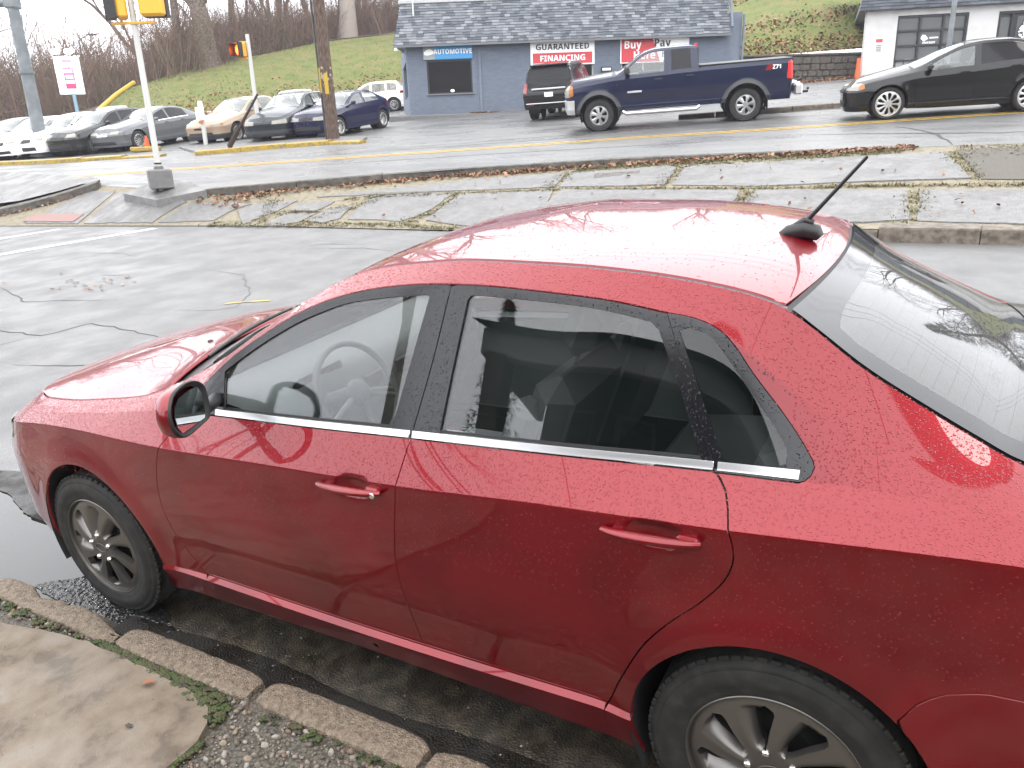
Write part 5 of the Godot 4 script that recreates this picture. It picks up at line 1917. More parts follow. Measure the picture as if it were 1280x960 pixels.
# s: half, nose, wb, tail, wr (wheel radius), sill, edge [[x, y]], ez [[x, z]], crown [[x, c]], belt [[x, y]], crease, cuts (x of the door gaps), win ([x at belt, x at belt, x at top, x at top] each),
# glass [screen base, screen top, rear top, rear base], paint, and the small things: spokes, rims, plate, hatch ...
func make_car(called: String, label: String, at: Transform3D, s: Dictionary, group := "") -> Node3D:
	var car := thing(called, label, s.get("category", "car"), at, group)
	var b := Body.new()
	var w: float = s.half
	b.half = w
	b.plan(s.nose, s.tail, true, s.get("kf", 1.0), s.get("kt", 0.8))
	b.edge_y = Curve1.new(s.edge)
	b.edge_z = Curve1.new(s.ez)
	b.crown = Curve1.new(s.crown)
	var gc: float = s.sill
	var g0: float = s.glass[0]
	var belt: Array = s.belt
	var by := Curve1.new(belt)
	var mid: float = s.get("bulge", 0.6)
	var ty := [[[-3.0, gc], [9.0, gc]], [[-3.0, gc + 0.12], [9.0, gc + 0.12]], [[-3.0, gc + 0.18], [9.0, gc + 0.18]], [[-3.0, mid], [9.0, mid]], [], [], [], []]
	var cr: float = s.get("crease", 0.13)
	for p in belt:
		ty[4].append([p[0], p[1] - cr]); ty[5].append(p)
	var td := [[[-3.0, 0.06], [9.0, 0.06]], [[-3.0, 0.018], [0.6, 0.022], [9.0, 0.018]], [[-3.0, 0.012], [s.wb * 0.4, 0.03], [9.0, 0.01]], [[-3.0, 0.0], [9.0, 0.0]], [[-3.0, 0.03], [0.2, 0.012], [s.wb, 0.012], [9.0, 0.02]], [[-3.0, 0.09], [-0.2, 0.07], [0.6, 0.06], [s.wb, 0.06], [9.0, 0.06]], [], []]
	var n := 60
	for i in n + 1:
		var x := lerpf(s.nose - 1.0, s.tail + 1.0, float(i) / n)
		var e: float = b.edge_y.at(x)
		var z: float = w - b.edge_z.at(x)
		var bl := by.at(x)
		var gh := clampf((e - bl - 0.05) / 0.2, 0.0, 1.0)   # how far the glasshouse stands above the belt here
		ty[7].append([x, maxf(e, bl + 0.02)])
		ty[6].append([x, lerpf(lerpf(bl, maxf(e, bl + 0.02), 0.5), e - s.get("rail", 0.05), gh)])
		td[7].append([x, maxf(z, 0.075)])
		td[6].append([x, lerpf(lerpf(0.07, maxf(z, 0.08), 0.4), z - 0.06, gh)])
	for i in 8:
		b.y.append(Curve1.new(ty[i])); b.d.append(Curve1.new(td[i]))
	b.crease = [1, 4, 5, 6]
	b.flare = s.get("flare", 0.012)
	var ar: float = s.wr + s.get("arch", 0.05)
	b.arches = [[0.0, s.wr + 0.01, ar], [s.wb, s.wr + 0.01, ar]]
	b.finish()
	var cell: float = s.get("cell", 0.06)
	var paint: Material = s.paint
	# lower body, cut into wing, doors and quarter
	var low := poly_of([PackedVector2Array([Vector2(b.u0, gc + 0.005)]), PackedVector2Array([Vector2(-sqrt(ar * ar - pow(s.wr + 0.01 - gc, 2.0)) - 0.01, gc + 0.005)]), arc(0.0, s.wr + 0.01, ar, 200, -20, 20), PackedVector2Array([Vector2(s.wb * 0.3, gc + 0.005), Vector2(s.wb - ar - 0.05, gc + 0.005)]), arc(s.wb, s.wr + 0.01, ar, 200, -20, 20), PackedVector2Array([Vector2(b.u1, gc + 0.02)]), back(poly_of([side_line(b, 7, b.u0, s.glass[0] - 0.10, -0.001, 0.06), side_line(b, 5, s.glass[0] - 0.10, s.glass[3] + s.get("tail_in", 0.0), 0.0, 0.06), side_line(b, 7 if not s.has("bed") else 5, s.glass[3] + s.get("tail_in", 0.0), b.u1, -0.001, 0.06)]))])
	var names: Array = s.get("panels", ["front_wing", "front_door", "rear_door", "rear_quarter"])
	var cuts: Array = [[b.u0 - 1.0, b.u0 - 1.0]] + s.cuts + [[b.u1 + 1.0, b.u1 + 1.0]]
	var sides := []
	for i in names.size():
		var q := PackedVector2Array([Vector2(cuts[i][0], 0.0), Vector2(cuts[i + 1][0], 0.0), Vector2(cuts[i + 1][0] + 0.02, gc + 0.2), Vector2(cuts[i + 1][1], 2.5), Vector2(cuts[i][1], 2.5), Vector2(cuts[i][0] + 0.02, gc + 0.2)])
		var m := MB.new()
		for piece in Geometry2D.intersect_polygons(low, q):
			if absf(b.area(piece)) > 1e-3:
				m.join(b.panel(false, piece, cell, 0.0, 0.015, 0.0025))
		var pair := two(names[i], [[m, paint]], car)
		sides.append(pair)
		if String(names[i]).ends_with("door"):
			var x: float = cuts[i + 1][1] - 0.16
			var hb := MB.new()
			var p := b.side(x, b.level(x, by.at(x) - s.get("handle", 0.10)))
			hb.box(p + Vector3(-0.06, 0, 0.018), Vector3(0.19, 0.03, 0.03), Basis.IDENTITY, 0.008)
			obj("door_handle", hb, s.get("handle_mat", paint), pair[0])
			obj("door_handle", hb.mirrored(), s.get("handle_mat", paint), pair[1])
	# glasshouse
	var x0: float = s.glass[0] - 0.10
	var x1: float = s.glass[3] + s.get("tail_in", 0.0)
	var house := poly_of([side_line(b, 5, x0, x1, 0.0, 0.06), back(side_line(b, 7, x0, x1, 0.0, 0.06))])
	var open := poly_of([side_line(b, 5, x0, x1, -0.02, 0.06), back(side_line(b, 6, x0, x1, -s.get("rim", 0.012), 0.06))])
	var bodies := [house]
	var panes := []
	for q in s.win:
		var strip_q := PackedVector2Array([Vector2(q[0], 0.5), Vector2(q[1], 0.5), Vector2(q[1], by.at(q[1])), Vector2(q[3], 2.6), Vector2(q[2], 2.6), Vector2(q[0], by.at(q[0]))])
		if q.size() > 4:   # leaning to a given height
			strip_q = PackedVector2Array([Vector2(q[0], 0.5), Vector2(q[1], 0.5), Vector2(q[1], by.at(q[1]) + 0.01), Vector2(q[3], q[4]), Vector2(q[3], 2.6), Vector2(q[2], 2.6), Vector2(q[2], q[4]), Vector2(q[0], by.at(q[0]) + 0.01)])
		for piece in Geometry2D.intersect_polygons(open, strip_q):
			panes.append(piece)
			var next := []
			for h in bodies:
				next.append_array(Geometry2D.clip_polygons(h, piece))
			bodies = next
	var pil := MB.new()
	for h in bodies:
		if absf(b.area(h)) > 1e-3:
			pil.join(b.panel(false, h, cell, 0.0, 0.02))
	two("pillars", [[pil, s.get("pillar_mat", paint)]], car)
	var gi := 0
	for p in panes:
		if absf(b.area(p)) > 1e-3:
			var above := Geometry2D.intersect_polygons(p, house)
			for q in above:
				two("side_window", [[b.panel(false, q, cell * 1.5, -0.006, 0.0), s.get("side_glass", M.bg_glass) if gi == 0 else s.get("rear_side_glass", s.get("side_glass", M.bg_glass))]], car)
		gi += 1
	# top
	var g: Array = s.glass
	var hood := PackedVector2Array()
	var hu := []
	var u := b.u0
	while u < g[0] - 0.06:
		var p := b.side(u, 7.0)
		hu.append(Vector2(p.x, p.z - 0.004))
		u += 0.05
	for i in range(hu.size() - 1, -1, -1):
		hood.append(hu[i])
	for i in hu.size():
		if hu[i].y > 0.01:
			hood.append(Vector2(hu[i].x, -hu[i].y))
	obj("bonnet", b.panel(true, hood, cell, 0.0, 0.015), s.get("bonnet_mat", paint), car)
	obj("cowl", b.panel(true, strip(b, g[0] - 0.09, g[0] + 0.03, -0.08, -0.08), cell, -0.02, 0.0), M.trim, car)
	obj("windscreen", b.panel(true, strip(b, g[0], g[1], -0.08, 0.06, 0.012), cell, -0.004, 0.0), M.bg_glass, car)
	obj("roof", b.panel(true, strip(b, g[1] + 0.015, g[2], 0.06, 0.03), cell, 0.0, 0.015), paint, car)
	if g.size() > 3 and g[3] > g[2]:
		obj("rear_window", b.panel(true, strip(b, g[2] + 0.015, g[3] - 0.03, 0.03, 0.05, 0.02), cell, -0.004, 0.0), s.get("rear_glass", M.bg_glass), car)
	if s.tail - g[3] > 0.15 and not s.has("no_boot"):
		var boot := PackedVector2Array()
		var bu := []
		u = b.u1
		while b.px.at(u) > g[3] + 0.02 and u > b.turn1 - 1.5:
			var p := b.side(u, 7.0)
			if p.x > g[3] + 0.01:
				bu.append(Vector2(p.x, p.z - 0.004))
			u -= 0.05
		for q in bu:
			boot.append(q)
		for i in range(bu.size() - 1, -1, -1):
			if bu[i].y > 0.01:
				boot.append(Vector2(bu[i].x, -bu[i].y))
		obj("boot_lid", b.panel(true, boot, cell, 0.0, 0.015), paint, car)
	# lamps, grille, bumper trims
	var hl: Array = s.head   # [z inner, z outer, y low, y high]
	var ui := u_at(b, hl[0]); var uo := u_at(b, hl[1])
	two("headlight", [[b.panel(false, PackedVector2Array([Vector2(ui, hl[2] + s.get("lamp_lift", 0.03)), Vector2(uo, hl[2] + 0.02), Vector2(uo + 0.03, hl[3]), Vector2(ui, hl[3] - 0.03)]), 0.05, 0.004, 0.015), s.get("lamp", M.lamp_clear)]], car)
	if s.has("signal"):
		two("turn_signal", [[b.panel(false, PackedVector2Array([Vector2(uo + 0.01, hl[2] + 0.02), Vector2(uo + 0.14, hl[2] + 0.06), Vector2(uo + 0.12, hl[3] - 0.02), Vector2(uo + 0.03, hl[3] - 0.01)]), 0.05, 0.004, 0.01), M.amber]], car)
	if s.has("grille"):
		var gr: Array = s.grille   # [half width, y low, y high]
		var ug := u_at(b, gr[0])
		var grb := b.panel(false, PackedVector2Array([Vector2(b.u0, gr[1]), Vector2(ug, gr[1] + 0.01), Vector2(ug, gr[2] - 0.01), Vector2(b.u0, gr[2])]), 0.05, 0.003, 0.01)
		obj("grille", both(grb), s.get("grille_mat", M.trim), car)
		var bars := MB.new()
		for k in s.get("bars", 3):
			var yy: float = lerpf(gr[1], gr[2], (k + 0.5) / s.get("bars", 3))
			bars.join(b.panel(false, PackedVector2Array([Vector2(b.u0, yy - 0.006), Vector2(ug - 0.01, yy - 0.006), Vector2(ug - 0.01, yy + 0.006), Vector2(b.u0, yy + 0.006)]), 0.06, 0.012, 0.01))
		obj("grille_bars", both(bars), s.get("bar_mat", M.trim), car)
	if s.has("intake"):
		var it: Array = s.intake
		var uu := u_at(b, it[0])
		obj("lower_intake", both(b.panel(false, PackedVector2Array([Vector2(b.u0, it[1]), Vector2(uu, it[1] + 0.02), Vector2(uu - 0.05, it[2]), Vector2(b.u0, it[2])]), 0.05, 0.003, 0.01)), M.trim, car)
	if s.has("front_band"):   # a bumper band of another material round the nose: [y low, y high, material, u end]
		var fb: Array = s.front_band
		two("front_bumper", [[b.panel(false, PackedVector2Array([Vector2(b.u0, fb[0]), Vector2(fb[3], fb[0]), Vector2(fb[3], fb[1]), Vector2(b.u0, fb[1])]), 0.05, 0.03, 0.03), fb[2]]], car)
	if s.has("tail_lamp"):
		var tl: Array = s.tail_lamp   # [z inner, u reach, y low, y high]
		var ut := u_at(b, tl[0], true)
		two("tail_light", [[b.panel(false, PackedVector2Array([Vector2(ut, tl[2]), Vector2(tl[1], tl[2] + 0.02), Vector2(tl[1] + 0.02, tl[3]), Vector2(ut, tl[3])]), 0.05, 0.005, 0.015), s.get("tail_mat", M.lamp_red)]], car)
	if s.has("rub"):   # a rubbing strip along the flank: [y, height, material]
		var r: Array = s.rub
		two("side_strip", [[b.panel(false, PackedVector2Array([Vector2(ar + 0.06, r[0]), Vector2(s.wb - ar - 0.05, r[0] + 0.01), Vector2(s.wb - ar - 0.05, r[0] + 0.01 + r[1]), Vector2(ar + 0.06, r[0] + r[1])]), 0.08, 0.008, 0.012), r[2]]], car)
	if s.has("line"):   # a bright line along the window sills
		two("window_trim", [[b.panel(false, poly_of([side_line(b, 5, s.win[0][0] - 0.02, s.win[s.win.size() - 1][1] + 0.02, -0.012, 0.08), back(side_line(b, 5, s.win[0][0] - 0.02, s.win[s.win.size() - 1][1] + 0.02, 0.012, 0.08))]), 0.08, 0.005, 0.01), s.line]], car)
	# mirrors
	var mz: float = b.side(g[0] + 0.22, b.level(g[0] + 0.22, by.at(g[0] + 0.22))).z
	var mb := MB.new()
	var mc := Vector3(g[0] + 0.28, by.at(g[0] + 0.28) + s.get("mirror_up", 0.07), mz + 0.13)
	mb.box(mc, Vector3(0.12, s.get("mirror_h", 0.13), 0.20), Basis(Vector3.UP, -0.15), 0.04)
	mb.box(mc + Vector3(0.0, -0.05, -0.10), Vector3(0.07, 0.04, 0.12), Basis.IDENTITY, 0.01)
	two("door_mirror", [[mb, s.get("mirror_mat", paint)]], car)
	# underside, wells and cabin
	var dk := MB.new()
	dk.box(Vector3((s.nose + s.tail) * 0.5, gc + 0.10, 0), Vector3(s.tail - s.nose - 0.4, 0.16, w * 1.35))
	dk.box(Vector3((g[0] - 0.2 + g[3]) * 0.5, by.at(1.0) - 0.28, 0), Vector3(g[3] - g[0], 0.06, w * 1.75))
	dk.box(Vector3(s.nose + 0.62, gc + 0.3, 0), Vector3(0.6, 0.5, w * 1.1))
	dk.box(Vector3(s.tail - 0.55, gc + 0.3, 0), Vector3(0.6, 0.45, w * 1.1))
	dk.join(both(b.panel(false, PackedVector2Array([Vector2(ar + 0.02, gc + 0.02), Vector2(s.wb - ar - 0.02, gc + 0.02), Vector2(s.wb - ar - 0.02, by.at(1.0) - 0.06), Vector2(ar + 0.02, by.at(0.5) - 0.08)]), 0.15, -0.03, 0.0)))
	for a in b.arches:
		for sg in [1.0, -1.0]:
			var rows := []
			for k in 2:
				var line := []
				for i in 17:
					var t := deg_to_rad(lerpf(-20, 200, i / 16.0))
					line.append(Vector3(a[0] + (ar + 0.012) * cos(t), a[1] + (ar + 0.012) * sin(t), sg * (w * 0.95 if k == 0 else w * 0.5)))
				rows.append(line)
			dk.sheet(rows)
			dk.lathe([Vector2(0, 0), Vector2(ar + 0.013, 0)], 18, Basis(Vector3(1, 0, 0), Vector3(0, 0, sg), Vector3(0, -sg, 0)), Vector3(a[0], a[1], sg * w * 0.5))
	obj("underbody", dk, M.dark, car)
	var cab := MB.new()
	var top: float = by.at(1.3)
	for z in [0.37, -0.37]:
		cab.box(Vector3(s.glass[1] + 0.42, top - 0.02, z * w / 0.87), Vector3(0.14, 0.62, 0.46), Basis(Vector3(0, 0, 1), -0.3), 0.05)
		cab.box(Vector3(s.glass[1] + 0.54, top + 0.33, z * w / 0.87), Vector3(0.09, 0.16, 0.24), Basis(Vector3(0, 0, 1), -0.3), 0.04)
	if not s.has("no_boot"):
		cab.box(Vector3(s.glass[2] - 0.05, top - 0.04, 0), Vector3(0.14, 0.55, w * 1.4), Basis(Vector3(0, 0, 1), -0.35), 0.05)
	obj("seats", cab, s.get("seat_mat", M.bg_seat), car)
	var dash := MB.new()
	dash.box(Vector3(g[0] + 0.28, by.at(g[0]) - 0.06, 0), Vector3(0.5, 0.16, w * 1.5), Basis.IDENTITY, 0.05)
	var ring := []; var rr := []
	for i in 17:
		ring.append(Vector3(g[0] + 0.66, top + 0.0, 0.38) + Basis(Vector3(0, 0, 1), 0.4) * Vector3(0, sin(TAU * i / 16) * 0.18, cos(TAU * i / 16) * 0.18)); rr.append(0.015)
	dash.tube(ring, rr, 5, false)
	obj("dashboard", dash, M.trim, car)
	if s.has("price"):
		var pr := MB.new()
		var px: float = lerpf(g[0], g[1], 0.86)
		for k in [0]:
			var rows := []
			for i in 2:
				var line := []
				for j in 5:
					var x: float = px + i * (g[1] - g[0]) * 0.09
					line.append(b.top(x, 0.82 - j * 0.16 * s.price) - b.normal(true, x, 0.3) * 0.015)
				rows.append(line)
			pr.sheet(rows)
		obj("price_banner", pr, M.price, car)
	var wm := {"tyre": M.tyre, "rim": s.get("rim_mat", M.alloy), "dark": M.dark, "nut": M.nut, "open": s.get("open", 0.6), "scoop": 0.4}
	var tw: float = s.get("tw", 0.20)
	set_wheels(car, wheel(s.wr, tw, s.wr * s.get("rim_share", 0.68), s.get("spokes", 7), wm, 28), [[0.0, s.wr, w - tw * 0.5 - 0.02, 0.2], [s.wb, s.wr, w - tw * 0.5 - 0.02, 0.7], [0.0, s.wr, -w + tw * 0.5 + 0.02], [s.wb, s.wr, -w + tw * 0.5 + 0.02]])
	if s.has("plate"):
		var pl := MB.new()
		pl.box(Vector3(s.tail + 0.015, s.plate, 0), Vector3(0.012, 0.15, 0.31), Basis.IDENTITY, 0.004)
		obj("number_plate", pl, M.white_paint, car)
	if s.has("front_plate"):
		var pl := MB.new()
		pl.box(Vector3(s.nose - 0.015, s.front_plate, 0), Vector3(0.012, 0.15, 0.31), Basis.IDENTITY, 0.004)
		obj("number_plate", pl, M.white_paint, car)
	car.set_meta("body", 0)
	car.remove_meta("body")
	bodies_of[car] = b
	return car

var bodies_of := {}

func stand(x: float, z: float, rear: Vector2, half: float, scale := 1.0) -> Transform3D:   # where the left front wheel stands and which way the tail points
	var n := Vector3(-0.002334, 1.0, 0.1).normalized()
	var d := Vector3(rear.x, 0, rear.y)
	d = (d - n * d.dot(n)).normalized()
	var side := d.cross(n).normalized()
	var p := on_road(x, z) - side * (half - 0.12) * scale
	return Transform3D(Basis(d * scale, n * scale, side * scale), p)

func sedan_spec(o: Dictionary) -> Dictionary:
	var s := {"half": 0.90, "nose": -0.95, "wb": 2.72, "tail": 3.75, "wr": 0.325, "sill": 0.20,
		"edge": [[-2.0, 0.66], [-0.9, 0.70], [-0.5, 0.80], [0.0, 0.89], [0.45, 0.97], [0.62, 1.03], [1.0, 1.23], [1.35, 1.385], [1.7, 1.425], [2.1, 1.42], [2.5, 1.35], [2.75, 1.24], [3.05, 1.10], [3.3, 1.06], [3.7, 1.02], [4.8, 0.9]],
		"ez": [[-2.0, 0.6], [-0.8, 0.66], [-0.2, 0.72], [0.45, 0.72], [0.8, 0.66], [1.35, 0.585], [2.4, 0.575], [2.9, 0.63], [3.2, 0.68], [4.8, 0.66]],
		"crown": [[-2.0, 0.02], [-0.7, 0.05], [0.0, 0.09], [0.5, 0.10], [0.9, 0.08], [1.4, 0.03], [2.4, 0.03], [2.8, 0.06], [3.1, 0.04], [4.8, 0.03]],
		"belt": [[-2.0, 0.62], [-0.8, 0.70], [0.0, 0.84], [0.6, 0.93], [1.5, 0.97], [2.6, 1.0], [3.3, 0.99], [4.8, 0.9]],
		"cuts": [[0.52, 0.60], [1.50, 1.56], [2.30, 2.42]], "win": [[0.74, 1.50, 0.66, 1.56], [1.60, 2.36, 1.66, 2.25]],
		"glass": [0.52, 1.36, 2.42, 3.06], "head": [0.42, 0.78, 0.60, 0.74], "grille": [0.34, 0.58, 0.70], "intake": [0.55, 0.28, 0.42], "tail_lamp": [0.5, 3.35, 0.78, 0.95], "spokes": 7}
	s.merge(o, true)
	return s

func hatch_spec(o: Dictionary) -> Dictionary:
	var s := sedan_spec({"tail": 3.35, "wb": 2.62, "nose": -0.88,
		"edge": [[-2.0, 0.68], [-0.8, 0.74], [-0.4, 0.86], [0.0, 0.93], [0.42, 1.0], [0.6, 1.06], [1.0, 1.28], [1.3, 1.41], [1.7, 1.455], [2.2, 1.45], [2.75, 1.40], [2.9, 1.33], [3.05, 1.19], [3.2, 1.06], [3.35, 0.99], [4.8, 0.9]],
		"ez": [[-2.0, 0.6], [-0.8, 0.66], [-0.2, 0.72], [0.45, 0.72], [0.8, 0.66], [1.35, 0.60], [2.7, 0.57], [2.95, 0.60], [3.2, 0.66], [4.8, 0.66]],
		"crown": [[-2.0, 0.02], [-0.7, 0.05], [0.0, 0.09], [0.5, 0.10], [0.9, 0.08], [1.4, 0.03], [2.6, 0.03], [2.95, 0.06], [3.2, 0.05], [4.8, 0.03]],
		"belt": [[-2.0, 0.64], [-0.8, 0.72], [0.0, 0.86], [0.6, 0.95], [1.5, 0.98], [2.6, 1.01], [3.3, 0.98], [4.8, 0.9]],
		"cuts": [[0.52, 0.58], [1.48, 1.52], [2.25, 2.32]], "win": [[0.72, 1.46, 0.64, 1.50], [1.56, 2.26, 1.60, 2.20], [2.34, 2.86, 2.28, 2.66]],
		"glass": [0.48, 1.32, 2.80, 3.18], "no_boot": true, "tail_lamp": [0.52, 3.0, 0.80, 0.98], "kt": 0.7})
	s.merge(o, true)
	return s

func traffic() -> void:
	var lot := "used cars parked nose to the road in the lot"
	var tail := Vector2(-0.12, -1.0)
	# --- the pickup
	var truck := make_car("pickup_truck", "dark blue extended-cab pickup truck driving left in the far lane", stand(-5.49, -17.2, Vector2(3.46, -1.17), 1.0), {
		"category": "pickup truck", "half": 1.0, "nose": -0.92, "wb": 3.645, "tail": 4.78, "wr": 0.395, "sill": 0.46, "kf": 0.55, "kt": 0.25, "bulge": 0.95, "flare": 0.05, "arch": 0.09, "crease": 0.09, "handle": 0.17, "handle_mat": M.trim,
		"bed": true, "edge": [[-2.0, 1.18], [-0.92, 1.20], [-0.75, 1.24], [-0.2, 1.28], [0.45, 1.34], [0.62, 1.42], [0.95, 1.67], [1.2, 1.81], [1.5, 1.865], [2.2, 1.87], [2.44, 1.83], [2.52, 1.78], [2.56, 1.42], [2.7, 1.40], [6.0, 1.40]],
		"ez": [[-2.0, 0.78], [-0.9, 0.80], [0.0, 0.86], [0.45, 0.86], [0.8, 0.80], [1.3, 0.70], [2.44, 0.69], [2.56, 0.9], [6.0, 0.92]],
		"crown": [[-2.0, 0.02], [-0.7, 0.05], [0.0, 0.09], [0.5, 0.09], [0.9, 0.07], [1.4, 0.035], [2.5, 0.03], [2.6, 0.0], [6.0, 0.0]],
		"belt": [[-2.0, 1.12], [-0.9, 1.15], [-0.2, 1.23], [0.5, 1.30], [1.5, 1.33], [2.5, 1.36], [6.0, 1.385]],
		"panels": ["front_wing", "front_door", "rear_door", "bed_side"], "cuts": [[0.46, 0.50], [1.72, 1.74], [2.49, 2.51]],
		"win": [[0.74, 1.66, 0.70, 1.66], [1.84, 2.32, 1.84, 2.26]], "glass": [0.46, 1.22, 2.42, 2.50], "no_boot": true,
		"head": [0.62, 0.93, 0.86, 1.17], "grille": [0.52, 0.86, 1.10], "grille_mat": M.trim, "bar_mat": M.chrome, "signal": true,
		"front_band": [0.46, 0.80, M.chrome_soft, -0.62], "tail_lamp": [0.93, 4.60, 0.92, 1.32], "tail_mat": M.lamp_lit_red, "spokes": 6, "rim_mat": M.alloy, "open": 0.5, "tw": 0.26, "rim_share": 0.60,
		"paint": M.paint_blue, "bonnet_mat": M.paint_blue, "rear_side_glass": M.tint_glass, "mirror_mat": M.trim, "mirror_h": 0.2, "mirror_up": 0.10, "cell": 0.05})
	var tb: Body = bodies_of[truck]
	for a in tb.arches:
		two("arch_trim", [[tb.panel(false, poly_of([arc(a[0], a[1], a[2] + 0.012, 8, 172, 24), arc(a[0], a[1], a[2] + 0.115, 172, 8, 24)]), 0.05, 0.012, 0.02), M.trim_grey]], truck)
	var tp := MB.new()
	tp.box(Vector3(3.64, 1.385, 0), Vector3(2.22, 0.03, 1.80), Basis.IDENTITY, 0.01)
	obj("bed_cover", tp, M.trim, truck)
	var steps := MB.new()
	steps.tube([Vector3(0.62, 0.45, 0.98), Vector3(0.70, 0.40, 1.03), Vector3(2.45, 0.40, 1.03), Vector3(2.52, 0.45, 0.98)], [0.045, 0.05, 0.05, 0.045], 8)
	two("running_board", [[steps, M.chrome_soft]], truck)
	var bump := MB.new()
	bump.box(Vector3(4.90, 0.66, 0), Vector3(0.20, 0.26, 1.84), Basis.IDENTITY, 0.04)
	bump.box(Vector3(4.86, 0.80, 0), Vector3(0.24, 0.04, 1.2), Basis.IDENTITY, 0.012)
	obj("rear_bumper", bump, M.chrome_soft, truck)
	var hitch := MB.new()
	hitch.box(Vector3(5.06, 0.56, 0.25), Vector3(0.34, 0.06, 0.06), Basis.IDENTITY, 0.01)
	hitch.sphere(Vector3(5.22, 0.63, 0.25), Vector3(0.035, 0.035, 0.035))
	hitch.tube([Vector3(4.9, 0.84, 0.55), Vector3(5.02, 0.90, 0.55)], [0.03, 0.045], 8)
	obj("tow_hitch", hitch, M.trim, truck)
	var cr := MB.new()
	cr.prism(PackedVector2Array([Vector2(-0.92, 0.5), Vector2(0.92, 0.5), Vector2(0.92, 1.34), Vector2(0.68, 1.83), Vector2(-0.68, 1.83), Vector2(-0.92, 1.34)]), Basis(Vector3(0, 0, -1), Vector3.UP, Vector3(1, 0, 0)), Vector3(2.505, 0, 0), 0.03)
	obj("cab_rear", cr, M.paint_blue, truck)
	var rwn := MB.new()
	rwn.box(Vector3(2.515, 1.60, 0), Vector3(0.012, 0.34, 1.15), Basis.IDENTITY, 0.004)
	obj("rear_window", rwn, M.tint_glass, truck)
	var third := MB.new()
	third.box(Vector3(2.47, 1.885, 0), Vector3(0.06, 0.05, 0.36), Basis.IDENTITY, 0.01)
	obj("high_brake_light", third, M.lamp_lit_red, truck)
	var gap := MB.new()
	gap.box(Vector3(2.52, 0.95, 0), Vector3(0.03, 0.82, 1.90))
	obj("bed_gap", gap, M.dark, truck)
	var em := MB.new()
	em.box(Vector3(0.92, 0.905, 1.006), Vector3(0.36, 0.045, 0.016), Basis.IDENTITY, 0.004)
	obj("door_badge", em, M.chrome, truck)
	var fl := MB.new()
	for z in [0.985]:
		fl.box(Vector3(0.50, 0.42, z - 0.05), Vector3(0.02, 0.34, 0.24), Basis.IDENTITY, 0.004)
		fl.box(Vector3(4.16, 0.42, z - 0.05), Vector3(0.02, 0.36, 0.26), Basis.IDENTITY, 0.004)
	two("mud_flaps", [[fl, M.rubber]], truck)
	var z71 := text_mesh("Z71", 0.13, 0.012)
	var zo := put("bed_lettering", z71, truck)
	zo.material_override = M.white_paint
	zo.transform = Transform3D(Basis.IDENTITY, Vector3(4.36, 1.22, 0.995))
	var zr := MB.new()
	zr.prism(PackedVector2Array([Vector2(0.06, 0), Vector2(0.20, 0), Vector2(0.26, 0.13), Vector2(0.14, 0.13)]), Basis.IDENTITY, Vector3(4.02, 1.155, 0.998), 0.01)
	obj("bed_decal", zr, M.red_paint, truck)
	# --- the black car at the right
	var black := make_car("black_sedan", "glossy black four-door sedan driving left at the right edge, behind the pickup", stand(1.30, -17.3, Vector2(2.63, -0.5), 0.915), sedan_spec({
		"half": 0.915, "nose": -0.93, "wb": 2.70, "tail": 3.74, "wr": 0.335, "sill": 0.19, "paint": M.paint_black, "rim_mat": M.alloy_bright, "spokes": 10, "open": 0.66, "rim_share": 0.76, "rear_side_glass": M.tint_glass, "mirror_mat": M.trim, "head": [0.48, 0.86, 0.62, 0.78], "lamp": M.lamp_clear, "cell": 0.05, "handle": 0.12,
		"edge": [[-2.0, 0.66], [-0.9, 0.72], [-0.5, 0.82], [0.0, 0.91], [0.40, 0.99], [0.58, 1.05], [1.0, 1.25], [1.40, 1.405], [1.8, 1.455], [2.2, 1.45], [2.6, 1.37], [2.85, 1.26], [3.15, 1.13], [3.4, 1.09], [3.7, 1.05], [4.8, 0.9]],
		"belt": [[-2.0, 0.62], [-0.8, 0.72], [0.0, 0.86], [0.6, 0.95], [1.5, 1.0], [2.6, 1.06], [3.3, 1.05], [4.8, 0.95]], "win": [[0.74, 1.58, 0.66, 1.60], [1.70, 2.56, 1.72, 2.40]], "cuts": [[0.50, 0.56], [1.60, 1.64], [2.42, 2.56]], "glass": [0.46, 1.38, 2.52, 3.16], "signal": true}))
	driver(black)
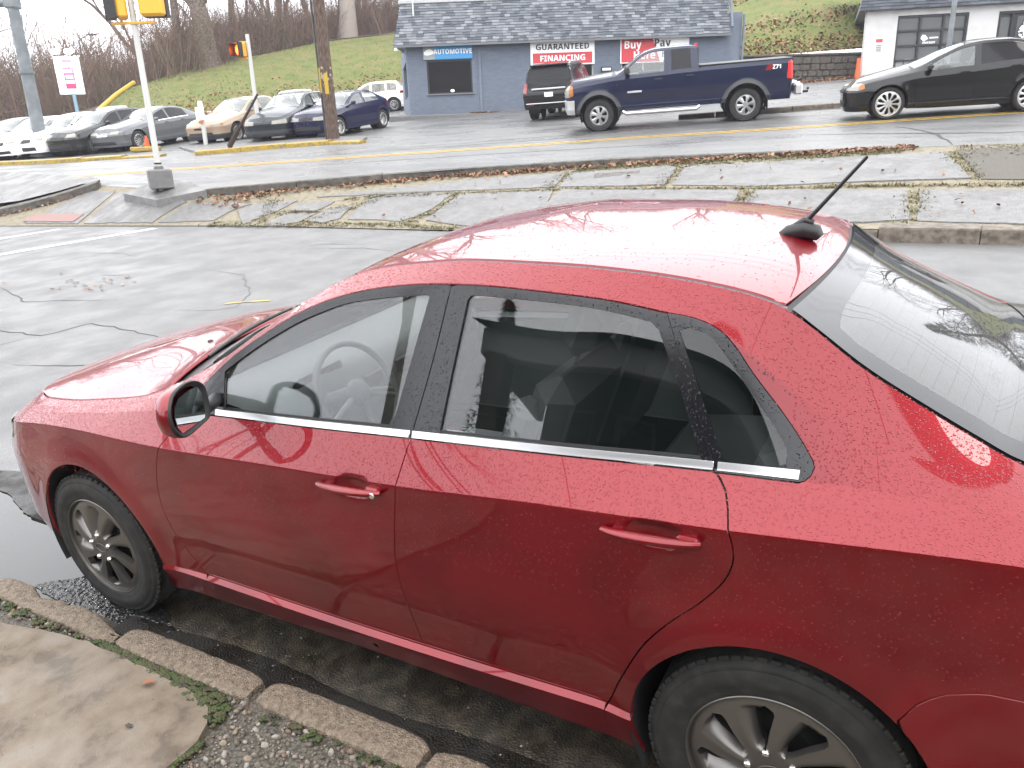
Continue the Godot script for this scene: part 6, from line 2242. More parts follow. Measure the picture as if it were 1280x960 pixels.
	# --- the black utility vehicle seen from behind
	var suv := make_car("black_utility_vehicle", "big black sport utility vehicle seen from behind, parked before the blue-grey shop", suv_spot(), {
		"category": "suv", "half": 1.02, "nose": -0.95, "wb": 3.0, "tail": 4.22, "wr": 0.40, "sill": 0.42, "kf": 0.6, "kt": 0.45, "bulge": 0.9, "flare": 0.02, "arch": 0.07,
		"edge": [[-2.0, 1.05], [-0.9, 1.1], [-0.2, 1.2], [0.5, 1.3], [0.7, 1.38], [1.15, 1.75], [1.4, 1.86], [2.0, 1.90], [3.85, 1.885], [3.95, 1.80], [4.10, 1.40], [4.16, 1.20], [4.22, 1.16], [6.0, 1.1]],
		"ez": [[-2.0, 0.78], [-0.9, 0.80], [0.0, 0.87], [0.5, 0.87], [0.9, 0.80], [1.4, 0.72], [3.85, 0.71], [3.95, 0.73], [4.1, 0.84], [4.22, 0.90], [6.0, 0.9]],
		"crown": [[-2.0, 0.02], [-0.7, 0.05], [0.0, 0.08], [0.5, 0.08], [0.9, 0.07], [1.4, 0.035], [3.8, 0.03], [4.0, 0.05], [4.2, 0.04], [6.0, 0.02]],
		"belt": [[-2.0, 1.0], [-0.9, 1.04], [-0.2, 1.12], [0.6, 1.20], [1.5, 1.22], [3.5, 1.24], [4.22, 1.14], [6.0, 1.1]],
		"cuts": [[0.55, 0.58], [1.75, 1.77], [2.62, 2.72]], "win": [[0.85, 1.68, 0.80, 1.68], [1.84, 2.66, 1.84, 2.60], [2.80, 3.78, 2.76, 3.66]], "glass": [0.55, 1.32, 3.86, 4.14], "no_boot": true,
		"head": [0.62, 0.92, 0.86, 1.06], "grille": [0.55, 0.72, 1.02], "tail_lamp": [0.83, 4.02, 0.98, 1.34], "tail_mat": M.lamp_red_white, "spokes": 6, "tw": 0.27, "rim_share": 0.66, "paint": M.paint_black, "side_glass": M.tint_glass, "rear_glass": M.tint_glass, "plate": 0.92, "mirror_mat": M.chrome_soft, "cell": 0.05})
	var sb := MB.new()
	sb.box(Vector3(4.235, 1.115, 0), Vector3(0.03, 0.055, 1.25), Basis.IDENTITY, 0.01)
	obj("tailgate_trim", sb, M.chrome_soft, suv)
	sb = MB.new()
	sb.box(Vector3(4.25, 0.63, 0), Vector3(0.03, 0.03, 1.72), Basis.IDENTITY, 0.01)
	obj("bumper_trim", sb, M.chrome_soft, suv)
	for z in [0.68, -0.68]:
		var rf := MB.new()
		rf.box(Vector3(4.24, 0.585, z), Vector3(0.02, 0.04, 0.24), Basis.IDENTITY, 0.008)
		obj("bumper_reflector", rf, M.lamp_red, suv)
	sb = MB.new()
	sb.box(Vector3(3.95, 1.90, 0), Vector3(0.26, 0.05, 1.36), Basis(Vector3(0, 0, 1), 0.1), 0.02)
	obj("spoiler", sb, M.paint_black, suv)
	for z in [0.70, -0.70]:
		var rl := MB.new()
		rl.tube([Vector3(1.5, 1.91, z), Vector3(1.7, 1.95, z), Vector3(3.5, 1.95, z), Vector3(3.75, 1.90, z)], [0.02, 0.022, 0.022, 0.02], 6)
		obj("roof_rail", rl, M.chrome_soft, suv)
	var ex := MB.new()
	ex.tube([Vector3(3.9, 0.36, -0.55), Vector3(4.15, 0.35, -0.6)], [0.04, 0.04], 8)
	obj("exhaust", ex, M.chrome_soft, suv)
	# --- the row in the lot, from the right
	make_car("navy_hatchback", "dark navy two-door compact hatchback, nearest the wooden pole in the lot", stand(-15.72, -18.75, Vector2(-0.09, -1.0), 0.85), hatch_spec({"half": 0.85, "wb": 2.70, "tail": 3.36, "nose": -0.80, "paint": M.paint_navy, "rim_mat": M.alloy_bright, "spokes": 10, "names": 0, "panels": ["front_wing", "front_door", "rear_quarter"], "cuts": [[0.55, 0.60], [1.78, 1.82]], "win": [[0.74, 1.62, 0.66, 1.66], [1.74, 2.62, 1.76, 2.40]],
		"edge": [[-2.0, 0.68], [-0.75, 0.74], [-0.4, 0.84], [0.0, 0.90], [0.5, 0.96], [0.66, 1.02], [1.0, 1.21], [1.35, 1.345], [1.8, 1.385], [2.2, 1.37], [2.6, 1.28], [2.9, 1.16], [3.1, 1.08], [3.36, 1.04], [4.8, 0.9]], "glass": [0.54, 1.34, 2.42, 3.02], "grille": [0.2, 0.60, 0.72], "head": [0.30, 0.72, 0.58, 0.73], "signal": true, "tail_lamp": [0.5, 3.05, 0.78, 0.95], "rub": [0.50, 0.06, M.paint_navy], "price": 0.7, "crease": 0.16}), lot)
	make_car("dark_teal_minivan", "dark grey-blue family car with pale bumper line, parked beside the navy hatchback", stand(-17.35, -18.5, Vector2(-0.30, -1.0), 0.88, 1.02), hatch_spec({"half": 0.88, "wb": 2.75, "tail": 3.5, "nose": -0.95, "paint": M.paint_teal, "head": [0.34, 0.80, 0.56, 0.72], "grille": [0.30, 0.56, 0.62], "front_band": [0.24, 0.40, M.trim_grey, -0.5], "price": 0.9, "crease": 0.16, "rim_mat": M.alloy}), lot)
	make_car("gold_sedan", "beige gold older sedan with rounded nose, behind the far signal post", stand(-20.4, -18.5, Vector2(-0.13, -1.0), 0.88, 1.03), sedan_spec({"half": 0.88, "wb": 2.75, "paint": M.paint_gold, "rim_mat": M.alloy_bright, "spokes": 12, "open": 0.4, "head": [0.42, 0.80, 0.60, 0.70], "signal": true, "grille": [0.22, 0.52, 0.58], "rub": [0.50, 0.05, M.paint_gold], "price": 0.8, "front_band": [0.20, 0.36, M.trim_grey, -0.40]}), lot)
	make_car("grey_coupe_sedan", "mid grey sleek sedan with chrome window line, left of the white bollard", stand(-23.95, -17.0, Vector2(-0.12, -1.0), 0.92, 0.98), sedan_spec({"half": 0.92, "wb": 2.91, "tail": 4.02, "nose": -0.92, "paint": M.paint_grey, "rim_mat": M.alloy, "spokes": 12, "line": M.chrome_soft, "wr": 0.345,
		"edge": [[-2.0, 0.68], [-0.85, 0.74], [-0.4, 0.87], [0.2, 0.95], [0.62, 1.01], [0.8, 1.06], [1.2, 1.25], [1.6, 1.38], [2.0, 1.43], [2.4, 1.40], [2.8, 1.30], [3.1, 1.18], [3.4, 1.09], [3.7, 1.06], [4.0, 1.03], [4.9, 0.9]],
		"cuts": [[0.66, 0.74], [1.70, 1.76], [2.5, 2.62]], "win": [[0.94, 1.70, 0.84, 1.72], [1.78, 2.75, 1.80, 2.50]], "glass": [0.68, 1.58, 2.52, 3.32], "head": [0.36, 0.76, 0.62, 0.76], "grille": [0.26, 0.56, 0.70], "grille_mat": M.chrome_soft, "intake": [0.62, 0.27, 0.40], "tail_lamp": [0.4, 3.6, 0.82, 0.98], "price": 0.75, "side_glass": M.tint_glass}), lot)
	make_car("charcoal_hatchback", "charcoal grey compact with dark windows, left of the grey sleek sedan", stand(-25.46, -16.2, Vector2(-0.12, -1.0), 0.89), hatch_spec({"paint": M.paint_charcoal, "half": 0.89, "side_glass": M.tint_glass, "spokes": 10, "intake": [0.6, 0.25, 0.45], "wb": 2.65, "head": [0.40, 0.80, 0.64, 0.80]}), lot)
	make_car("white_sedan", "white sedan parked right of the large grey pole", stand(-27.12, -16.0, Vector2(-0.12, -1.0), 0.90), sedan_spec({"paint": M.paint_white, "rim_mat": M.alloy, "spokes": 10, "mirror_mat": M.paint_white, "head": [0.42, 0.82, 0.62, 0.74]}), lot)
	make_car("white_sedan", "white sedan half hidden behind the foot of the large grey pole", stand(-28.15, -15.5, Vector2(-0.25, -1.0), 0.90, 0.97), sedan_spec({"paint": M.paint_white, "rim_mat": M.alloy, "spokes": 8, "mirror_mat": M.trim, "intake": [0.6, 0.26, 0.38]}), lot)
	make_car("blue_grey_sedan", "blue grey sedan at the left end of the row of parked cars", stand(-29.4, -15.25, Vector2(-0.25, -1.0), 0.90, 1.0), sedan_spec({"paint": M.paint_bluegrey, "rim_mat": M.alloy_bright, "spokes": 8, "mirror_mat": M.trim}), lot)
	make_car("white_hatchback", "white five-door hatchback with red tail light, parked left of the blue-grey shop", stand(-25.1, -29.97, Vector2(0.86, -0.50), 0.90, 1.0), hatch_spec({"paint": M.paint_white, "spokes": 10, "rim_mat": M.alloy, "tail_lamp": [0.55, 2.98, 0.84, 0.98]}), "cars parked at the back of the lot")
	make_car("white_hatchback", "white car mostly hidden behind the wooden pole and navy hatchback", stand(-24.0, -26.0, Vector2(-0.5, -0.9), 0.90), hatch_spec({"paint": M.paint_white}), "cars parked at the back of the lot")
	make_car("red_hatchback", "red car showing only its tail between the white hatchback and the shop corner", stand(-25.0, -33.0, Vector2(0.86, -0.50), 0.90), hatch_spec({"paint": M.paint_red}), "cars parked at the back of the lot")
	make_car("silver_estate", "silver estate car whose pale roof shows behind the white sedans", stand(-29.5, -21.3, Vector2(-0.9, -0.5), 0.90, 1.02), hatch_spec({"paint": M.paint_silver, "tail": 3.6}), "cars parked at the back of the lot")

func suv_spot() -> Transform3D:
	# standing on its rear wheels' marks, its tail towards us
	var rear_left := on_road(-9.86, -21.87)
	var d := Vector3(0.237, 0, 0.971)   # tail direction
	var n := Vector3(-0.002334, 1.0, 0.1).normalized()
	d = (d - n * d.dot(n)).normalized()
	var side := d.cross(n).normalized()
	var k := 0.88
	# the car's left (+z of its own frame) is on the left as seen from behind
	return Transform3D(Basis(d * k, n * k, side * k), rear_left - d * 3.0 * k - side * 0.90 * k)

func text_mesh(t: String, size: float, depth: float, bold := 700, font := "Droid Sans") -> TextMesh:
	var f := SystemFont.new()
	f.font_names = PackedStringArray([font])
	f.font_weight = bold
	var m := TextMesh.new()
	m.text = t
	m.font = f
	m.font_size = 64
	m.pixel_size = size / 64.0
	m.depth = depth
	m.curve_step = 2.0
	return m

func driver(car: Node3D) -> void:   # the person at the wheel of the black car, in the car's own directions
	var p := MB.new()
	var at := Vector3(1.62, 0.62, 0.38)
	# one surface from hips to crown: rings of (height, forward, half depth, half width)
	var rings := [[0.0, 0.0, 0.13, 0.18], [0.12, 0.02, 0.125, 0.175], [0.25, 0.05, 0.12, 0.17], [0.38, 0.09, 0.115, 0.185], [0.48, 0.12, 0.10, 0.20], [0.535, 0.13, 0.075, 0.16], [0.56, 0.13, 0.058, 0.085], [0.585, 0.12, 0.052, 0.056], [0.62, 0.11, 0.054, 0.054], [0.645, 0.10, 0.068, 0.060], [0.67, 0.095, 0.086, 0.068], [0.70, 0.095, 0.092, 0.073], [0.74, 0.10, 0.096, 0.076], [0.78, 0.105, 0.094, 0.075], [0.815, 0.11, 0.078, 0.064], [0.84, 0.115, 0.045, 0.04], [0.848, 0.116, 0.006, 0.006]]
	var rows := []
	for r in rings:
		var line := []
		for i in 17:
			var a := TAU * i / 16
			var fwd: float = cos(a) * r[2]
			if r[0] > 0.66 and r[0] < 0.74 and i == 8:
				fwd -= 0.018   # the nose
			line.append(at + Vector3(r[1] + fwd, r[0], sin(a) * r[3]))
		rows.append(line)
	p.sheet(rows)
	for s in [1.0, -1.0]:
		p.tube([at + Vector3(0.12, 0.47, s * 0.18), at + Vector3(0.0, 0.30, s * 0.25), at + Vector3(-0.16, 0.24, s * 0.22), at + Vector3(-0.33, 0.30, s * 0.15), at + Vector3(-0.40, 0.33, s * 0.14)], [0.058, 0.050, 0.042, 0.032, 0.02], 10)
	var o := obj("person", p, M.jacket)
	o.transform = car.transform
	tag(o, "driver in dark clothing at the wheel of the black sedan", "person")
	var h := MB.new()
	rows = []
	for r in [[0.66, 0.10, 0.090, 0.072], [0.70, 0.10, 0.096, 0.078], [0.76, 0.108, 0.100, 0.081], [0.80, 0.112, 0.092, 0.074], [0.835, 0.116, 0.062, 0.052], [0.856, 0.118, 0.005, 0.005]]:
		var line := []
		for i in 13:
			var a := lerpf(-2.0, 2.0, i / 12.0) if r[0] < 0.78 else TAU * i / 12
			line.append(at + Vector3(r[1] + cos(a) * r[2], r[0], sin(a) * r[3]))
		rows.append(line)
	h.sheet(rows)
	obj("hair", h, M.hair, o)
	var f := MB.new()
	f.sphere(at + Vector3(0.06, 0.715, 0), Vector3(0.062, 0.085, 0.062), Basis.IDENTITY, 8, 12)
	f.tube([at + Vector3(0.005, 0.73, 0), at + Vector3(-0.018, 0.70, 0), at + Vector3(0.0, 0.69, 0)], [0.008, 0.013, 0.01], 6)
	obj("face", f, M.skin, o)

func more_materials() -> void:
	M.kerb_pale = tri(mat(1, 1, 1, 0.7), 0.6)
	M.kerb_pale.albedo_texture = tex(noise(0.02, FastNoiseLite.TYPE_SIMPLEX_SMOOTH, 6, 62), [[0.3, lin(0.13, 0.10, 0.075)], [0.5, lin(0.22, 0.18, 0.14)], [0.72, lin(0.30, 0.26, 0.21)]], 512)
	M.slab_dark = M.slab
	M.tactile = mat(0.36, 0.20, 0.18, 0.7)
	M.silt = M.gutter.duplicate()
	M.silt.albedo_color = lin(0.35, 0.33, 0.31)
	M.bg_glass = mat(0.45, 0.5, 0.5, 0.02)
	M.bg_glass.albedo_color.a = 0.30
	M.bg_glass.transparency = BaseMaterial3D.TRANSPARENCY_ALPHA
	M.bg_glass.metallic_specular = 0.8
	M.tint_glass = mat(0.035, 0.035, 0.04, 0.05)
	M.tint_glass.metallic_specular = 0.3
	M.shop_glass = mat(0.012, 0.010, 0.012, 0.03)
	M.shop_glass.metallic_specular = 0.22
	M.bg_seat = mat(0.20, 0.20, 0.20, 0.9)
	M.price = mat(0.75, 0.55, 0.10, 0.5)
	M.alloy = mat(0.38, 0.38, 0.385, 0.32, 0.85)
	M.alloy_bright = mat(0.55, 0.55, 0.54, 0.28, 0.85)
	M.white_paint = mat(1.2, 1.2, 1.18, 0.4)
	M.trim_grey = mat(0.055, 0.057, 0.065, 0.5)
	M.chrome_soft = mat(0.72, 0.72, 0.73, 0.28, 0.9)
	M.amber = mat(0.65, 0.22, 0.04, 0.2)
	M.lamp_lit_red = mat(0.5, 0.02, 0.02, 0.2)
	M.lamp_lit_red.emission_enabled = true
	M.lamp_lit_red.emission = Color(1.0, 0.10, 0.06)
	M.lamp_lit_red.emission_energy_multiplier = 0.35
	M.lamp_red_white = mat(0.55, 0.12, 0.12, 0.15)
	var paints := {"blue": [0.009, 0.016, 0.058], "black": [0.007, 0.007, 0.009], "navy": [0.010, 0.012, 0.065], "teal": [0.025, 0.036, 0.048], "gold": [0.62, 0.46, 0.33], "grey": [0.19, 0.20, 0.215], "charcoal": [0.03, 0.032, 0.036], "white": [1.25, 1.25, 1.27], "bluegrey": [0.11, 0.13, 0.17], "red": [0.40, 0.02, 0.025], "silver": [0.48, 0.49, 0.50]}
	for k in paints:
		M["paint_" + k] = mat(paints[k][0], paints[k][1], paints[k][2], 0.16)
	M.red_paint = M.paint_red
	M.jacket = mat(0.03, 0.03, 0.035, 0.9)
	M.hair = mat(0.03, 0.022, 0.018, 0.8)
	M.skin = mat(0.45, 0.28, 0.20, 0.6)
	M.wall_blue = tri(mat(1, 1, 1, 0.75), 0.5)
	M.wall_blue.albedo_texture = tex(noise(0.01, FastNoiseLite.TYPE_SIMPLEX_SMOOTH, 5, 121), [[0.3, lin(0.22, 0.265, 0.345)], [0.7, lin(0.26, 0.31, 0.395)]], 256)
	M.wall_white = tri(mat(1, 1, 1, 0.7), 0.4)
	M.wall_white.albedo_texture = tex(noise(0.01, FastNoiseLite.TYPE_SIMPLEX_SMOOTH, 5, 122), [[0.3, lin(0.95, 0.93, 0.90)], [0.7, lin(1.1, 1.09, 1.07)]], 256)
	M.roof_white = mat(0.74, 0.74, 0.76, 0.5)
	M.flashing = mat(0.24, 0.25, 0.28, 0.5)
	M.black_frame = mat(0.02, 0.02, 0.03, 0.4)
	M.shutter = mat(0.16, 0.165, 0.165, 0.25)
	M.sign_red = mat(1.0, 0.06, 0.08, 0.4)
	M.sign_blue = mat(0.08, 0.55, 1.1, 0.4)
	M.sign_pale = mat(0.55, 0.60, 0.56, 0.4)
	M.sign_black = mat(0.02, 0.02, 0.022, 0.5)
	M.sign_pink = mat(0.95, 0.06, 0.2, 0.4)
	M.orange = mat(1.2, 0.2, 0.05, 0.5)
	M.signal_yellow = mat(1.3, 0.62, 0.04, 0.4)
	M.post_white = mat(0.85, 0.85, 0.82, 0.5)
	M.post_grey = tri(mat(1, 1, 1, 0.5), 0.5)
	M.post_grey.albedo_texture = tex(noise(0.015, FastNoiseLite.TYPE_SIMPLEX_SMOOTH, 5, 131), [[0.3, lin(0.22, 0.25, 0.27)], [0.7, lin(0.32, 0.35, 0.37)]], 256)
	M.post_blue = mat(0.30, 0.50, 0.62, 0.5)
	M.rust = mat(0.06, 0.035, 0.03, 0.8)
	M.pole_wood = tri(mat(1, 1, 1, 0.9), 1.0)
	M.pole_wood.uv1_scale = Vector3(4.0, 0.35, 4.0)
	M.pole_wood.albedo_texture = tex(noise(0.02, FastNoiseLite.TYPE_SIMPLEX_SMOOTH, 5, 132), [[0.28, lin(0.05, 0.032, 0.025)], [0.5, lin(0.13, 0.08, 0.058)], [0.72, lin(0.25, 0.175, 0.135)]], 512)
	M.bark = tri(mat(1, 1, 1, 0.95), 0.6)
	M.bark.albedo_texture = tex(noise(0.02, FastNoiseLite.TYPE_SIMPLEX_SMOOTH, 5, 133), [[0.3, lin(0.12, 0.092, 0.07)], [0.55, lin(0.25, 0.195, 0.155)], [0.75, lin(0.40, 0.33, 0.275)]], 512)
	M.bark_grey = mat(0.48, 0.42, 0.375, 0.95)
	M.twig = mat(0.22, 0.145, 0.105, 0.95)
	M.brush = mat(0.17, 0.10, 0.075, 0.95)
	M.needle = mat(0.035, 0.055, 0.028, 0.9)
	M.needle.backlight_enabled = true
	M.needle.backlight = Color(0.2, 0.25, 0.15)
	M.stone = tri(mat(1, 1, 1, 0.85), 1.0)
	M.stone.albedo_texture = tex(noise(0.02, FastNoiseLite.TYPE_SIMPLEX_SMOOTH, 5, 141), [[0.3, lin(0.07, 0.062, 0.05)], [0.55, lin(0.15, 0.13, 0.11)], [0.75, lin(0.24, 0.21, 0.18)]], 512)
	M.lamp_on = mat(1, 1, 1, 0.5)
	M.lamp_on.emission_enabled = true
	M.lamp_on.emission = Color(0.98, 0.98, 1.0)
	M.lamp_on.emission_energy_multiplier = 3.0
	M.hand_on = mat(0.9, 0.3, 0.05, 0.5)
	M.hand_on.emission_enabled = true
	M.hand_on.emission = Color(1.0, 0.42, 0.05)
	M.hand_on.emission_energy_multiplier = 1.6
	M.house_wall = tri(mat(1, 1, 1, 0.8), 1.0)
	M.house_wall.albedo_texture = tex(noise(0.02, FastNoiseLite.TYPE_SIMPLEX_SMOOTH, 5, 151), [[0.3, lin(0.07, 0.05, 0.045)], [0.7, lin(0.12, 0.085, 0.075)]], 256)
	M.house_trim = mat(0.42, 0.42, 0.41, 0.6)
	M.house_roof = mat(0.05, 0.05, 0.055, 0.8)
	M.dry_grass = tri(mat(1, 1, 1, 0.95), 0.06)
	M.dry_grass.albedo_texture = tex(noise(0.012, FastNoiseLite.TYPE_SIMPLEX_SMOOTH, 6, 83), [[0.28, lin(0.13, 0.14, 0.05)], [0.5, lin(0.22, 0.17, 0.09)], [0.75, lin(0.28, 0.20, 0.12)]], 512)
	M.asphalt_pale = mat(0.30, 0.30, 0.29, 0.7)
	M.sign_yellow = mat(0.70, 0.46, 0.02, 0.5)
	M.bank = tri(mat(0.045, 0.05, 0.025, 0.95), 0.5)
	M.stain = mat(0.06, 0.05, 0.042, 0.6)
	M.paper = mat(0.55, 0.47, 0.32, 0.9)
	M.brush_v = mat(0.999, 0.99, 0.99, 0.95)
	M.brush_v.vertex_color_use_as_albedo = true
	M.leaf_orange = mat(0.42, 0.15, 0.06, 0.6)
	M.tarp = mat(0.04, 0.45, 0.30, 0.5)

# ---------------------------------------------------------------- buildings
func wall_with_openings(b: MB, base: Transform3D, w: float, h: float, t: float, holes: Array) -> void:   # in base.x, base.y; the outside looks along base.z; holes: [x, y, w, h]
	var xs := [0.0, w]; var ys := [0.0, h]
	for q in holes:
		xs.append(q[0]); xs.append(q[0] + q[2]); ys.append(q[1]); ys.append(q[1] + q[3])
	xs.sort(); ys.sort()
	for i in xs.size() - 1:
		for j in ys.size() - 1:
			if xs[i + 1] - xs[i] < 1e-3 or ys[j + 1] - ys[j] < 1e-3:
				continue
			var c := Vector2((xs[i] + xs[i + 1]) * 0.5, (ys[j] + ys[j + 1]) * 0.5)
			var inside := false
			for q in holes:
				if c.x > q[0] and c.x < q[0] + q[2] and c.y > q[1] and c.y < q[1] + q[3]:
					inside = true
			if not inside:
				for s in [0.0, -t]:
					var ps := [base * Vector3(xs[i], ys[j], s), base * Vector3(xs[i + 1], ys[j], s), base * Vector3(xs[i + 1], ys[j + 1], s), base * Vector3(xs[i], ys[j + 1], s)]
					b.flat_n(ps, base.basis.z * (1.0 if s == 0.0 else -1.0))
	for q in holes:
		var p := [Vector2(q[0], q[1]), Vector2(q[0] + q[2], q[1]), Vector2(q[0] + q[2], q[1] + q[3]), Vector2(q[0], q[1] + q[3])]
		for k in 4:
			var a: Vector2 = p[k]
			var c: Vector2 = p[(k + 1) % 4]
			var nn := (Vector2(q[0] + q[2] * 0.5, q[1] + q[3] * 0.5) - (a + c) * 0.5).normalized()
			b.flat_n([base * Vector3(a.x, a.y, 0), base * Vector3(c.x, c.y, 0), base * Vector3(c.x, c.y, -t), base * Vector3(a.x, a.y, -t)], base.basis * Vector3(nn.x, nn.y, 0))
	for q in [[Vector3(0, 0, 0), Vector3(0, h, 0), -1.0], [Vector3(w, 0, 0), Vector3(w, h, 0), 1.0]]:
		b.flat_n([base * q[0], base * q[1], base * (q[1] - Vector3(0, 0, t)), base * (q[0] - Vector3(0, 0, t))], base.basis.x * q[2])

func shingles(b: MB, at: Transform3D, w: float, run: float, rows: int, tab: float, tones: Array, skew0 := 0.0, skew1 := 0.0) -> void:   # courses up a slope: at.x along the eave, at.y up the slope, at.z out of it
	for r in rows:
		var y0 := run * r / rows
		var f := float(r) / rows
		var xa := skew0 * f
		var xb := w - skew1 * f
		var x := xa - rng.randf() * tab
		while x < xb:
			var tw := tab * rng.randf_range(0.7, 1.25)
			var a := maxf(x, xa)
			var c := minf(x + tw - 0.008, xb)
			if c - a > 0.02:
				b.tint = tones[rng.randi() % tones.size()] * rng.randf_range(0.85, 1.15)
				var d := rng.randf_range(0.010, 0.022)
				var dy := rng.randf_range(-0.015, 0.015)
				var h := run / rows * 1.12
				var p := [at * Vector3(a, y0 + dy, d + 0.014), at * Vector3(c, y0 + dy, d + 0.014), at * Vector3(c, y0 + h, 0.004), at * Vector3(a, y0 + h, 0.004)]
				b.flat_n(p, at.basis.z)
				b.flat_n([at * Vector3(a, y0 + dy, -0.01), at * Vector3(c, y0 + dy, -0.01), p[1], p[0]], -at.basis.y)
			x += tw
	b.tint = Color.WHITE

func place_text(t: String, size: float, at: Transform3D, m: Material, parent: Node3D, stretch := 1.0, bold := 700) -> void:
	var o := put("lettering", text_mesh(t, size, 0.012, bold), parent)
	o.material_override = m
	o.transform = at * Transform3D(Basis.from_scale(Vector3(stretch, 1, 1)), Vector3.ZERO)

func sign_board(called: String, label: String, at: Transform3D, w: float, h: float, m: Material, edge: Material) -> Node3D:   # at: its middle, looking along z
	var o := thing(called, label, "sign", at)
	var b := MB.new()
	b.box(Vector3(0, 0, -0.03), Vector3(w, h, 0.05), Basis.IDENTITY, 0.006)
	obj("board", b, edge, o)
	b = MB.new()
	b.box(Vector3(0, 0, 0.0), Vector3(w - 0.08, h - 0.08, 0.012))
	obj("face", b, m, o)
	return o

func buildings() -> void:
	# --- the blue-grey shop
	var e := Vector3(0.8746, 0, -0.4848)
	var out := Vector3(0.4848, 0, 0.8746)
	var at := Transform3D(Basis(e, Vector3.UP, out), Vector3(-17.37, 2.70, -25.12))
	var shop := thing("blue_shop", "blue grey painted brick shop with grey shingled mansard roof behind the pickup", "shop", at)
	var L := 13.15
	var H := 2.80
	var b := MB.new()
	var id := Transform3D.IDENTITY
	wall_with_openings(b, id, L, H, 0.25, [[0.80, 0.82, 1.85, 1.30], [5.08, 0.05, 2.55, 2.55], [8.75, 0.05, 2.72, 2.55]])
	wall_with_openings(b, Transform3D(Basis(Vector3(0.172, 0, 0.985), Vector3.UP, Vector3(-0.985, 0, 0.172)), Vector3(-1.032, 0, -5.91)), 6.0, H, 0.25, [[2.0, 0.8, 3.3, 1.35]])
	b.box(Vector3(L * 0.5 + 0.8, H * 0.5, -7.0), Vector3(L + 0.1, H, 0.2))
	b.box(Vector3(L - 0.14, H * 0.5, -3.5), Vector3(0.24, H, 7.0))
	b.box(Vector3(L + 0.22, 1.75, -0.9), Vector3(0.5, 3.5, 1.6))   # the end pier that rises past the eave
	b.box(Vector3(2.98, H * 0.5, 0.02), Vector3(0.10, H, 0.05))
	obj("wall", b, M.wall_blue, shop)
	# brick courses: shallow joints of the painted brickwork
	b = MB.new()
	for r in 36:
		var y := 0.08 + r * 0.075
		for q in [[0.02, 0.78], [2.68, 5.05], [7.66, 8.72], [11.5, L]] if y > 0.80 and y < 2.14 else [[0.02, 5.05], [7.66, 8.72], [11.5, L]]:
			var x: float = q[0] + (0.1 if r % 2 else 0.0)
			while x < q[1] - 0.05:
				b.tint = Color(0.24, 0.288, 0.37) * rng.randf_range(0.92, 1.08)
				var xe := minf(x + 0.19, q[1])
				b.flat_n([Vector3(x, y, 0.008), Vector3(xe, y, 0.008), Vector3(xe, y + 0.062, 0.008), Vector3(x, y + 0.062, 0.008)], Vector3(0, 0, 1))
				b.flat_n([Vector3(x, y, 0.0), Vector3(xe, y, 0.0), Vector3(xe, y, 0.008), Vector3(x, y, 0.008)], Vector3(0, -1, 0))
				x += 0.20
	b.tint = Color.WHITE
	var br := obj("brickwork", b, M.tinted, shop)
	br.set_meta("kind", "stuff")
	for q in [[0.80, 0.82, 1.85, 1.30, 0], [5.08, 0.05, 2.55, 2.55, 2], [8.75, 0.05, 2.72, 2.55, 2]]:
		b = MB.new()
		b.box(Vector3(q[0] + q[2] * 0.5, q[1] + q[3] * 0.5, -0.14), Vector3(q[2] - 0.1, q[3] - 0.1, 0.012))
		var wn := obj("window", b, M.shop_glass, shop)
		b = MB.new()
		for s in [0.03, q[2] - 0.03]:
			b.box(Vector3(q[0] + s, q[1] + q[3] * 0.5, -0.12), Vector3(0.06, q[3], 0.06))
		for s in [0.03, q[3] - 0.03]:
			b.box(Vector3(q[0] + q[2] * 0.5, q[1] + s, -0.118), Vector3(q[2] - 0.12, 0.06, 0.056))
		for k in q[4]:
			b.box(Vector3(q[0] + q[2] * (k + 1) / 3.0, q[1] + q[3] * 0.5, -0.11), Vector3(0.05, q[3] - 0.12, 0.05))
		obj("frame", b, M.post_white if q[4] else M.black_frame, wn)
		if q[4] == 0:
			b = MB.new()
			b.box(Vector3(q[0] + q[2] * 0.5, q[1] - 0.02, 0.02), Vector3(q[2] + 0.1, 0.05, 0.12), Basis.IDENTITY, 0.01)
			obj("sill", b, M.flashing, wn)
			b = MB.new()
			b.sphere(Vector3(q[0] + 1.0, q[1] + 0.12, -0.125), Vector3(0.09, 0.06, 0.01))
			obj("sticker", b, M.white_paint, wn)
	b = MB.new()
	var sd := Transform3D(Basis(Vector3(0.172, 0, 0.985), Vector3.UP, Vector3(-0.985, 0, 0.172)), Vector3(-1.032, 0, -5.91))
	b.box(sd * Vector3(3.65, 1.475, -0.12), Vector3(3.25, 1.3, 0.02), sd.basis)
	obj("window", b, M.shop_glass, shop)
	# mansard
	var slope_up := Vector3(0, 1.58, -0.62)
	var run := slope_up.length()
	var upv := slope_up / run
	var nrm := Vector3(0, upv.z * -1.0, upv.y).normalized()
	nrm = Vector3(1, 0, 0).cross(upv).normalized()
	var eave := Transform3D(Basis(Vector3(1, 0, 0), upv, nrm), Vector3(-0.42, H - 0.12, 0.46))
	b = MB.new()
	var tones := [Color(0.14, 0.16, 0.195), Color(0.21, 0.23, 0.265), Color(0.29, 0.32, 0.355), Color(0.37, 0.395, 0.43), Color(0.24, 0.26, 0.295)]
	shingles(b, eave, L + 0.30, run, 15, 0.26, tones, 0.30, 0.0)
	# left hip
	var hip := Transform3D(Basis(Vector3(0, 0, 1), Vector3(0.30, 1.58, 0).normalized(), Vector3(-1.58, 0.30, 0).normalized()), Vector3(-0.42, H - 0.12, -5.0))
	shingles(b, hip, 5.45, 1.61, 15, 0.26, tones, 0.0, 0.62)
	var sh := obj("shingles", b, M.tinted, shop)
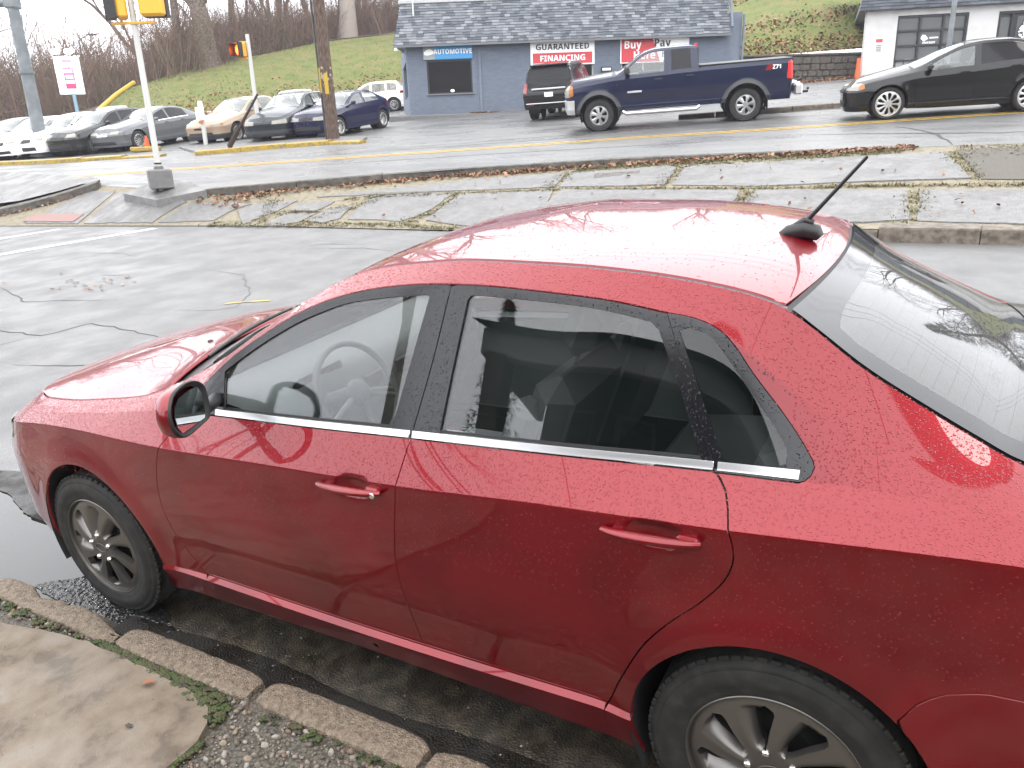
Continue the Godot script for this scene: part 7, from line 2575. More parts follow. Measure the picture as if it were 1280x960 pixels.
	sh.set_meta("kind", "stuff")
	b = MB.new()
	b.face([eave * Vector3(0, 0, 0), eave * Vector3(L + 0.3, 0, 0), eave * Vector3(L + 0.3, run, 0), eave * Vector3(0.3, run, 0)])
	b.face([hip * Vector3(0, 0, 0), hip * Vector3(5.46, 0, 0), hip * Vector3(4.84, 1.61, 0), hip * Vector3(0, 1.61, 0)])
	b.face([Vector3(-0.42, H - 0.13, 0.46), Vector3(-0.42, H - 0.13, -5.0), Vector3(L - 0.12, H - 0.13, -5.0), Vector3(L - 0.12, H - 0.13, 0.46)])
	b.face([Vector3(-0.12, H + 1.45, -0.16), Vector3(L, H + 1.45, -0.16), Vector3(L, H + 1.45, -7.0), Vector3(-0.12, H + 1.45, -7.0)])
	b.box(Vector3(L * 0.5 - 0.25, H - 0.16, 0.44), Vector3(L + 0.36, 0.09, 0.06))
	obj("roof_deck", b, M.flashing, shop)
	b = MB.new()
	b.box(Vector3(L * 0.5 - 0.05, H + 1.53, -0.14), Vector3(L + 0.2, 0.15, 0.10), Basis.IDENTITY, 0.02)
	b.box(Vector3(-0.16, H + 1.53, -3.0), Vector3(0.10, 0.15, 5.6), Basis.IDENTITY, 0.02)
	obj("parapet_cap", b, M.roof_white, shop)
	b = MB.new()
	b.tube([Vector3(0.42, H + 0.95, 0.22), Vector3(0.42, H + 2.4, 0.10)], [0.035, 0.03], 8)
	obj("vent_pipe", b, M.post_white, shop)
	b = MB.new()
	b.tube([Vector3(-0.35, H - 0.16, 0.4), Vector3(-0.35, H - 0.3, 0.4)], [0.05, 0.07], 8)
	obj("eave_lamp", b, M.white_paint, shop)
	b = MB.new()
	b.box(Vector3(8.15, 1.42, 0.05), Vector3(0.42, 0.42, 0.08), Basis.IDENTITY, 0.01)
	var ns := obj("notice_board", b, M.sign_black, shop)
	for y in [1.54, 1.30]:
		b = MB.new()
		b.box(Vector3(8.15, y, 0.094), Vector3(0.34, 0.09 if y > 1.4 else 0.05, 0.006))
		obj("notice", b, M.white_paint, ns)
	b = MB.new()
	b.tube([Vector3(L + 0.52, 0.0, 0.0), Vector3(L + 0.52, 3.4, 0.0)], [0.05, 0.05], 8)
	b.tube([Vector3(L - 0.05, H + 0.1, 0.46), Vector3(L - 0.05, H + 1.5, -0.1)], [0.05, 0.05], 8)
	obj("downpipe", b, M.wall_blue, shop)
	b = MB.new()
	b.box(Vector3(2.4, -0.12, 0.25), Vector3(6.4, 0.24, 0.9), Basis.IDENTITY, 0.02)
	obj("step", b, M.slab, shop)
	# its signs
	var s1 := sign_board("shop_sign", "white and red banner reading GUARANTEED FINANCING over the shop's middle opening", at * Transform3D(Basis.IDENTITY, Vector3(6.36, 2.22, 0.06)), 2.6, 0.92, M.white_paint, M.white_paint)
	b = MB.new()
	b.box(Vector3(0, -0.20, 0.012), Vector3(2.42, 0.42, 0.010))
	obj("red_band", b, M.sign_red, s1)
	place_text("GUARANTEED", 0.30, Transform3D(Basis.IDENTITY, Vector3(0, 0.225, 0.02)), M.sign_black, s1, 1.12)
	place_text("FINANCING", 0.30, Transform3D(Basis.IDENTITY, Vector3(0, -0.20, 0.03)), M.white_paint, s1, 1.10, 900)
	var s2 := sign_board("shop_sign", "red and white banner reading Buy Here Pay Here behind the pickup's cab", at * Transform3D(Basis.IDENTITY, Vector3(10.1, 2.22, 0.06)), 2.78, 0.98, M.white_paint, M.white_paint)
	b = MB.new()
	b.prism(PackedVector2Array([Vector2(-1.35, -0.45), Vector2(0.22, -0.45), Vector2(-0.10, 0.45), Vector2(-1.35, 0.45)]), Basis.IDENTITY, Vector3(0, 0, 0.016), 0.010)
	obj("red_field", b, M.sign_red, s2)
	place_text("Buy", 0.40, Transform3D(Basis.IDENTITY, Vector3(-0.90, 0.20, 0.024)), M.white_paint, s2, 1.0, 900)
	place_text("Here", 0.40, Transform3D(Basis.IDENTITY, Vector3(-0.42, -0.20, 0.024)), M.white_paint, s2, 1.0, 900)
	place_text("Pay", 0.40, Transform3D(Basis.IDENTITY, Vector3(0.30, 0.24, 0.018)), M.sign_black, s2)
	place_text("Here", 0.38, Transform3D(Basis.IDENTITY, Vector3(0.72, -0.17, 0.018)), M.sign_black, s2, 1.1, 500)
	var s3 := sign_board("shop_sign", "blue sign reading AUTOMOTIVE with pale panel above the shop's left window", at * Transform3D(Basis.IDENTITY, Vector3(1.70, 2.42, 0.06)), 2.0, 0.56, M.sign_blue, M.sign_blue)
	b = MB.new()
	b.box(Vector3(-0.77, 0, 0.008), Vector3(0.46, 0.56, 0.012))
	obj("pale_panel", b, M.sign_pale, s3)
	b = MB.new()
	b.prism(curve_between([Vector2(-0.98, -0.02), Vector2(-0.85, 0.09), Vector2(-0.72, 0.11), Vector2(-0.58, 0.03), Vector2(-0.60, -0.06), Vector2(-0.80, -0.12), Vector2(-0.95, -0.1)], 0.03), Basis.IDENTITY, Vector3(0, 0, 0.02), 0.006)
	obj("emblem", b, M.white_paint, s3)
	place_text("AUTOMOTIVE", 0.25, Transform3D(Basis.IDENTITY, Vector3(0.21, 0.0, 0.014)), M.white_paint, s3, 0.98)
	# --- the white shop at the right
	e = Vector3(0.9304, 0, -0.3665)
	out = Vector3(0.3665, 0, 0.9304)
	at = Transform3D(Basis(e, Vector3.UP, out), Vector3(-1.20, 3.50, -34.9))
	var wh := thing("white_shop", "white rendered shop with dark shingled roof and black gridded window, top right", "shop", at)
	b = MB.new()
	wall_with_openings(b, id, 14.0, 2.75, 0.25, [[1.22, 0.12, 2.72, 2.28], [5.05, 0.02, 2.6, 2.35]])
	b.face([Vector3(1.85, 0, -6.75), Vector3(0, 0, 0), Vector3(0, 2.75, 0), Vector3(1.85, 2.75, -6.75)])
	obj("wall", b, M.wall_white, wh)
	b = MB.new()
	b.box(Vector3(2.58, 1.26, -0.16), Vector3(2.6, 2.16, 0.012))
	var gw := obj("window", b, M.shutter, wh)
	b = MB.new()
	for x in [1.26, 2.13, 3.03, 3.90]:
		b.box(Vector3(x, 1.26, -0.10), Vector3(0.09, 2.28, 0.08))
	for y in [0.16, 0.70, 1.26, 1.82, 2.36]:
		b.box(Vector3(2.58, y, -0.098), Vector3(2.64, 0.08, 0.076))
	obj("frame", b, M.black_frame, gw)
	b = MB.new()
	for q in [[1.30, 0.24, 0.36], [1.62, 0.30, 0.30], [1.9, 0.22, 0.25]]:   # goods on show
		b.box(Vector3(q[0] + 0.2, 0.26 + q[1], -0.15), Vector3(0.26, 0.40, 0.012), Basis.IDENTITY, 0.003)
	for q in [[1.32, 0.24], [1.56, 0.27]]:
		b.sphere(Vector3(q[0] + 0.1, q[1], -0.148), Vector3(0.12, 0.07, 0.006))
	obj("goods_on_show", b, M.sign_pale, gw)
	b = MB.new()
	b.prism(PackedVector2Array([Vector2(2.22, 1.52), Vector2(2.36, 1.40), Vector2(2.52, 1.50), Vector2(2.40, 1.64), Vector2(2.28, 1.66)]), Basis.IDENTITY, Vector3(0, 0, -0.145), 0.006)
	b.box(Vector3(2.74, 1.53, -0.148), Vector3(0.34, 0.05, 0.006))
	obj("window_emblem", b, M.white_paint, gw)
	var wt := put("lettering", text_mesh("ENERGY", 0.13, 0.006), gw)
	wt.material_override = M.white_paint
	wt.position = Vector3(2.56, 1.34, -0.148)
	b = MB.new()
	b.box(Vector3(6.35, 1.2, -0.16), Vector3(2.5, 2.3, 0.04))
	var dr := obj("door", b, M.sign_black, wh)
	b = MB.new()
	for x in [5.09, 5.62, 7.0, 7.6]:
		b.box(Vector3(x, 1.2, -0.10), Vector3(0.09, 2.34, 0.09))
	b.box(Vector3(6.35, 2.33, -0.098), Vector3(2.55, 0.09, 0.085))
	b.box(Vector3(6.3, 0.85, -0.11), Vector3(1.3, 0.1, 0.07))
	obj("frame", b, M.black_frame, dr)
	b = MB.new()
	b.box(Vector3(6.3, 1.55, -0.135), Vector3(0.95, 1.25, 0.012))
	b.box(Vector3(5.36, 1.3, -0.135), Vector3(0.34, 1.7, 0.012))
	obj("pane", b, M.shutter, dr)
	b = MB.new()   # hours and a barcode-free notice beside the window: a red heading over grey lines
	b.box(Vector3(0.58, 1.50, 0.006), Vector3(0.26, 0.12, 0.008))
	obj("notice_heading", b, M.sign_red, wh)
	b = MB.new()
	for k in 4:
		b.box(Vector3(0.58, 1.32 - k * 0.07, 0.006), Vector3(0.2, 0.03, 0.008))
	obj("notice_lines", b, M.post_grey, wh)
	var wreath := thing("wreath", "round white wreath hanging on the dark door of the white shop", "wreath", at * Transform3D(Basis.IDENTITY, Vector3(6.3, 1.62, -0.03)))
	b = MB.new()
	for i in 150:
		var a := rng.randf() * TAU
		var r := rng.randf_range(0.17, 0.40)
		b.sphere(Vector3(cos(a) * r, sin(a) * r, rng.randf_range(-0.03, 0.05)), Vector3.ONE * rng.randf_range(0.035, 0.06), Basis.IDENTITY, 3, 5)
	obj("flowers", b, M.white_paint, wreath)
	b = MB.new()
	b.sphere(Vector3(0.08, -0.06, 0.06), Vector3(0.10, 0.06, 0.04), Basis.IDENTITY, 4, 7)
	obj("bow", b, M.sign_black, wreath)
	slope_up = Vector3(0, 1.9, -0.75)
	run = slope_up.length()
	upv = slope_up / run
	nrm = Vector3(1, 0, 0).cross(upv).normalized()
	eave = Transform3D(Basis(Vector3(1, 0, 0), upv, nrm), Vector3(-0.40, 2.62, 0.35))
	b = MB.new()
	shingles(b, eave, 14.5, run, 16, 0.30, [Color(0.085, 0.10, 0.125), Color(0.115, 0.13, 0.16), Color(0.145, 0.16, 0.19)], 0.55, 0.0)
	sh = obj("shingles", b, M.tinted, wh)
	sh.set_meta("kind", "stuff")
	b = MB.new()
	b.face([eave * Vector3(0, 0, 0), eave * Vector3(14.4, 0, 0), eave * Vector3(14.4, run, 0), eave * Vector3(0.55, run, 0)])
	b.face([Vector3(1.2, 2.62, -6.7), Vector3(-0.40, 2.62, 0.35), Vector3(0.15, 4.5, -0.40), Vector3(1.8, 4.5, -6.9)])
	b.face([Vector3(-0.40, 2.61, 0.35), Vector3(1.2, 2.61, -6.7), Vector3(14.0, 2.61, -7.0), Vector3(14.0, 2.61, 0.35)])
	b.face([Vector3(0.1, 4.5, -0.4), Vector3(14, 4.5, -0.4), Vector3(14, 4.5, -7), Vector3(0.1, 4.5, -7)])
	obj("roof_deck", b, M.flashing, wh)
	var cone := thing("traffic_cone", "orange cone standing at the left corner of the white shop", "traffic cone", at * Transform3D(Basis.IDENTITY, Vector3(-0.22, 0.0, 0.25)))
	b = MB.new()
	b.tube([Vector3(0, 0.03, 0), Vector3(0, 0.85, 0)], [0.12, 0.07], 12)
	obj("body", b, M.orange, cone)
	b = MB.new()
	b.box(Vector3(0, 0.02, 0), Vector3(0.36, 0.04, 0.36), Basis.IDENTITY, 0.01)
	obj("foot", b, M.rubber, cone)
	# --- the stone retaining wall between the shops
	var w0 := Vector3(-6.2, 3.3, -32.6)
	var w1 := Vector3(-0.9, 3.55, -36.2)
	var wd := (Vector3(w1.x, 0, w1.z) - Vector3(w0.x, 0, w0.z))
	var wl := wd.length()
	wd /= wl
	var wout := Vector3(-wd.z, 0, wd.x)
	var wall := thing("stone_wall", "old grey stone retaining wall between the two shops", "wall", Transform3D(Basis(wd, Vector3.UP, wout), w0))
	b = MB.new()
	b.box(Vector3(wl * 0.5, 0.62, -0.25), Vector3(wl, 1.3, 0.4))
	obj("core", b, M.kerb, wall)
	var variants := []
	for i in 6:
		var sb := MB.new()
		sb.box(Vector3.ZERO, Vector3(1, 1, 1), Basis.IDENTITY, 0.12)
		for k in sb.v.size():
			sb.v[k] += Vector3(sin(k * 1.7 + i), sin(k * 2.3 + i * 2), sin(k * 3.1 + i)) * 0.03
		variants.append(mesh_of([[sb, M.stone]]))
	for r in 5:
		var x := 0.0
		while x < wl:
			var sw := rng.randf_range(0.24, 0.52)
			var o := put("stone", variants[rng.randi() % 6], wall)
			o.transform = Transform3D(Basis.from_scale(Vector3(sw - 0.02, 0.245, 0.22)), Vector3(x + sw * 0.5, 0.06 + r * 0.255, rng.randf_range(-0.05, 0.0)))
			x += sw
	b = MB.new()
	b.box(Vector3(wl * 0.5, 1.33, -0.22), Vector3(wl, 0.10, 0.55), Basis.IDENTITY, 0.03)
	obj("coping", b, M.kerb, wall)
	var lw := thing("low_wall", "low dark retaining wall at the hill's foot behind the parked cars", "wall")
	b = MB.new()
	for q in [[-31.5, -23.0, -29.5, -25.4], [-29.5, -25.4, -28.3, -28.6]]:
		var a := on_road(q[0], q[1])
		var c := on_road(q[2], q[3])
		var d := (c - a).normalized()
		b.box((a + c) * 0.5 + Vector3(0, 0.30, 0), Vector3((c - a).length() + 0.1, 0.8, 0.3), Basis(d, Vector3.UP, d.cross(Vector3.UP)).orthonormalized(), 0.03)
	obj("wall_face", b, M.kerb, lw)
	house()

func house() -> void:   # stands on the near side, behind the pavement: the car's glass and paint mirror it
	var at := Transform3D(Basis(Vector3(1, 0, 0), Vector3.UP, Vector3(0, 0, 1)), Vector3(-1.1, 0.1, 6.0))
	var h := thing("brick_house", "dark brick house with deep porch across the pavement, mirrored in the red sedan", "house", at)
	var b := MB.new()
	var W := 14.0
	var holes := [[0.5, 1.75, 0.62, 1.25], [1.55, 1.75, 0.62, 1.25], [3.6, 1.2, 1.0, 1.9], [6.2, 1.75, 1.2, 1.25], [9.5, 1.75, 1.2, 1.25]]
	wall_with_openings(b, Transform3D(Basis(Vector3(-1, 0, 0), Vector3.UP, Vector3(0, 0, -1)), Vector3(W, 0, 2.6)), W, 3.4, 0.3, holes.map(func(q): return [W - q[0] - q[2], q[1], q[2], q[3]]))
	b.box(Vector3(0.15, 1.7, 6.0), Vector3(0.3, 3.4, 6.2)); b.box(Vector3(W - 0.15, 1.7, 6.0), Vector3(0.3, 3.4, 6.2)); b.box(Vector3(W * 0.5, 1.7, 9.2), Vector3(W - 0.6, 3.4, 0.2))
	obj("wall", b, M.house_wall, h)
	for q in holes:
		b = MB.new()
		b.box(Vector3(q[0] + q[2] * 0.5, q[1] + q[3] * 0.5, 2.78), Vector3(q[2], q[3], 0.02))
		var wn := obj("window", b, M.shutter, h)
		b = MB.new()
		for s in [0.03, q[2] - 0.03]:
			b.box(Vector3(q[0] + s, q[1] + q[3] * 0.5, 2.7), Vector3(0.06, q[3], 0.1))
		for s in [0.03, q[3] * 0.5, q[3] - 0.03]:
			b.box(Vector3(q[0] + q[2] * 0.5, q[1] + s, 2.702), Vector3(q[2] - 0.12, 0.05, 0.09))
		obj("frame", b, M.house_trim, wn)
	b = MB.new()
	b.box(Vector3(W * 0.5, 0.50, 1.3), Vector3(W, 1.1, 2.6))
	obj("porch_floor", b, M.kerb, h)
	b = MB.new()
	b.box(Vector3(W * 0.5, 2.86, 0.0), Vector3(W + 0.3, 0.30, 0.16), Basis.IDENTITY, 0.02)
	b.box(Vector3(-0.05, 2.86, 1.3), Vector3(0.16, 0.30, 2.4), Basis.IDENTITY, 0.02)
	obj("porch_beam", b, M.house_trim, h)
	b = MB.new()
	b.face([Vector3(-0.3, 3.03, -0.25), Vector3(-0.3, 3.62, 2.8), Vector3(W + 0.3, 3.62, 2.8), Vector3(W + 0.3, 3.03, -0.25)])
	b.face([Vector3(-0.3, 3.62, 2.8), Vector3(-0.3, 3.7, 9.4), Vector3(W + 0.3, 3.7, 9.4), Vector3(W + 0.3, 3.62, 2.8)])
	b.box(Vector3(W * 0.5, 2.98, 1.3), Vector3(W, 0.05, 2.6))
	obj("roof", b, M.house_roof, h)
	for x in [0.15, 4.6, 9.2, W - 0.2]:
		b = MB.new()
		b.box(Vector3(x, 1.95, 0.05), Vector3(0.34, 1.6, 0.34), Basis.IDENTITY, 0.02)
		b.box(Vector3(x, 1.05, 0.05), Vector3(0.5, 0.5, 0.5), Basis.IDENTITY, 0.02)
		obj("porch_column", b, M.house_wall, h)
	# the bank and hedge beside it
	var hd := MB.new()
	var rows := []
	for k in 9:
		var line := []
		for i in 62:
			var x := -46.0 + i * 0.74
			line.append(Vector3(x, street_y(x, 4.4) + 0.05 + 1.55 * smoothstep(0.0, 1.0, k / 8.0) + 0.08 * sin(x * 1.3) * k / 8.0, 4.6 + k * 0.2))
		rows.append(line)
	hd.sheet(rows)
	struct("bank", hd, M.bank)
	var back_ground := MB.new()
	back_ground.face([Vector3(-60, 1.0, 6.2), Vector3(-60, 1.5, 60), Vector3(60, 2.5, 60), Vector3(60, 1.0, 6.2)])
	back_ground.face([Vector3(-1.2, -0.22, 4.4), Vector3(-1.2, 0.3, 6.4), Vector3(60, 1.05, 6.4), Vector3(60, 0.4, 4.4)])
	struct("lawn", back_ground, M.grass)

# ---------------------------------------------------------------- hill, trees, brush
const FOOT := [[-60.0, 2.1, -19.0], [-50.0, 2.3, -21.5], [-41.0, 2.6, -24.5], [-35.0, 2.55, -24.2], [-32.0, 2.5, -23.6], [-29.8, 2.75, -26.0], [-28.6, 3.05, -30.0], [-27.0, 3.5, -35.0], [-23.0, 3.9, -38.5], [-15.0, 4.2, -39.0], [-6.2, 4.62, -33.2], [-1.0, 4.9, -36.9], [6.0, 5.2, -41.0], [20.0, 5.4, -44.0], [40.0, 5.6, -46.0]]
const CREST := [[-60.0, 2.6, -26.0], [-52.0, 3.0, -26.6], [-42.0, 3.95, -27.6], [-42.9, 5.5, -31.0], [-43.8, 6.9, -35.8], [-42.6, 7.9, -40.4], [-40.4, 9.0, -45.7], [-36.5, 9.8, -50.7], [-31.0, 10.8, -55.0], [-22.0, 12.0, -59.0], [-6.5, 13.2, -62.0], [2.0, 14.0, -65.0], [10.0, 14.4, -68.0], [24.0, 15.0, -70.0], [44.0, 15.0, -72.0]]
func hill_at(i: float, t: float) -> Vector3:   # i along the hill, t from foot (0) to crest (1) and beyond
	var k := clampi(int(i), 0, FOOT.size() - 2)
	var f := i - k
	var a := Vector3(FOOT[k][0], FOOT[k][1], FOOT[k][2]).lerp(Vector3(FOOT[k + 1][0], FOOT[k + 1][1], FOOT[k + 1][2]), f)
	var c := Vector3(CREST[k][0], CREST[k][1], CREST[k][2]).lerp(Vector3(CREST[k + 1][0], CREST[k + 1][1], CREST[k + 1][2]), f)
	var p := a.lerp(c, t)
	if t <= 1.0:
		p.y = lerpf(a.y, c.y, lerpf(t, sin(t * PI * 0.5), 0.35))
	else:
		p = c + (c - a) * Vector3(1, 0, 1) * (t - 1.0)
		p.y = c.y - (t - 1.0) * 0.6
	p.y += 0.10 * sin(p.x * 0.7 + p.z * 0.3) * sin(p.z * 0.5) * smoothstep(0.0, 0.2, t)
	return p

func hillside() -> void:
	var b := MB.new()
	var rows := []
	for k in 15:
		var line := []
		for i in 113:
			line.append(hill_at(i * 0.125, k / 14.0 * 1.04))
		rows.append(line)
	b.sheet(rows)
	struct("hill", b, M.grass)
	b = MB.new()
	rows = []
	for k in 9:
		var line := []
		for i in 57:
			var p := hill_at(i * 0.25, 1.02)
			line.append(p + Vector3(p.x * 0.015, -0.05, -1.0) * k * 9.0 * (0.3 + 0.7 * k / 8.0) + Vector3(0, 0.9 * k, 0))
		rows.append(line)
	b.sheet(rows)
	struct("woodland_floor", b, M.wood_earth)
	b = MB.new()   # the flat brown ground left of the hill, with its pale lane
	rows = []
	for k in 6:
		var line := []
		for i in 20:
			var x := -190.0 + i * 7.6
			line.append(Vector3(x, road_y(x, -19.0) + 0.10 * k * k * 0.5, -15.0 - k * 7.0 + (x + 45.0) * 0.10))
		rows.append(line)
	b.sheet(rows)
	struct("rough_grass", b, M.dry_grass)
	struct("lane", ribbon([Vector2(-46, -27.5), Vector2(-60, -28.5), Vector2(-80, -28.2), Vector2(-120, -26)], 2.6, func(x, z, up): return Vector3(x, far_left_y(x, z) + up, z), 0.06), M.asphalt_pale)
	# grass blades over the hill, fallen leaves at its foot
	var blade := MB.new()
	for i in 5:
		var a := rng.randf() * TAU
		var d := Vector3(cos(a), 0, sin(a))
		var s := Vector3(-d.z, 0, d.x) * 0.005
		var o := d * rng.randf() * 0.06
		var tip := o + d * 0.05 + Vector3(0, rng.randf_range(0.08, 0.15), 0)
		blade.flat_n([o - s, o + s, tip], (Vector3.UP + d * 0.3).normalized())
	var bm := mesh_of([[blade, M.leaf]])
	var where := []
	for i in 16000:
		var p := hill_at(rng.randf_range(2.0, 12.5), pow(rng.randf(), 0.8))
		var sc := rng.randf_range(0.25, 0.7)
		where.append(Transform3D(Basis(Vector3.UP, rng.randf() * TAU).scaled(Vector3(sc * 1.6, sc, sc * 1.6)), p))
	scatter("grass", bm, where, [Color(0.145, 0.185, 0.028), Color(0.17, 0.205, 0.036), Color(0.13, 0.17, 0.025), Color(0.21, 0.205, 0.05)])
	var lf := leaf_mesh()
	where = []
	for i in 13000:
		var q := rng.randf()
		var u: float = rng.randf_range(4.0, 9.0) if q < 0.45 else rng.randf_range(9.3, 12.6)
		var t: float = absf(rng.randfn(0.04, 0.13)) if q < 0.45 else ([0.02, 0.04, 0.17, 0.42, 0.45][rng.randi() % 5] + rng.randfn(0.0, 0.035))
		var p := hill_at(u, maxf(t, 0.0))
		where.append(Transform3D(Basis(Vector3(rng.randfn(), 2.0, rng.randfn()).normalized(), rng.randf() * TAU).scaled(Vector3.ONE * rng.randf_range(1.4, 2.6)), p + Vector3(0, 0.03, 0)))
	for i in 2200:
		var x := rng.randf_range(-6.0, -0.9)
		var z := lerpf(-32.4, -36.0, (x + 6.0) / 5.2) + absf(rng.randfn(0.0, 0.5))
		where.append(Transform3D(Basis(Vector3(rng.randfn(), 2.0, rng.randfn()).normalized(), rng.randf() * TAU).scaled(Vector3.ONE * rng.randf_range(1.2, 2.2)), on_road(x, z, 0.03)))
	for i in 1200:
		var s := rng.randf_range(2.5, 9.0)
		where.append(Transform3D(Basis(Vector3(rng.randfn(), 2.0, rng.randfn()).normalized(), rng.randf() * TAU).scaled(Vector3.ONE * rng.randf_range(1.0, 1.8)), Vector3(-17.37, 2.74, -25.12) + Vector3(0.8746, 0, -0.4848) * s + Vector3(0.4848, 0, 0.8746) * absf(rng.randfn(0.0, 0.2))))
	scatter("leaves", lf, where, [Color(0.42, 0.18, 0.075), Color(0.33, 0.15, 0.07), Color(0.52, 0.26, 0.12), Color(0.26, 0.12, 0.06), Color(0.58, 0.35, 0.2)])
	# bare trees
	var big := tree_mesh(5, 4.2, 0.85, 6, 0.75)
	var tall := tree_mesh(9, 5.2, 0.26, 6, 0.40)
	var thin := tree_mesh(14, 4.2, 0.16, 6, 0.45)
	var k := 0
	tree("bare_tree", "huge old bare tree with forked grey trunk at the left crest of the grass hill", big, Transform3D(Basis(Vector3(0, 0, 1), 0.16) * Basis(Vector3.UP, 0.6), Vector3(-42.0, 6.85, -36.3)))
	tree("bare_tree", "thick pale grey trunk standing on the hill crest right of the wooden pole", tree_mesh(23, 7.0, 0.75, 5, 0.5, M.bark_grey), Transform3D(Basis(Vector3.UP, 1.0), Vector3(-40.2, 9.1, -48.7)))
	var spots := []
	for i in 46:
		var u := rng.randf_range(3.2, 13.4)
		var p := hill_at(u, rng.randf_range(1.03, 1.5))
		spots.append(p + Vector3(0, -0.2, -rng.randf_range(0, 9)))
	for i in 16:
		spots.append(Vector3(rng.randf_range(-105, -50), 3.2, rng.randf_range(-46, -31)))
	for p in spots:
		var kind := k % 3
		var sc := rng.randf_range(0.85, 1.35)
		var o: Node3D
		var tr := Transform3D(Basis(Vector3(rng.randfn(0, 0.06), 1, rng.randfn(0, 0.06)).normalized(), rng.randf() * TAU).scaled(Vector3(sc, sc, sc)), p)
		var lab := "bare brown winter tree in the wood along the hill crest" if p.x > -46 else "bare winter tree in the wood at the far left"
		o = tree("bare_tree", lab, [tall, thin, tall][kind], tr, "bare trees of the wood")
		k += 1
	# an evergreen and a bare tree right of the white shop: seen in the car's rear window
	var fir := MB.new()
	var stem := MB.new()
	stem.tube([Vector3.ZERO, Vector3(0.1, 5, 0), Vector3(0, 11, 0)], [0.3, 0.2, 0.03], 8)
	for i in 900:
		var hgt := 1.2 + 9.6 * pow(rng.randf(), 0.8)
		var reach := (11.4 - hgt) * 0.30 * rng.randf_range(0.4, 1.0)
		var a := rng.randf() * TAU
		var d := Vector3(cos(a), -0.25, sin(a))
		var c := Vector3(0, hgt, 0) + d * reach
		for j in 7:
			var dd := (d + Vector3(rng.randfn(), rng.randfn() * 0.5, rng.randfn()) * 0.6).normalized()
			var s := dd.cross(Vector3.UP).normalized() * 0.035
			fir.flat_n([c - s, c + s, c + dd * rng.randf_range(0.25, 0.5)], (Vector3.UP + d).normalized())
	for q in [[Vector3(12.5, 3.6, -31.0), 1.0, "dark evergreen tree right of the white shop, mirrored in the sedan's rear window"], [Vector3(-6.4, 1.0, 16.5), 0.62, "dark evergreen tree beside the brick house, mirrored in the sedan's side glass"]]:
		var ft := thing("evergreen_tree", q[2], "tree", Transform3D(Basis.from_scale(Vector3.ONE * q[1]), q[0]))
		obj("crown", fir, M.needle, ft)
		obj("trunk", stem, M.bark, ft)
	for q in [[Vector3(18, 4.0, -38), "bare tree behind the white shop's right end"], [Vector3(-9.0, 1.5, 14.0), "bare tree on the bank behind the near pavement"], [Vector3(-18.0, 1.5, 11.0), "slender bare tree on the bank further along the near street"]]:
		tree("bare_tree", q[1], tall, Transform3D(Basis(Vector3.UP, q[0].x), q[0]))
	# brush: a mass of thin stems
	var br := MB.new()
	for i in 46:
		var a := rng.randf() * TAU
		var o := Vector3(rng.randfn(0, 0.7), 0, rng.randfn(0, 0.7))
		var d := Vector3(cos(a) * 0.35, 1, sin(a) * 0.35)
		var l := rng.randf_range(1.2, 3.6)
		br.tube([o, o + d * l * 0.5 + Vector3(rng.randfn(0, 0.1), 0, rng.randfn(0, 0.1)), o + d * l + Vector3(rng.randfn(0, 0.3), 0, rng.randfn(0, 0.3))], [0.018, 0.012, 0.003], 3, false)
		for j in 5:
			var s := o + d * l * rng.randf_range(0.3, 0.9)
			var e := s + Vector3(rng.randfn(0, 0.45), rng.randf_range(0.1, 0.7), rng.randfn(0, 0.45))
			br.tube([s, e], [0.009, 0.002], 3, false)
	var brm := mesh_of([[br, M.brush_v]])
	where = []
	for i in 1250:
		var p: Vector3
		if i < 700:
			p = hill_at(rng.randf_range(2.6, 13.5), rng.randf_range(1.0, 1.6))
			p += Vector3(0, -0.1, -rng.randf_range(1.5, 9))
		else:
			var x := rng.randf_range(-125, -46)
			p = Vector3(x, 3.0, rng.randf_range(-48, -31.5))
			p.y = far_left_y(p.x, p.z) - 0.2
		var sc := rng.randf_range(0.7, 1.7) * (1.0 if i < 700 else 1.5)
		where.append(Transform3D(Basis(Vector3.UP, rng.randf() * TAU).scaled(Vector3(sc, sc * rng.randf_range(0.8, 1.3), sc)), p))
	scatter("undergrowth", brm, where, [Color(0.27, 0.165, 0.12), Color(0.31, 0.20, 0.15), Color(0.23, 0.145, 0.105), Color(0.22, 0.18, 0.11), Color(0.36, 0.21, 0.155)])

func far_left_y(x: float, z: float) -> float:
	var k := maxf(0.0, (-15.0 + (x + 45.0) * 0.10 - z) / 7.0)
	return road_y(x, -19.0) + 0.05 * k * k

func leaf_mesh() -> ArrayMesh:
	var l := MB.new()
	var s := [Vector3(0, 0, -0.035), Vector3(0.022, 0.006, -0.008), Vector3(0.016, 0.012, 0.018), Vector3(0, 0.004, 0.038), Vector3(-0.018, 0.012, 0.014), Vector3(-0.022, 0.004, -0.010)]
	l.flat_n([s[0], s[3], s[2], s[1]], Vector3(0.3, 1, 0).normalized())
	l.flat_n([s[0], s[5], s[4], s[3]], Vector3(-0.3, 1, 0).normalized())
	return mesh_of([[l, M.leaf]])

func tree(called: String, label: String, meshes: Array, at: Transform3D, group := "") -> Node3D:
	var o := thing(called, label, "tree", at, group)
	put("trunk", meshes[0], o)
	put("crown", meshes[1], o)
	return o

func tree_mesh(sd: int, first: float, r: float, depth: int, spread: float, m: Material = null) -> Array:   # [trunk and boughs, branches and twigs]
	var g := RandomNumberGenerator.new()
	g.seed = sd
	var a := MB.new(); var b := MB.new()
	grow(a, b, g, Vector3(0, -0.3, 0), Vector3.UP, first, r, depth, depth, spread)
	return [mesh_of([[a, m if m else M.bark]]), mesh_of([[b, M.twig]])]

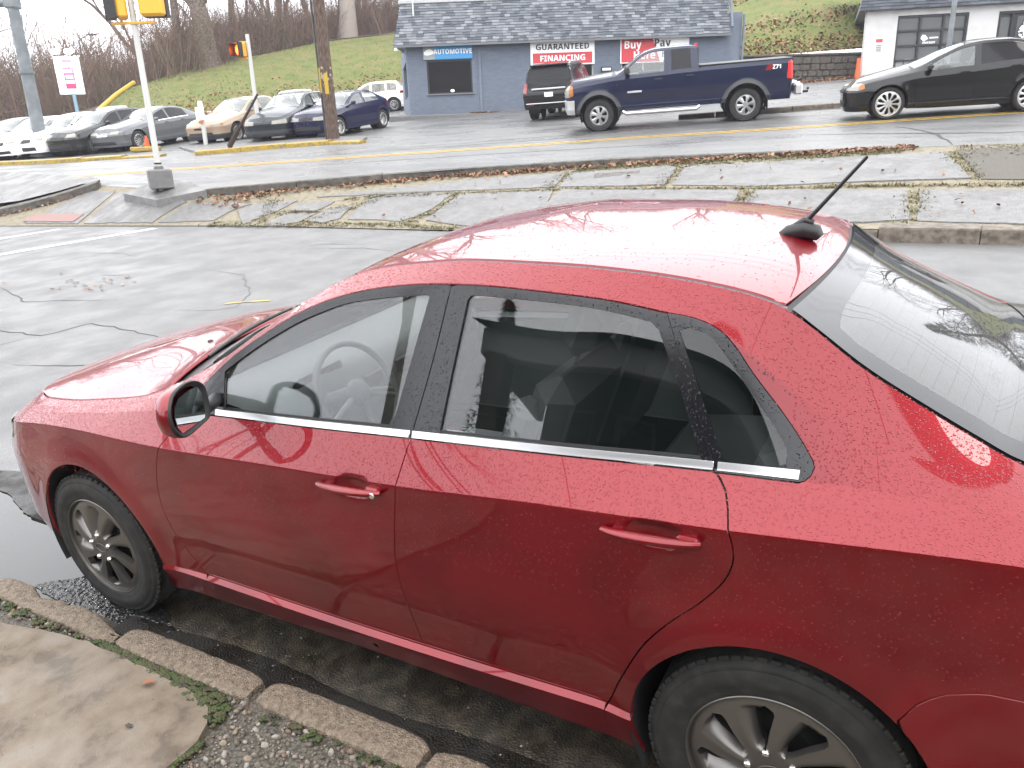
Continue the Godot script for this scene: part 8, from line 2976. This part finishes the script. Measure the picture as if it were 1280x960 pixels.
func grow(a: MB, b: MB, g: RandomNumberGenerator, p: Vector3, d: Vector3, l: float, r: float, depth: int, most: int, spread: float) -> void:
	var ps := [p]; var rs := [r * (1.25 if depth == most else 1.0)]
	var n := 3 if depth > 2 else 2
	var q := p
	var dd := d
	var r1 := r * 0.62
	for i in n:
		dd = (dd + Vector3(g.randfn(), g.randfn() * 0.4 + 0.12, g.randfn()) * 0.13).normalized()
		q += dd * l / n
		ps.append(q); rs.append(lerpf(r, r1, float(i + 1) / n))
	(a if depth >= most - 1 else b).tube(ps, rs, 8 if depth >= most - 1 else (5 if depth > 2 else 3), false)
	if depth == 0:
		return
	var kids := 2 if g.randf() < 0.35 else 3
	if depth <= 2:
		kids = 3
	for i in kids:
		var az := TAU * (i + g.randf() * 0.7) / kids
		var side := dd.cross(Vector3(cos(az), 0.1, sin(az))).normalized()
		var nd := (dd + side * spread * g.randf_range(0.6, 1.4)).normalized()
		var along: float = 1.0 if i == 0 else g.randf_range(0.55, 1.0)
		grow(a, b, g, p.lerp(q, along) if along < 1.0 else q, nd, l * g.randf_range(0.58, 0.80), r1 * (0.95 if i == 0 else g.randf_range(0.55, 0.8)), depth - 1, most, spread)

# ---------------------------------------------------------------- posts, signs, small things
func signal_head(parent: Node3D, at: Transform3D, lit: bool) -> void:   # looks along at.z
	var b := MB.new()
	b.box(at * Vector3(0, 0, -0.11), Vector3(0.46, 0.46, 0.20), at.basis, 0.04)
	var o := obj("signal_head", b, M.signal_yellow, parent)
	b = MB.new()
	for q in [[Vector3(0, 0.215, 0.10), Vector3(0.46, 0.03, 0.20)], [Vector3(0, -0.215, 0.10), Vector3(0.46, 0.03, 0.20)], [Vector3(0.215, 0, 0.10), Vector3(0.03, 0.40, 0.20)], [Vector3(-0.215, 0, 0.10), Vector3(0.03, 0.40, 0.20)]]:
		b.box(at * q[0], q[1], at.basis)
	obj("visor", b, M.sign_black, o)
	b = MB.new()
	b.box(at * Vector3(0, 0, 0.005), Vector3(0.39, 0.39, 0.03), at.basis)
	obj("lens", b, M.shutter if not lit else M.sign_black, o)
	if lit:   # the raised hand
		b = MB.new()
		var hand := PackedVector2Array([Vector2(-0.02, -0.15), Vector2(0.08, -0.15), Vector2(0.10, -0.04), Vector2(0.145, 0.03), Vector2(0.12, 0.05), Vector2(0.085, 0.01), Vector2(0.09, 0.13), Vector2(0.06, 0.135), Vector2(0.05, 0.03), Vector2(0.045, 0.165), Vector2(0.012, 0.165), Vector2(0.008, 0.03), Vector2(-0.005, 0.15), Vector2(-0.035, 0.15), Vector2(-0.035, 0.02), Vector2(-0.06, 0.11), Vector2(-0.085, 0.10), Vector2(-0.075, -0.06)])
		b.prism(hand, at.basis, at * Vector3(0, 0, 0.028), 0.01)
		obj("lit_hand", b, M.hand_on, o)
		var l := OmniLight3D.new()
		l.name = "hand_glow"
		l.light_color = Color(1.0, 0.42, 0.08)
		l.light_energy = 0.25
		l.light_size = 0.1
		l.omni_range = 60.0
		l.omni_attenuation = 2.0
		l.shadow_enabled = true
		o.add_child(l)
		l.position = at * Vector3(0, 0, 0.06)

func post_thing(called: String, label: String, category: String, at: Vector3, h: float, r0: float, r1: float, m: Material, sides := 12, lean := Vector3.ZERO) -> Node3D:
	var o := thing(called, label, category, Transform3D(Basis.IDENTITY, at))
	var b := MB.new()
	b.tube([Vector3(0, -0.1, 0), Vector3(0, h * 0.5, 0) + lean * 0.5, Vector3(0, h, 0) + lean], [r0, (r0 + r1) * 0.5, r1], sides)
	obj("post", b, m, o)
	return o

func street_things() -> void:
	var cr := Basis(Vector3(0.873, 0, -0.487), Vector3.UP, Vector3(0.487, 0, 0.873))   # facing the way we look from
	# near pedestrian signal
	var at := on_island(-11.75, -8.5, 0.17)
	var s := post_thing("pedestrian_signal", "white pedestrian signal post with two yellow heads on the concrete plinth, seen from behind", "traffic signal", at, 4.6, 0.062, 0.055, M.post_white)
	var b := MB.new()
	b.box(Vector3(0, 0.14, 0), Vector3(0.46, 0.40, 0.46), cr * Basis(Vector3.UP, 0.5), 0.03)
	b.tube([Vector3(0, 0.34, 0), Vector3(0, 0.40, 0)], [0.10, 0.085], 10)
	obj("base", b, M.slab, s)
	b = MB.new()
	b.tube([Vector3(0, 0.44, 0), Vector3(0, 0.47, 0)], [0.075, 0.075], 12)
	obj("collar", b, M.rust, s)
	b = MB.new()
	for y in [3.12, 3.73]:
		b.box(cr * Vector3(0.02, 0, 0.05) + Vector3(0, y, 0), Vector3(0.86, 0.05, 0.05), cr, 0.01)
	obj("bracket", b, M.signal_yellow, s)
	var turn := Basis(Vector3.UP, -1.12)
	signal_head(s, Transform3D(cr * turn, cr * Vector3(-0.30, 0, 0.05) + Vector3(0, 3.43, 0)), false)
	signal_head(s, Transform3D(cr * Basis(Vector3.UP, PI + 0.06), cr * Vector3(0.45, 0, 0.02) + Vector3(0, 3.45, 0)), false)
	# far pedestrian signal
	at = on_road(-18.59, -17.89, 0.05)
	s = post_thing("pedestrian_signal", "white signal post across the road with its orange hand lit", "traffic signal", at, 3.42, 0.075, 0.065, M.post_white)
	b = MB.new()
	b.tube([Vector3(0, -0.05, 0), Vector3(0, 0.36, 0)], [0.33, 0.27], 6)
	obj("base", b, M.slab, s)
	b = MB.new()
	for y in [2.68, 3.18]:
		b.box(cr * Vector3(-0.17, 0, 0) + Vector3(0, y, 0), Vector3(0.42, 0.05, 0.05), cr, 0.01)
	obj("bracket", b, M.signal_yellow, s)
	signal_head(s, Transform3D(cr * Basis(Vector3.UP, -0.5), cr * Vector3(-0.36, 0, 0.06) + Vector3(0, 2.94, 0)), true)
	# the large grey pole
	at = on_road(-27.92, -15.7, 0.02)
	s = post_thing("lighting_pole", "large tapering grey steel pole with side arm at the left edge", "pole", at, 10.0, 0.25, 0.14, M.post_grey, 16)
	b = MB.new()
	b.tube([Vector3(0, 0.0, 0), Vector3(0, 0.35, 0)], [0.52, 0.30], 12)
	b.tube([Vector3(0, 2.95, 0), Vector3(0, 3.05, 0)], [0.262, 0.262], 16)
	obj("base_flange", b, M.post_grey, s)
	b = MB.new()
	b.tube([Vector3(0, 5.35, 0), cr * Vector3(-1.6, 0, 0) + Vector3(0, 5.35, 0), cr * Vector3(-5, 0, 0) + Vector3(0, 5.6, 0)], [0.14, 0.12, 0.08], 10)
	b.box(Vector3(0, 5.35, 0), Vector3(0.45, 0.4, 0.45), cr, 0.05)
	obj("arm", b, M.post_grey, s)
	# wooden pole
	at = on_road(-14.86, -17.44, 0.06)
	s = post_thing("utility_pole", "dark weathered wooden pole with yellow strips at the yellow kerb", "utility pole", at, 10.5, 0.205, 0.15, M.pole_wood, 14, Vector3(-0.12, 0, 0))
	b = MB.new()
	b.box(cr * Vector3(-0.205, 0, 0.08) + Vector3(0, 1.75, 0), Vector3(0.05, 0.75, 0.05), cr, 0.01)
	obj("yellow_strip", b, M.sign_yellow, s)
	b = MB.new()
	b.box(cr * Vector3(0.0, 0, 0.20) + Vector3(0, 1.65, 0), Vector3(0.12, 0.62, 0.012), cr, 0.004)
	obj("yellow_strip", b, M.sign_yellow, s)
	b = MB.new()
	for i in 26:   # torn remains of stapled notices
		var a := rng.randf_range(-1.2, 1.3)
		var y := rng.randf_range(1.6, 2.15)
		var rad := 0.202
		var bb := cr * Basis(Vector3.UP, a) * Basis(Vector3(0, 0, 1), rng.randf_range(-0.4, 0.4))
		b.box(cr * Vector3(sin(a) * rad, 0, cos(a) * rad) + Vector3(-0.02, y, 0), Vector3(rng.randf_range(0.03, 0.08), rng.randf_range(0.04, 0.10), 0.006), bb)
	var paper := obj("paper_scraps", b, M.paper, s)
	paper.set_meta("kind", "stuff")
	b = MB.new()
	b.tube([cr * Vector3(-0.215, 0, 0.03) + Vector3(0, 0.0, 0), cr * Vector3(-0.225, 0, 0.03) + Vector3(-0.05, 3.4, 0)], [0.028, 0.028], 8)
	b.tube([cr * Vector3(-0.225, 0, 0.03) + Vector3(-0.05, 3.4, 0), cr * Vector3(-0.19, 0, 0.03) + Vector3(-0.12, 10.0, 0)], [0.035, 0.03], 8)
	obj("conduit", b, M.trim_grey, s)
	for k in 3:
		var wire := MB.new()
		var p0 := at + Vector3(-0.12, 9.9 - k * 0.5, 0.1)
		var p1 := Vector3(34, 12.2 - k * 0.5, -15.5)
		var ps := []; var rs := []
		for i in 21:
			var t := i / 20.0
			ps.append(p0.lerp(p1, t) - Vector3(0, 1.4 * 4.0 * t * (1 - t), 0)); rs.append(0.012)
		wire.tube(ps, rs, 4, false)
		tag(obj("utility_wire", wire, M.rubber), "black overhead wire strung from the wooden pole along the main road", "wire", "wires on the wooden pole")
	var nw := MB.new()
	var ps2 := []; var rs2 := []
	for i in 21:
		var t := i / 20.0
		ps2.append(Vector3(-30, 6.5, 5.0).lerp(Vector3(12, 6.1, 4.6), t) - Vector3(0, 0.5 * 4.0 * t * (1 - t), 0)); rs2.append(0.014)
	nw.tube(ps2, rs2, 4, false)
	tag(obj("utility_wire", nw, M.rubber), "black overhead wire above the near pavement, mirrored in the side windows", "wire")
	var sp := post_thing("utility_pole", "slender dark pole on the bank behind the near pavement", "utility pole", Vector3(-7.5, 0.9, 6.0), 5.8, 0.12, 0.09, M.pole_wood)
	# bollard and leaning bar
	s = post_thing("bollard", "white square marker post with pale plate in front of the gold sedan", "bollard", on_road(-20.62, -17.24), 1.25, 0.10, 0.10, M.post_white, 4)
	b = MB.new()
	b.box(cr * Vector3(-0.02, 0, 0.09) + Vector3(0, 1.10, 0), Vector3(0.30, 0.42, 0.03), cr, 0.01)
	b.tube([Vector3(0, 1.2, 0), Vector3(0, 1.52, 0)], [0.09, 0.08], 8)
	obj("marker_plate", b, M.white_paint, s)
	b = MB.new()
	b.box(cr * Vector3(-0.02, 0, 0.11) + Vector3(0, 0.82, 0), Vector3(0.16, 0.10, 0.02), cr)
	obj("amber_reflector", b, M.amber, s)
	s = thing("leaning_bar", "rusty dark bar leaning up towards the far signal post", "bar", Transform3D(Basis.IDENTITY, on_road(-17.39, -15.27)))
	b = MB.new()
	var top := Vector3(-16.05, 3.25, -15.6) - on_road(-17.39, -15.27)
	b.tube([Vector3(0, -0.05, 0), top * 0.33, top], [0.045, 0.05, 0.035], 8)
	b.tube([top * 0.10, top * 0.36], [0.085, 0.075], 8)
	obj("bar", b, M.rust, s)
	# lit sign on its pale post
	var sb := Transform3D(Basis(Vector3(0.868, -0.02, -0.496).normalized(), Vector3.UP, Vector3(0.496, 0, 0.868)), Vector3(-30.95, 4.88, -19.25))
	s = thing("lit_sign", "white sign with red lettered panel under two bright lamps at the left", "sign", Transform3D(Basis.IDENTITY, Vector3(-30.75, 1.95, -19.2)))
	var rel := Transform3D(Basis.IDENTITY, -s.position) * sb
	b = MB.new()
	b.tube([Vector3(0, -0.1, 0), Vector3(0, 2.2, 0)], [0.075, 0.07], 8)
	obj("post", b, M.post_blue, s)
	b = MB.new()
	b.box(rel * Vector3(0, 0, -0.06), Vector3(1.06, 1.52, 0.10), rel.basis, 0.015)
	obj("board", b, M.white_paint, s)
	b = MB.new()
	b.box(rel * Vector3(0.03, 0.05, 0.0), Vector3(0.44, 1.16, 0.012), rel.basis)
	var rp := obj("red_panel", b, M.sign_pink, s)
	for q in [["WE", 0.40, 0.30], ["WANT", 0.16, 0.20], ["YOUR", -0.06, 0.20], ["TRADE", -0.26, 0.20]]:
		place_text(q[0], q[2], rel * Transform3D(Basis.IDENTITY, Vector3(0.03, q[1], 0.012)), M.white_paint, s, 0.62 if q[2] < 0.25 else 0.95)
	for x in [-0.27, 0.30]:
		b = MB.new()
		b.tube([rel * Vector3(x, 0.70, -0.05), rel * Vector3(x, 0.95, 0.12)], [0.02, 0.02], 6)
		var arm := obj("lamp_arm", b, M.trim, s)
		b = MB.new()
		b.sphere(rel * Vector3(x, 0.93, 0.20), Vector3(0.20, 0.11, 0.12), rel.basis, 6, 10)
		var lamp := obj("lamp", b, M.lamp_on, arm)
		var l := OmniLight3D.new()
		l.name = "lamp_light"
		l.light_energy = 0.8
		l.light_size = 0.1
		l.light_color = Color(0.97, 0.98, 1.0)
		l.omni_range = 80.0
		l.omni_attenuation = 2.0
		l.shadow_enabled = true
		lamp.add_child(l)
		l.position = rel * Vector3(x, 0.90, 0.36)
	# cone and stops among the parked cars
	s = thing("traffic_cone", "orange cone beside the grey sleek sedan's front wheel", "traffic cone", Transform3D(Basis.IDENTITY, on_road(-22.9, -16.55)))
	b = MB.new()
	b.tube([Vector3(0, 0.03, 0), Vector3(0, 0.52, 0)], [0.13, 0.03], 12)
	obj("body", b, M.orange, s)
	b = MB.new()
	b.box(Vector3(0, 0.02, 0), Vector3(0.3, 0.04, 0.3), Basis.IDENTITY, 0.01)
	obj("foot", b, M.rubber, s)
	for q in [[-22.55, -16.2, "yellow concrete parking block in front of the grey sleek sedan"]]:
		b = MB.new()
		b.box(Vector3(0, 0.09, 0), Vector3(1.05, 0.18, 0.22), cr, 0.04)
		var o := obj("parking_block", b, M.yellow_kerb)
		o.position = on_road(q[0], q[1])
		tag(o, q[2], "parking block")
	# post before the white shop
	s = post_thing("street_pole", "plain light grey pole in front of the white shop's window", "pole", on_road(2.05, -29.2), 7.0, 0.085, 0.07, M.post_grey)
	# rail down the hill's left edge
	s = thing("yellow_rail", "yellow painted barrier running down the left edge of the grass hill", "barrier")
	b = MB.new()
	var pts := [Vector3(-39.6, 3.15, -25.7), Vector3(-41.2, 3.95, -27.2), Vector3(-42.4, 4.95, -29.4), Vector3(-43.0, 5.75, -31.2)]
	b.tube(pts, [0.16, 0.16, 0.15, 0.14], 6)
	obj("rail", b, M.sign_yellow, s)
	for p in pts:
		b = MB.new()
		b.tube([p + Vector3(0, -0.6, 0), p], [0.06, 0.06], 6)
		obj("post", b, M.rust, s)
	s = post_thing("signpost", "thin yellow post behind the lit sign", "post", Vector3(-36.5, 2.3, -20.6), 1.9, 0.06, 0.06, M.sign_yellow)
	# far things at the left
	b = MB.new()
	var hb := Transform3D(cr, Vector3(-93, 4.4, -50.0))
	s = thing("far_house", "pale house half hidden by the bare trees at the far left", "house", hb)
	wall_with_openings(b, Transform3D(Basis.IDENTITY, Vector3(-3.5, 0, 0)), 7.0, 3.0, 0.3, [[1.0, 1.0, 1.0, 1.2], [4.5, 1.0, 1.2, 1.2]])
	b.box(Vector3(0, 1.5, -5.0), Vector3(7.0, 3.0, 0.3)); b.box(Vector3(-3.35, 1.5, -2.6), Vector3(0.3, 3.0, 4.6)); b.box(Vector3(3.35, 1.5, -2.6), Vector3(0.3, 3.0, 4.6))
	obj("wall", b, M.wall_white, s)
	b = MB.new()
	b.face([Vector3(-3.9, 2.9, 0.5), Vector3(3.9, 2.9, 0.5), Vector3(3.9, 4.8, -2.5), Vector3(-3.9, 4.8, -2.5)])
	b.face([Vector3(3.9, 2.9, -5.5), Vector3(-3.9, 2.9, -5.5), Vector3(-3.9, 4.8, -2.5), Vector3(3.9, 4.8, -2.5)])
	obj("roof", b, M.house_roof, s)
	b = MB.new()
	for x in [-2.0, 1.6]:
		b.box(Vector3(x, 1.6, -0.2), Vector3(1.2, 1.2, 0.02))
	obj("window", b, M.shop_glass, s)
	s = post_thing("street_lamp", "far street lamp with small pale head above the lit sign", "street lamp", Vector3(-64.0, 3.6, -42.0), 7.2, 0.09, 0.06, M.trim_grey, 8)
	b = MB.new()
	b.tube([Vector3(0, 7.2, 0), Vector3(0.9, 7.6, -0.4)], [0.05, 0.04], 6)
	b.sphere(Vector3(1.2, 7.6, -0.5), Vector3(0.55, 0.14, 0.25), cr, 5, 8)
	obj("lamp_head", b, M.alloy_bright, s)
	b = MB.new()
	b.sphere(Vector3.ZERO, Vector3(0.75, 0.40, 0.6), Basis.IDENTITY, 6, 9)
	var tp := obj("green_cover", b, M.tarp)
	tp.position = Vector3(-42.5, 2.85, -24.4)
	tag(tp, "small bright green covered heap beyond the parked cars", "cover")

# ---------------------------------------------------------------- leaves, weeds, pebbles
func litter() -> void:
	var lf := leaf_mesh()
	var tints := [Color(0.42, 0.19, 0.09), Color(0.32, 0.15, 0.08), Color(0.52, 0.28, 0.15), Color(0.25, 0.13, 0.075), Color(0.62, 0.40, 0.26)]
	var where := []
	for i in 2600:
		var x := rng.randf_range(-9.9, 2.2)
		var keep := 0.55 + 0.45 * sin(x * 1.7) * sin(x * 0.6 + 1.0)
		if rng.randf() > keep:
			continue
		var z := lerp_table(x, KERB_B) + 0.03 + absf(rng.randfn(0.0, 0.13))
		where.append(Transform3D(Basis(Vector3(rng.randfn(), 1.6, rng.randfn()).normalized(), rng.randf() * TAU).scaled(Vector3.ONE * rng.randf_range(0.8, 1.5)), on_island(x, z, 0.015 + rng.randf() * 0.03)))
	for i in 420:
		var x := rng.randf_range(-20.0, -14.9)
		var z := lerp_table(x, [[-20.6, -8.0], [-17.05, -7.92], [-15.87, -8.42], [-14.67, -9.12]]) + 0.04 + absf(rng.randfn(0.0, 0.12))
		where.append(Transform3D(Basis(Vector3(rng.randfn(), 1.6, rng.randfn()).normalized(), rng.randf() * TAU).scaled(Vector3.ONE * rng.randf_range(0.8, 1.5)), on_island(x, z, 0.03)))
	for i in 90:
		var x := rng.randf_range(-10.6, -9.4)
		where.append(Transform3D(Basis(Vector3(rng.randfn(), 1.6, rng.randfn()).normalized(), rng.randf() * TAU).scaled(Vector3.ONE * rng.randf_range(0.8, 1.4)), on_island(x, rng.randf_range(-8.75, -8.3), 0.03)))
	for i in 70:
		where.append(Transform3D(Basis(Vector3(rng.randfn(), 2.0, rng.randfn()).normalized(), rng.randf() * TAU), on_island(rng.randf_range(-9.0, 3.5), rng.randf_range(-11.5, -7.6), 0.04)))
	for i in 26:   # a small scatter on the street
		var x := -6.8 + rng.randfn(0, 0.5)
		var z := -3.6 + rng.randfn(0, 0.25)
		where.append(Transform3D(Basis(Vector3.UP, rng.randf() * TAU), Vector3(x, street_y(x, z) + 0.012, z)))
	scatter("fallen_leaves", lf, where, tints)
	# weeds and dead grass in the joints
	var tuft := MB.new()
	for i in 11:
		var a := rng.randf() * TAU
		var d := Vector3(cos(a), 0, sin(a))
		var s := Vector3(-d.z, 0, d.x) * 0.004
		var o := d * rng.randf() * 0.03
		var tip := o + d * rng.randf_range(0.02, 0.06) + Vector3(0, rng.randf_range(0.008, 0.035), 0)
		tuft.flat_n([o - s, o + s, tip], (Vector3.UP + d * 0.4).normalized())
	var tm := mesh_of([[tuft, M.leaf]])
	where = []
	var lines := [[[-9.0, -8.9], [-8.5, -8.3], [-8.2, -7.75]], [[-8.3, -8.3], [-7.4, -8.35], [-6.9, -8.75]], [[-9.5, -7.68], [-8.2, -7.6], [-7.0, -7.7], [-5.0, -7.7], [-3.4, -7.4]], [[-7.2, -7.75], [-6.7, -8.6], [-6.6, -9.35], [-5.0, -9.62], [-3.0, -9.85], [0.1, -9.5], [3.0, -9.4], [6.0, -9.2]], [[-5.0, -7.7], [-4.75, -8.6], [-5.0, -9.6]], [[-7.3, -9.1], [-6.5, -9.45]], [[-3.4, -10.0], [-3.55, -11.2]], [[0.22, -9.3], [0.22, -8.4]], [[-1.35, -9.9], [-1.5, -11.4]], [[2.43, -7.4], [2.4, -9.1]], [[2.7, -12.0], [3.05, -9.9]]]
	for l in lines:
		for i in l.size() - 1:
			var a := Vector2(l[i][0], l[i][1])
			var c := Vector2(l[i + 1][0], l[i + 1][1])
			for k in int(a.distance_to(c) * 90.0):
				var p := a.lerp(c, rng.randf()) + Vector2(rng.randfn(0, 0.10), rng.randfn(0, 0.07))
				where.append(Transform3D(Basis(Vector3.UP, rng.randf() * TAU).scaled(Vector3.ONE * rng.randf_range(0.6, 1.5)), on_island(p.x, p.y, 0.0)))
	for i in 2600:
		var x := rng.randf_range(-3.5, 2.0) if i < 1800 else rng.randf_range(2.8, 9.0)
		var z := lerp_table(x, KERB_B) + 0.1 + absf(rng.randfn(0.0, 0.25)) if i < 1800 else lerp_table(x, KERB_B) + absf(rng.randfn(0.3, 0.4))
		where.append(Transform3D(Basis(Vector3.UP, rng.randf() * TAU).scaled(Vector3.ONE * rng.randf_range(0.6, 1.4)), on_island(x, z, 0.0)))
	scatter("weeds", tm, where, [Color(0.30, 0.32, 0.11), Color(0.46, 0.38, 0.21), Color(0.52, 0.43, 0.27), Color(0.42, 0.34, 0.20), Color(0.36, 0.36, 0.14)])
	# moss between the near kerb and the paving
	var pad := MB.new()
	for i in 9:
		var a := rng.randf() * TAU
		var r := rng.randf() * 0.008
		pad.sphere(Vector3(cos(a) * r, 0.001, sin(a) * r), Vector3(0.005, 0.0045, 0.005) * rng.randf_range(0.6, 1.2), Basis.IDENTITY, 3, 5)
	where = []
	for i in 800:
		var q := rng.randf()
		var x: float; var z: float
		if q < 0.72:
			x = rng.randf_range(0.26, 0.98)
			z = lerp_table(x, [[0.2, 1.078], [0.5, 1.082], [0.8, 1.09], [0.92, 1.115], [1.0, 1.14]]) + rng.randfn(0, 0.009 + 0.012 * smoothstep(0.5, 0.9, x))
		elif q < 0.88:
			var t := rng.randf()
			x = lerpf(1.005, 0.955, t) + rng.randfn(0, 0.006)
			z = lerpf(1.24, 1.46, t)
		elif q < 0.95:
			x = rng.randf_range(-0.5, 0.25)
			z = 1.085 + rng.randfn(0, 0.012)
		else:
			x = rng.randf_range(1.1, 1.7)
			z = 1.075 + rng.randfn(0, 0.012)
		where.append(Transform3D(Basis(Vector3.UP, rng.randf() * TAU).scaled(Vector3.ONE * rng.randf_range(0.6, 1.6)), on_street(x, z, 0.082 + rng.randf() * 0.012)))
	scatter("moss", mesh_of([[pad, M.leaf]]), where, [Color(0.055, 0.085, 0.014), Color(0.075, 0.105, 0.02), Color(0.04, 0.06, 0.012), Color(0.09, 0.085, 0.03), Color(0.08, 0.065, 0.04)])
	# pebbles set in the worn strip, grit in the gutter
	var pb := MB.new()
	pb.sphere(Vector3.ZERO, Vector3(0.010, 0.006, 0.008), Basis.IDENTITY, 5, 7)
	for k in pb.v.size():
		pb.v[k] *= 1.0 + 0.15 * sin(k * 1.9)
	where = []
	for i in 3800:
		var x := rng.randf_range(0.9, 2.4)
		var z := rng.randf_range(1.06, 1.75)
		if i > 3300:
			x = rng.randf_range(-0.5, 1.0)
			z = 1.08 + rng.randfn(0, 0.02)
		if x < 1.0 and z > 1.13:
			continue
		var sc := lerpf(0.35, 1.5, pow(rng.randf(), 3.0))
		where.append(Transform3D(Basis(Vector3(rng.randfn(), 1, rng.randfn()).normalized(), rng.randf() * TAU).scaled(Vector3.ONE * sc), on_street(x, z, 0.079 + rng.randf() * 0.004)))
	for i in 700:   # grains and crumbs on the big slab
		var sc := lerpf(0.06, 0.30, pow(rng.randf(), 4.0))
		where.append(Transform3D(Basis(Vector3.UP, rng.randf() * TAU).scaled(Vector3(sc, sc * 0.6, sc)), on_street(rng.randf_range(-0.7, 0.93), rng.randf_range(1.15, 1.8), 0.1005)))
	for i in 240:
		var x := rng.randf_range(0.3, 3.0)
		var sc := lerpf(0.15, 0.6, pow(rng.randf(), 3.0))
		where.append(Transform3D(Basis(Vector3.UP, rng.randf() * TAU).scaled(Vector3.ONE * sc), on_street(x, rng.randf_range(0.45, 0.93), 0.02)))
	scatter("pebbles", mesh_of([[pb, M.leaf]]), where, [Color(0.34, 0.30, 0.25), Color(0.22, 0.19, 0.16), Color(0.45, 0.42, 0.37), Color(0.28, 0.20, 0.14), Color(0.15, 0.14, 0.13), Color(0.38, 0.31, 0.23)])
	# single leaves on the near paving
	for q in [[0.61, 1.164, 0.55, "orange brown leaf lying alone on the big paving slab"]]:
		var l := MB.new()
		var n := 9
		var left := []; var right := []
		for i in n:
			var t := i / 8.0
			var w := 0.013 * sin(PI * pow(t, 0.8)) * (1.0 + 0.25 * sin(t * 14.0))
			left.append(Vector3(-w, 0.006 * sin(t * 3.0) + w * 0.4, t * 0.045)); right.append(Vector3(w, 0.006 * sin(t * 3.0) + w * 0.2, t * 0.045))
		l.sheet([left, left.map(func(p): return Vector3(0, p.y * 0.3, p.z)), right])
		l.tube([Vector3(0, 0.001, 0), Vector3(0.004, 0.004, -0.015)], [0.0010, 0.0006], 4)
		var o := obj("leaf", l, M.leaf_orange)
		o.transform = Transform3D(Basis(ST_X, ST_Y, ST_Z) * Basis(Vector3.UP, q[2] * 4.0), on_street(q[0], q[1], 0.108))
		tag(o, q[3], "leaf")
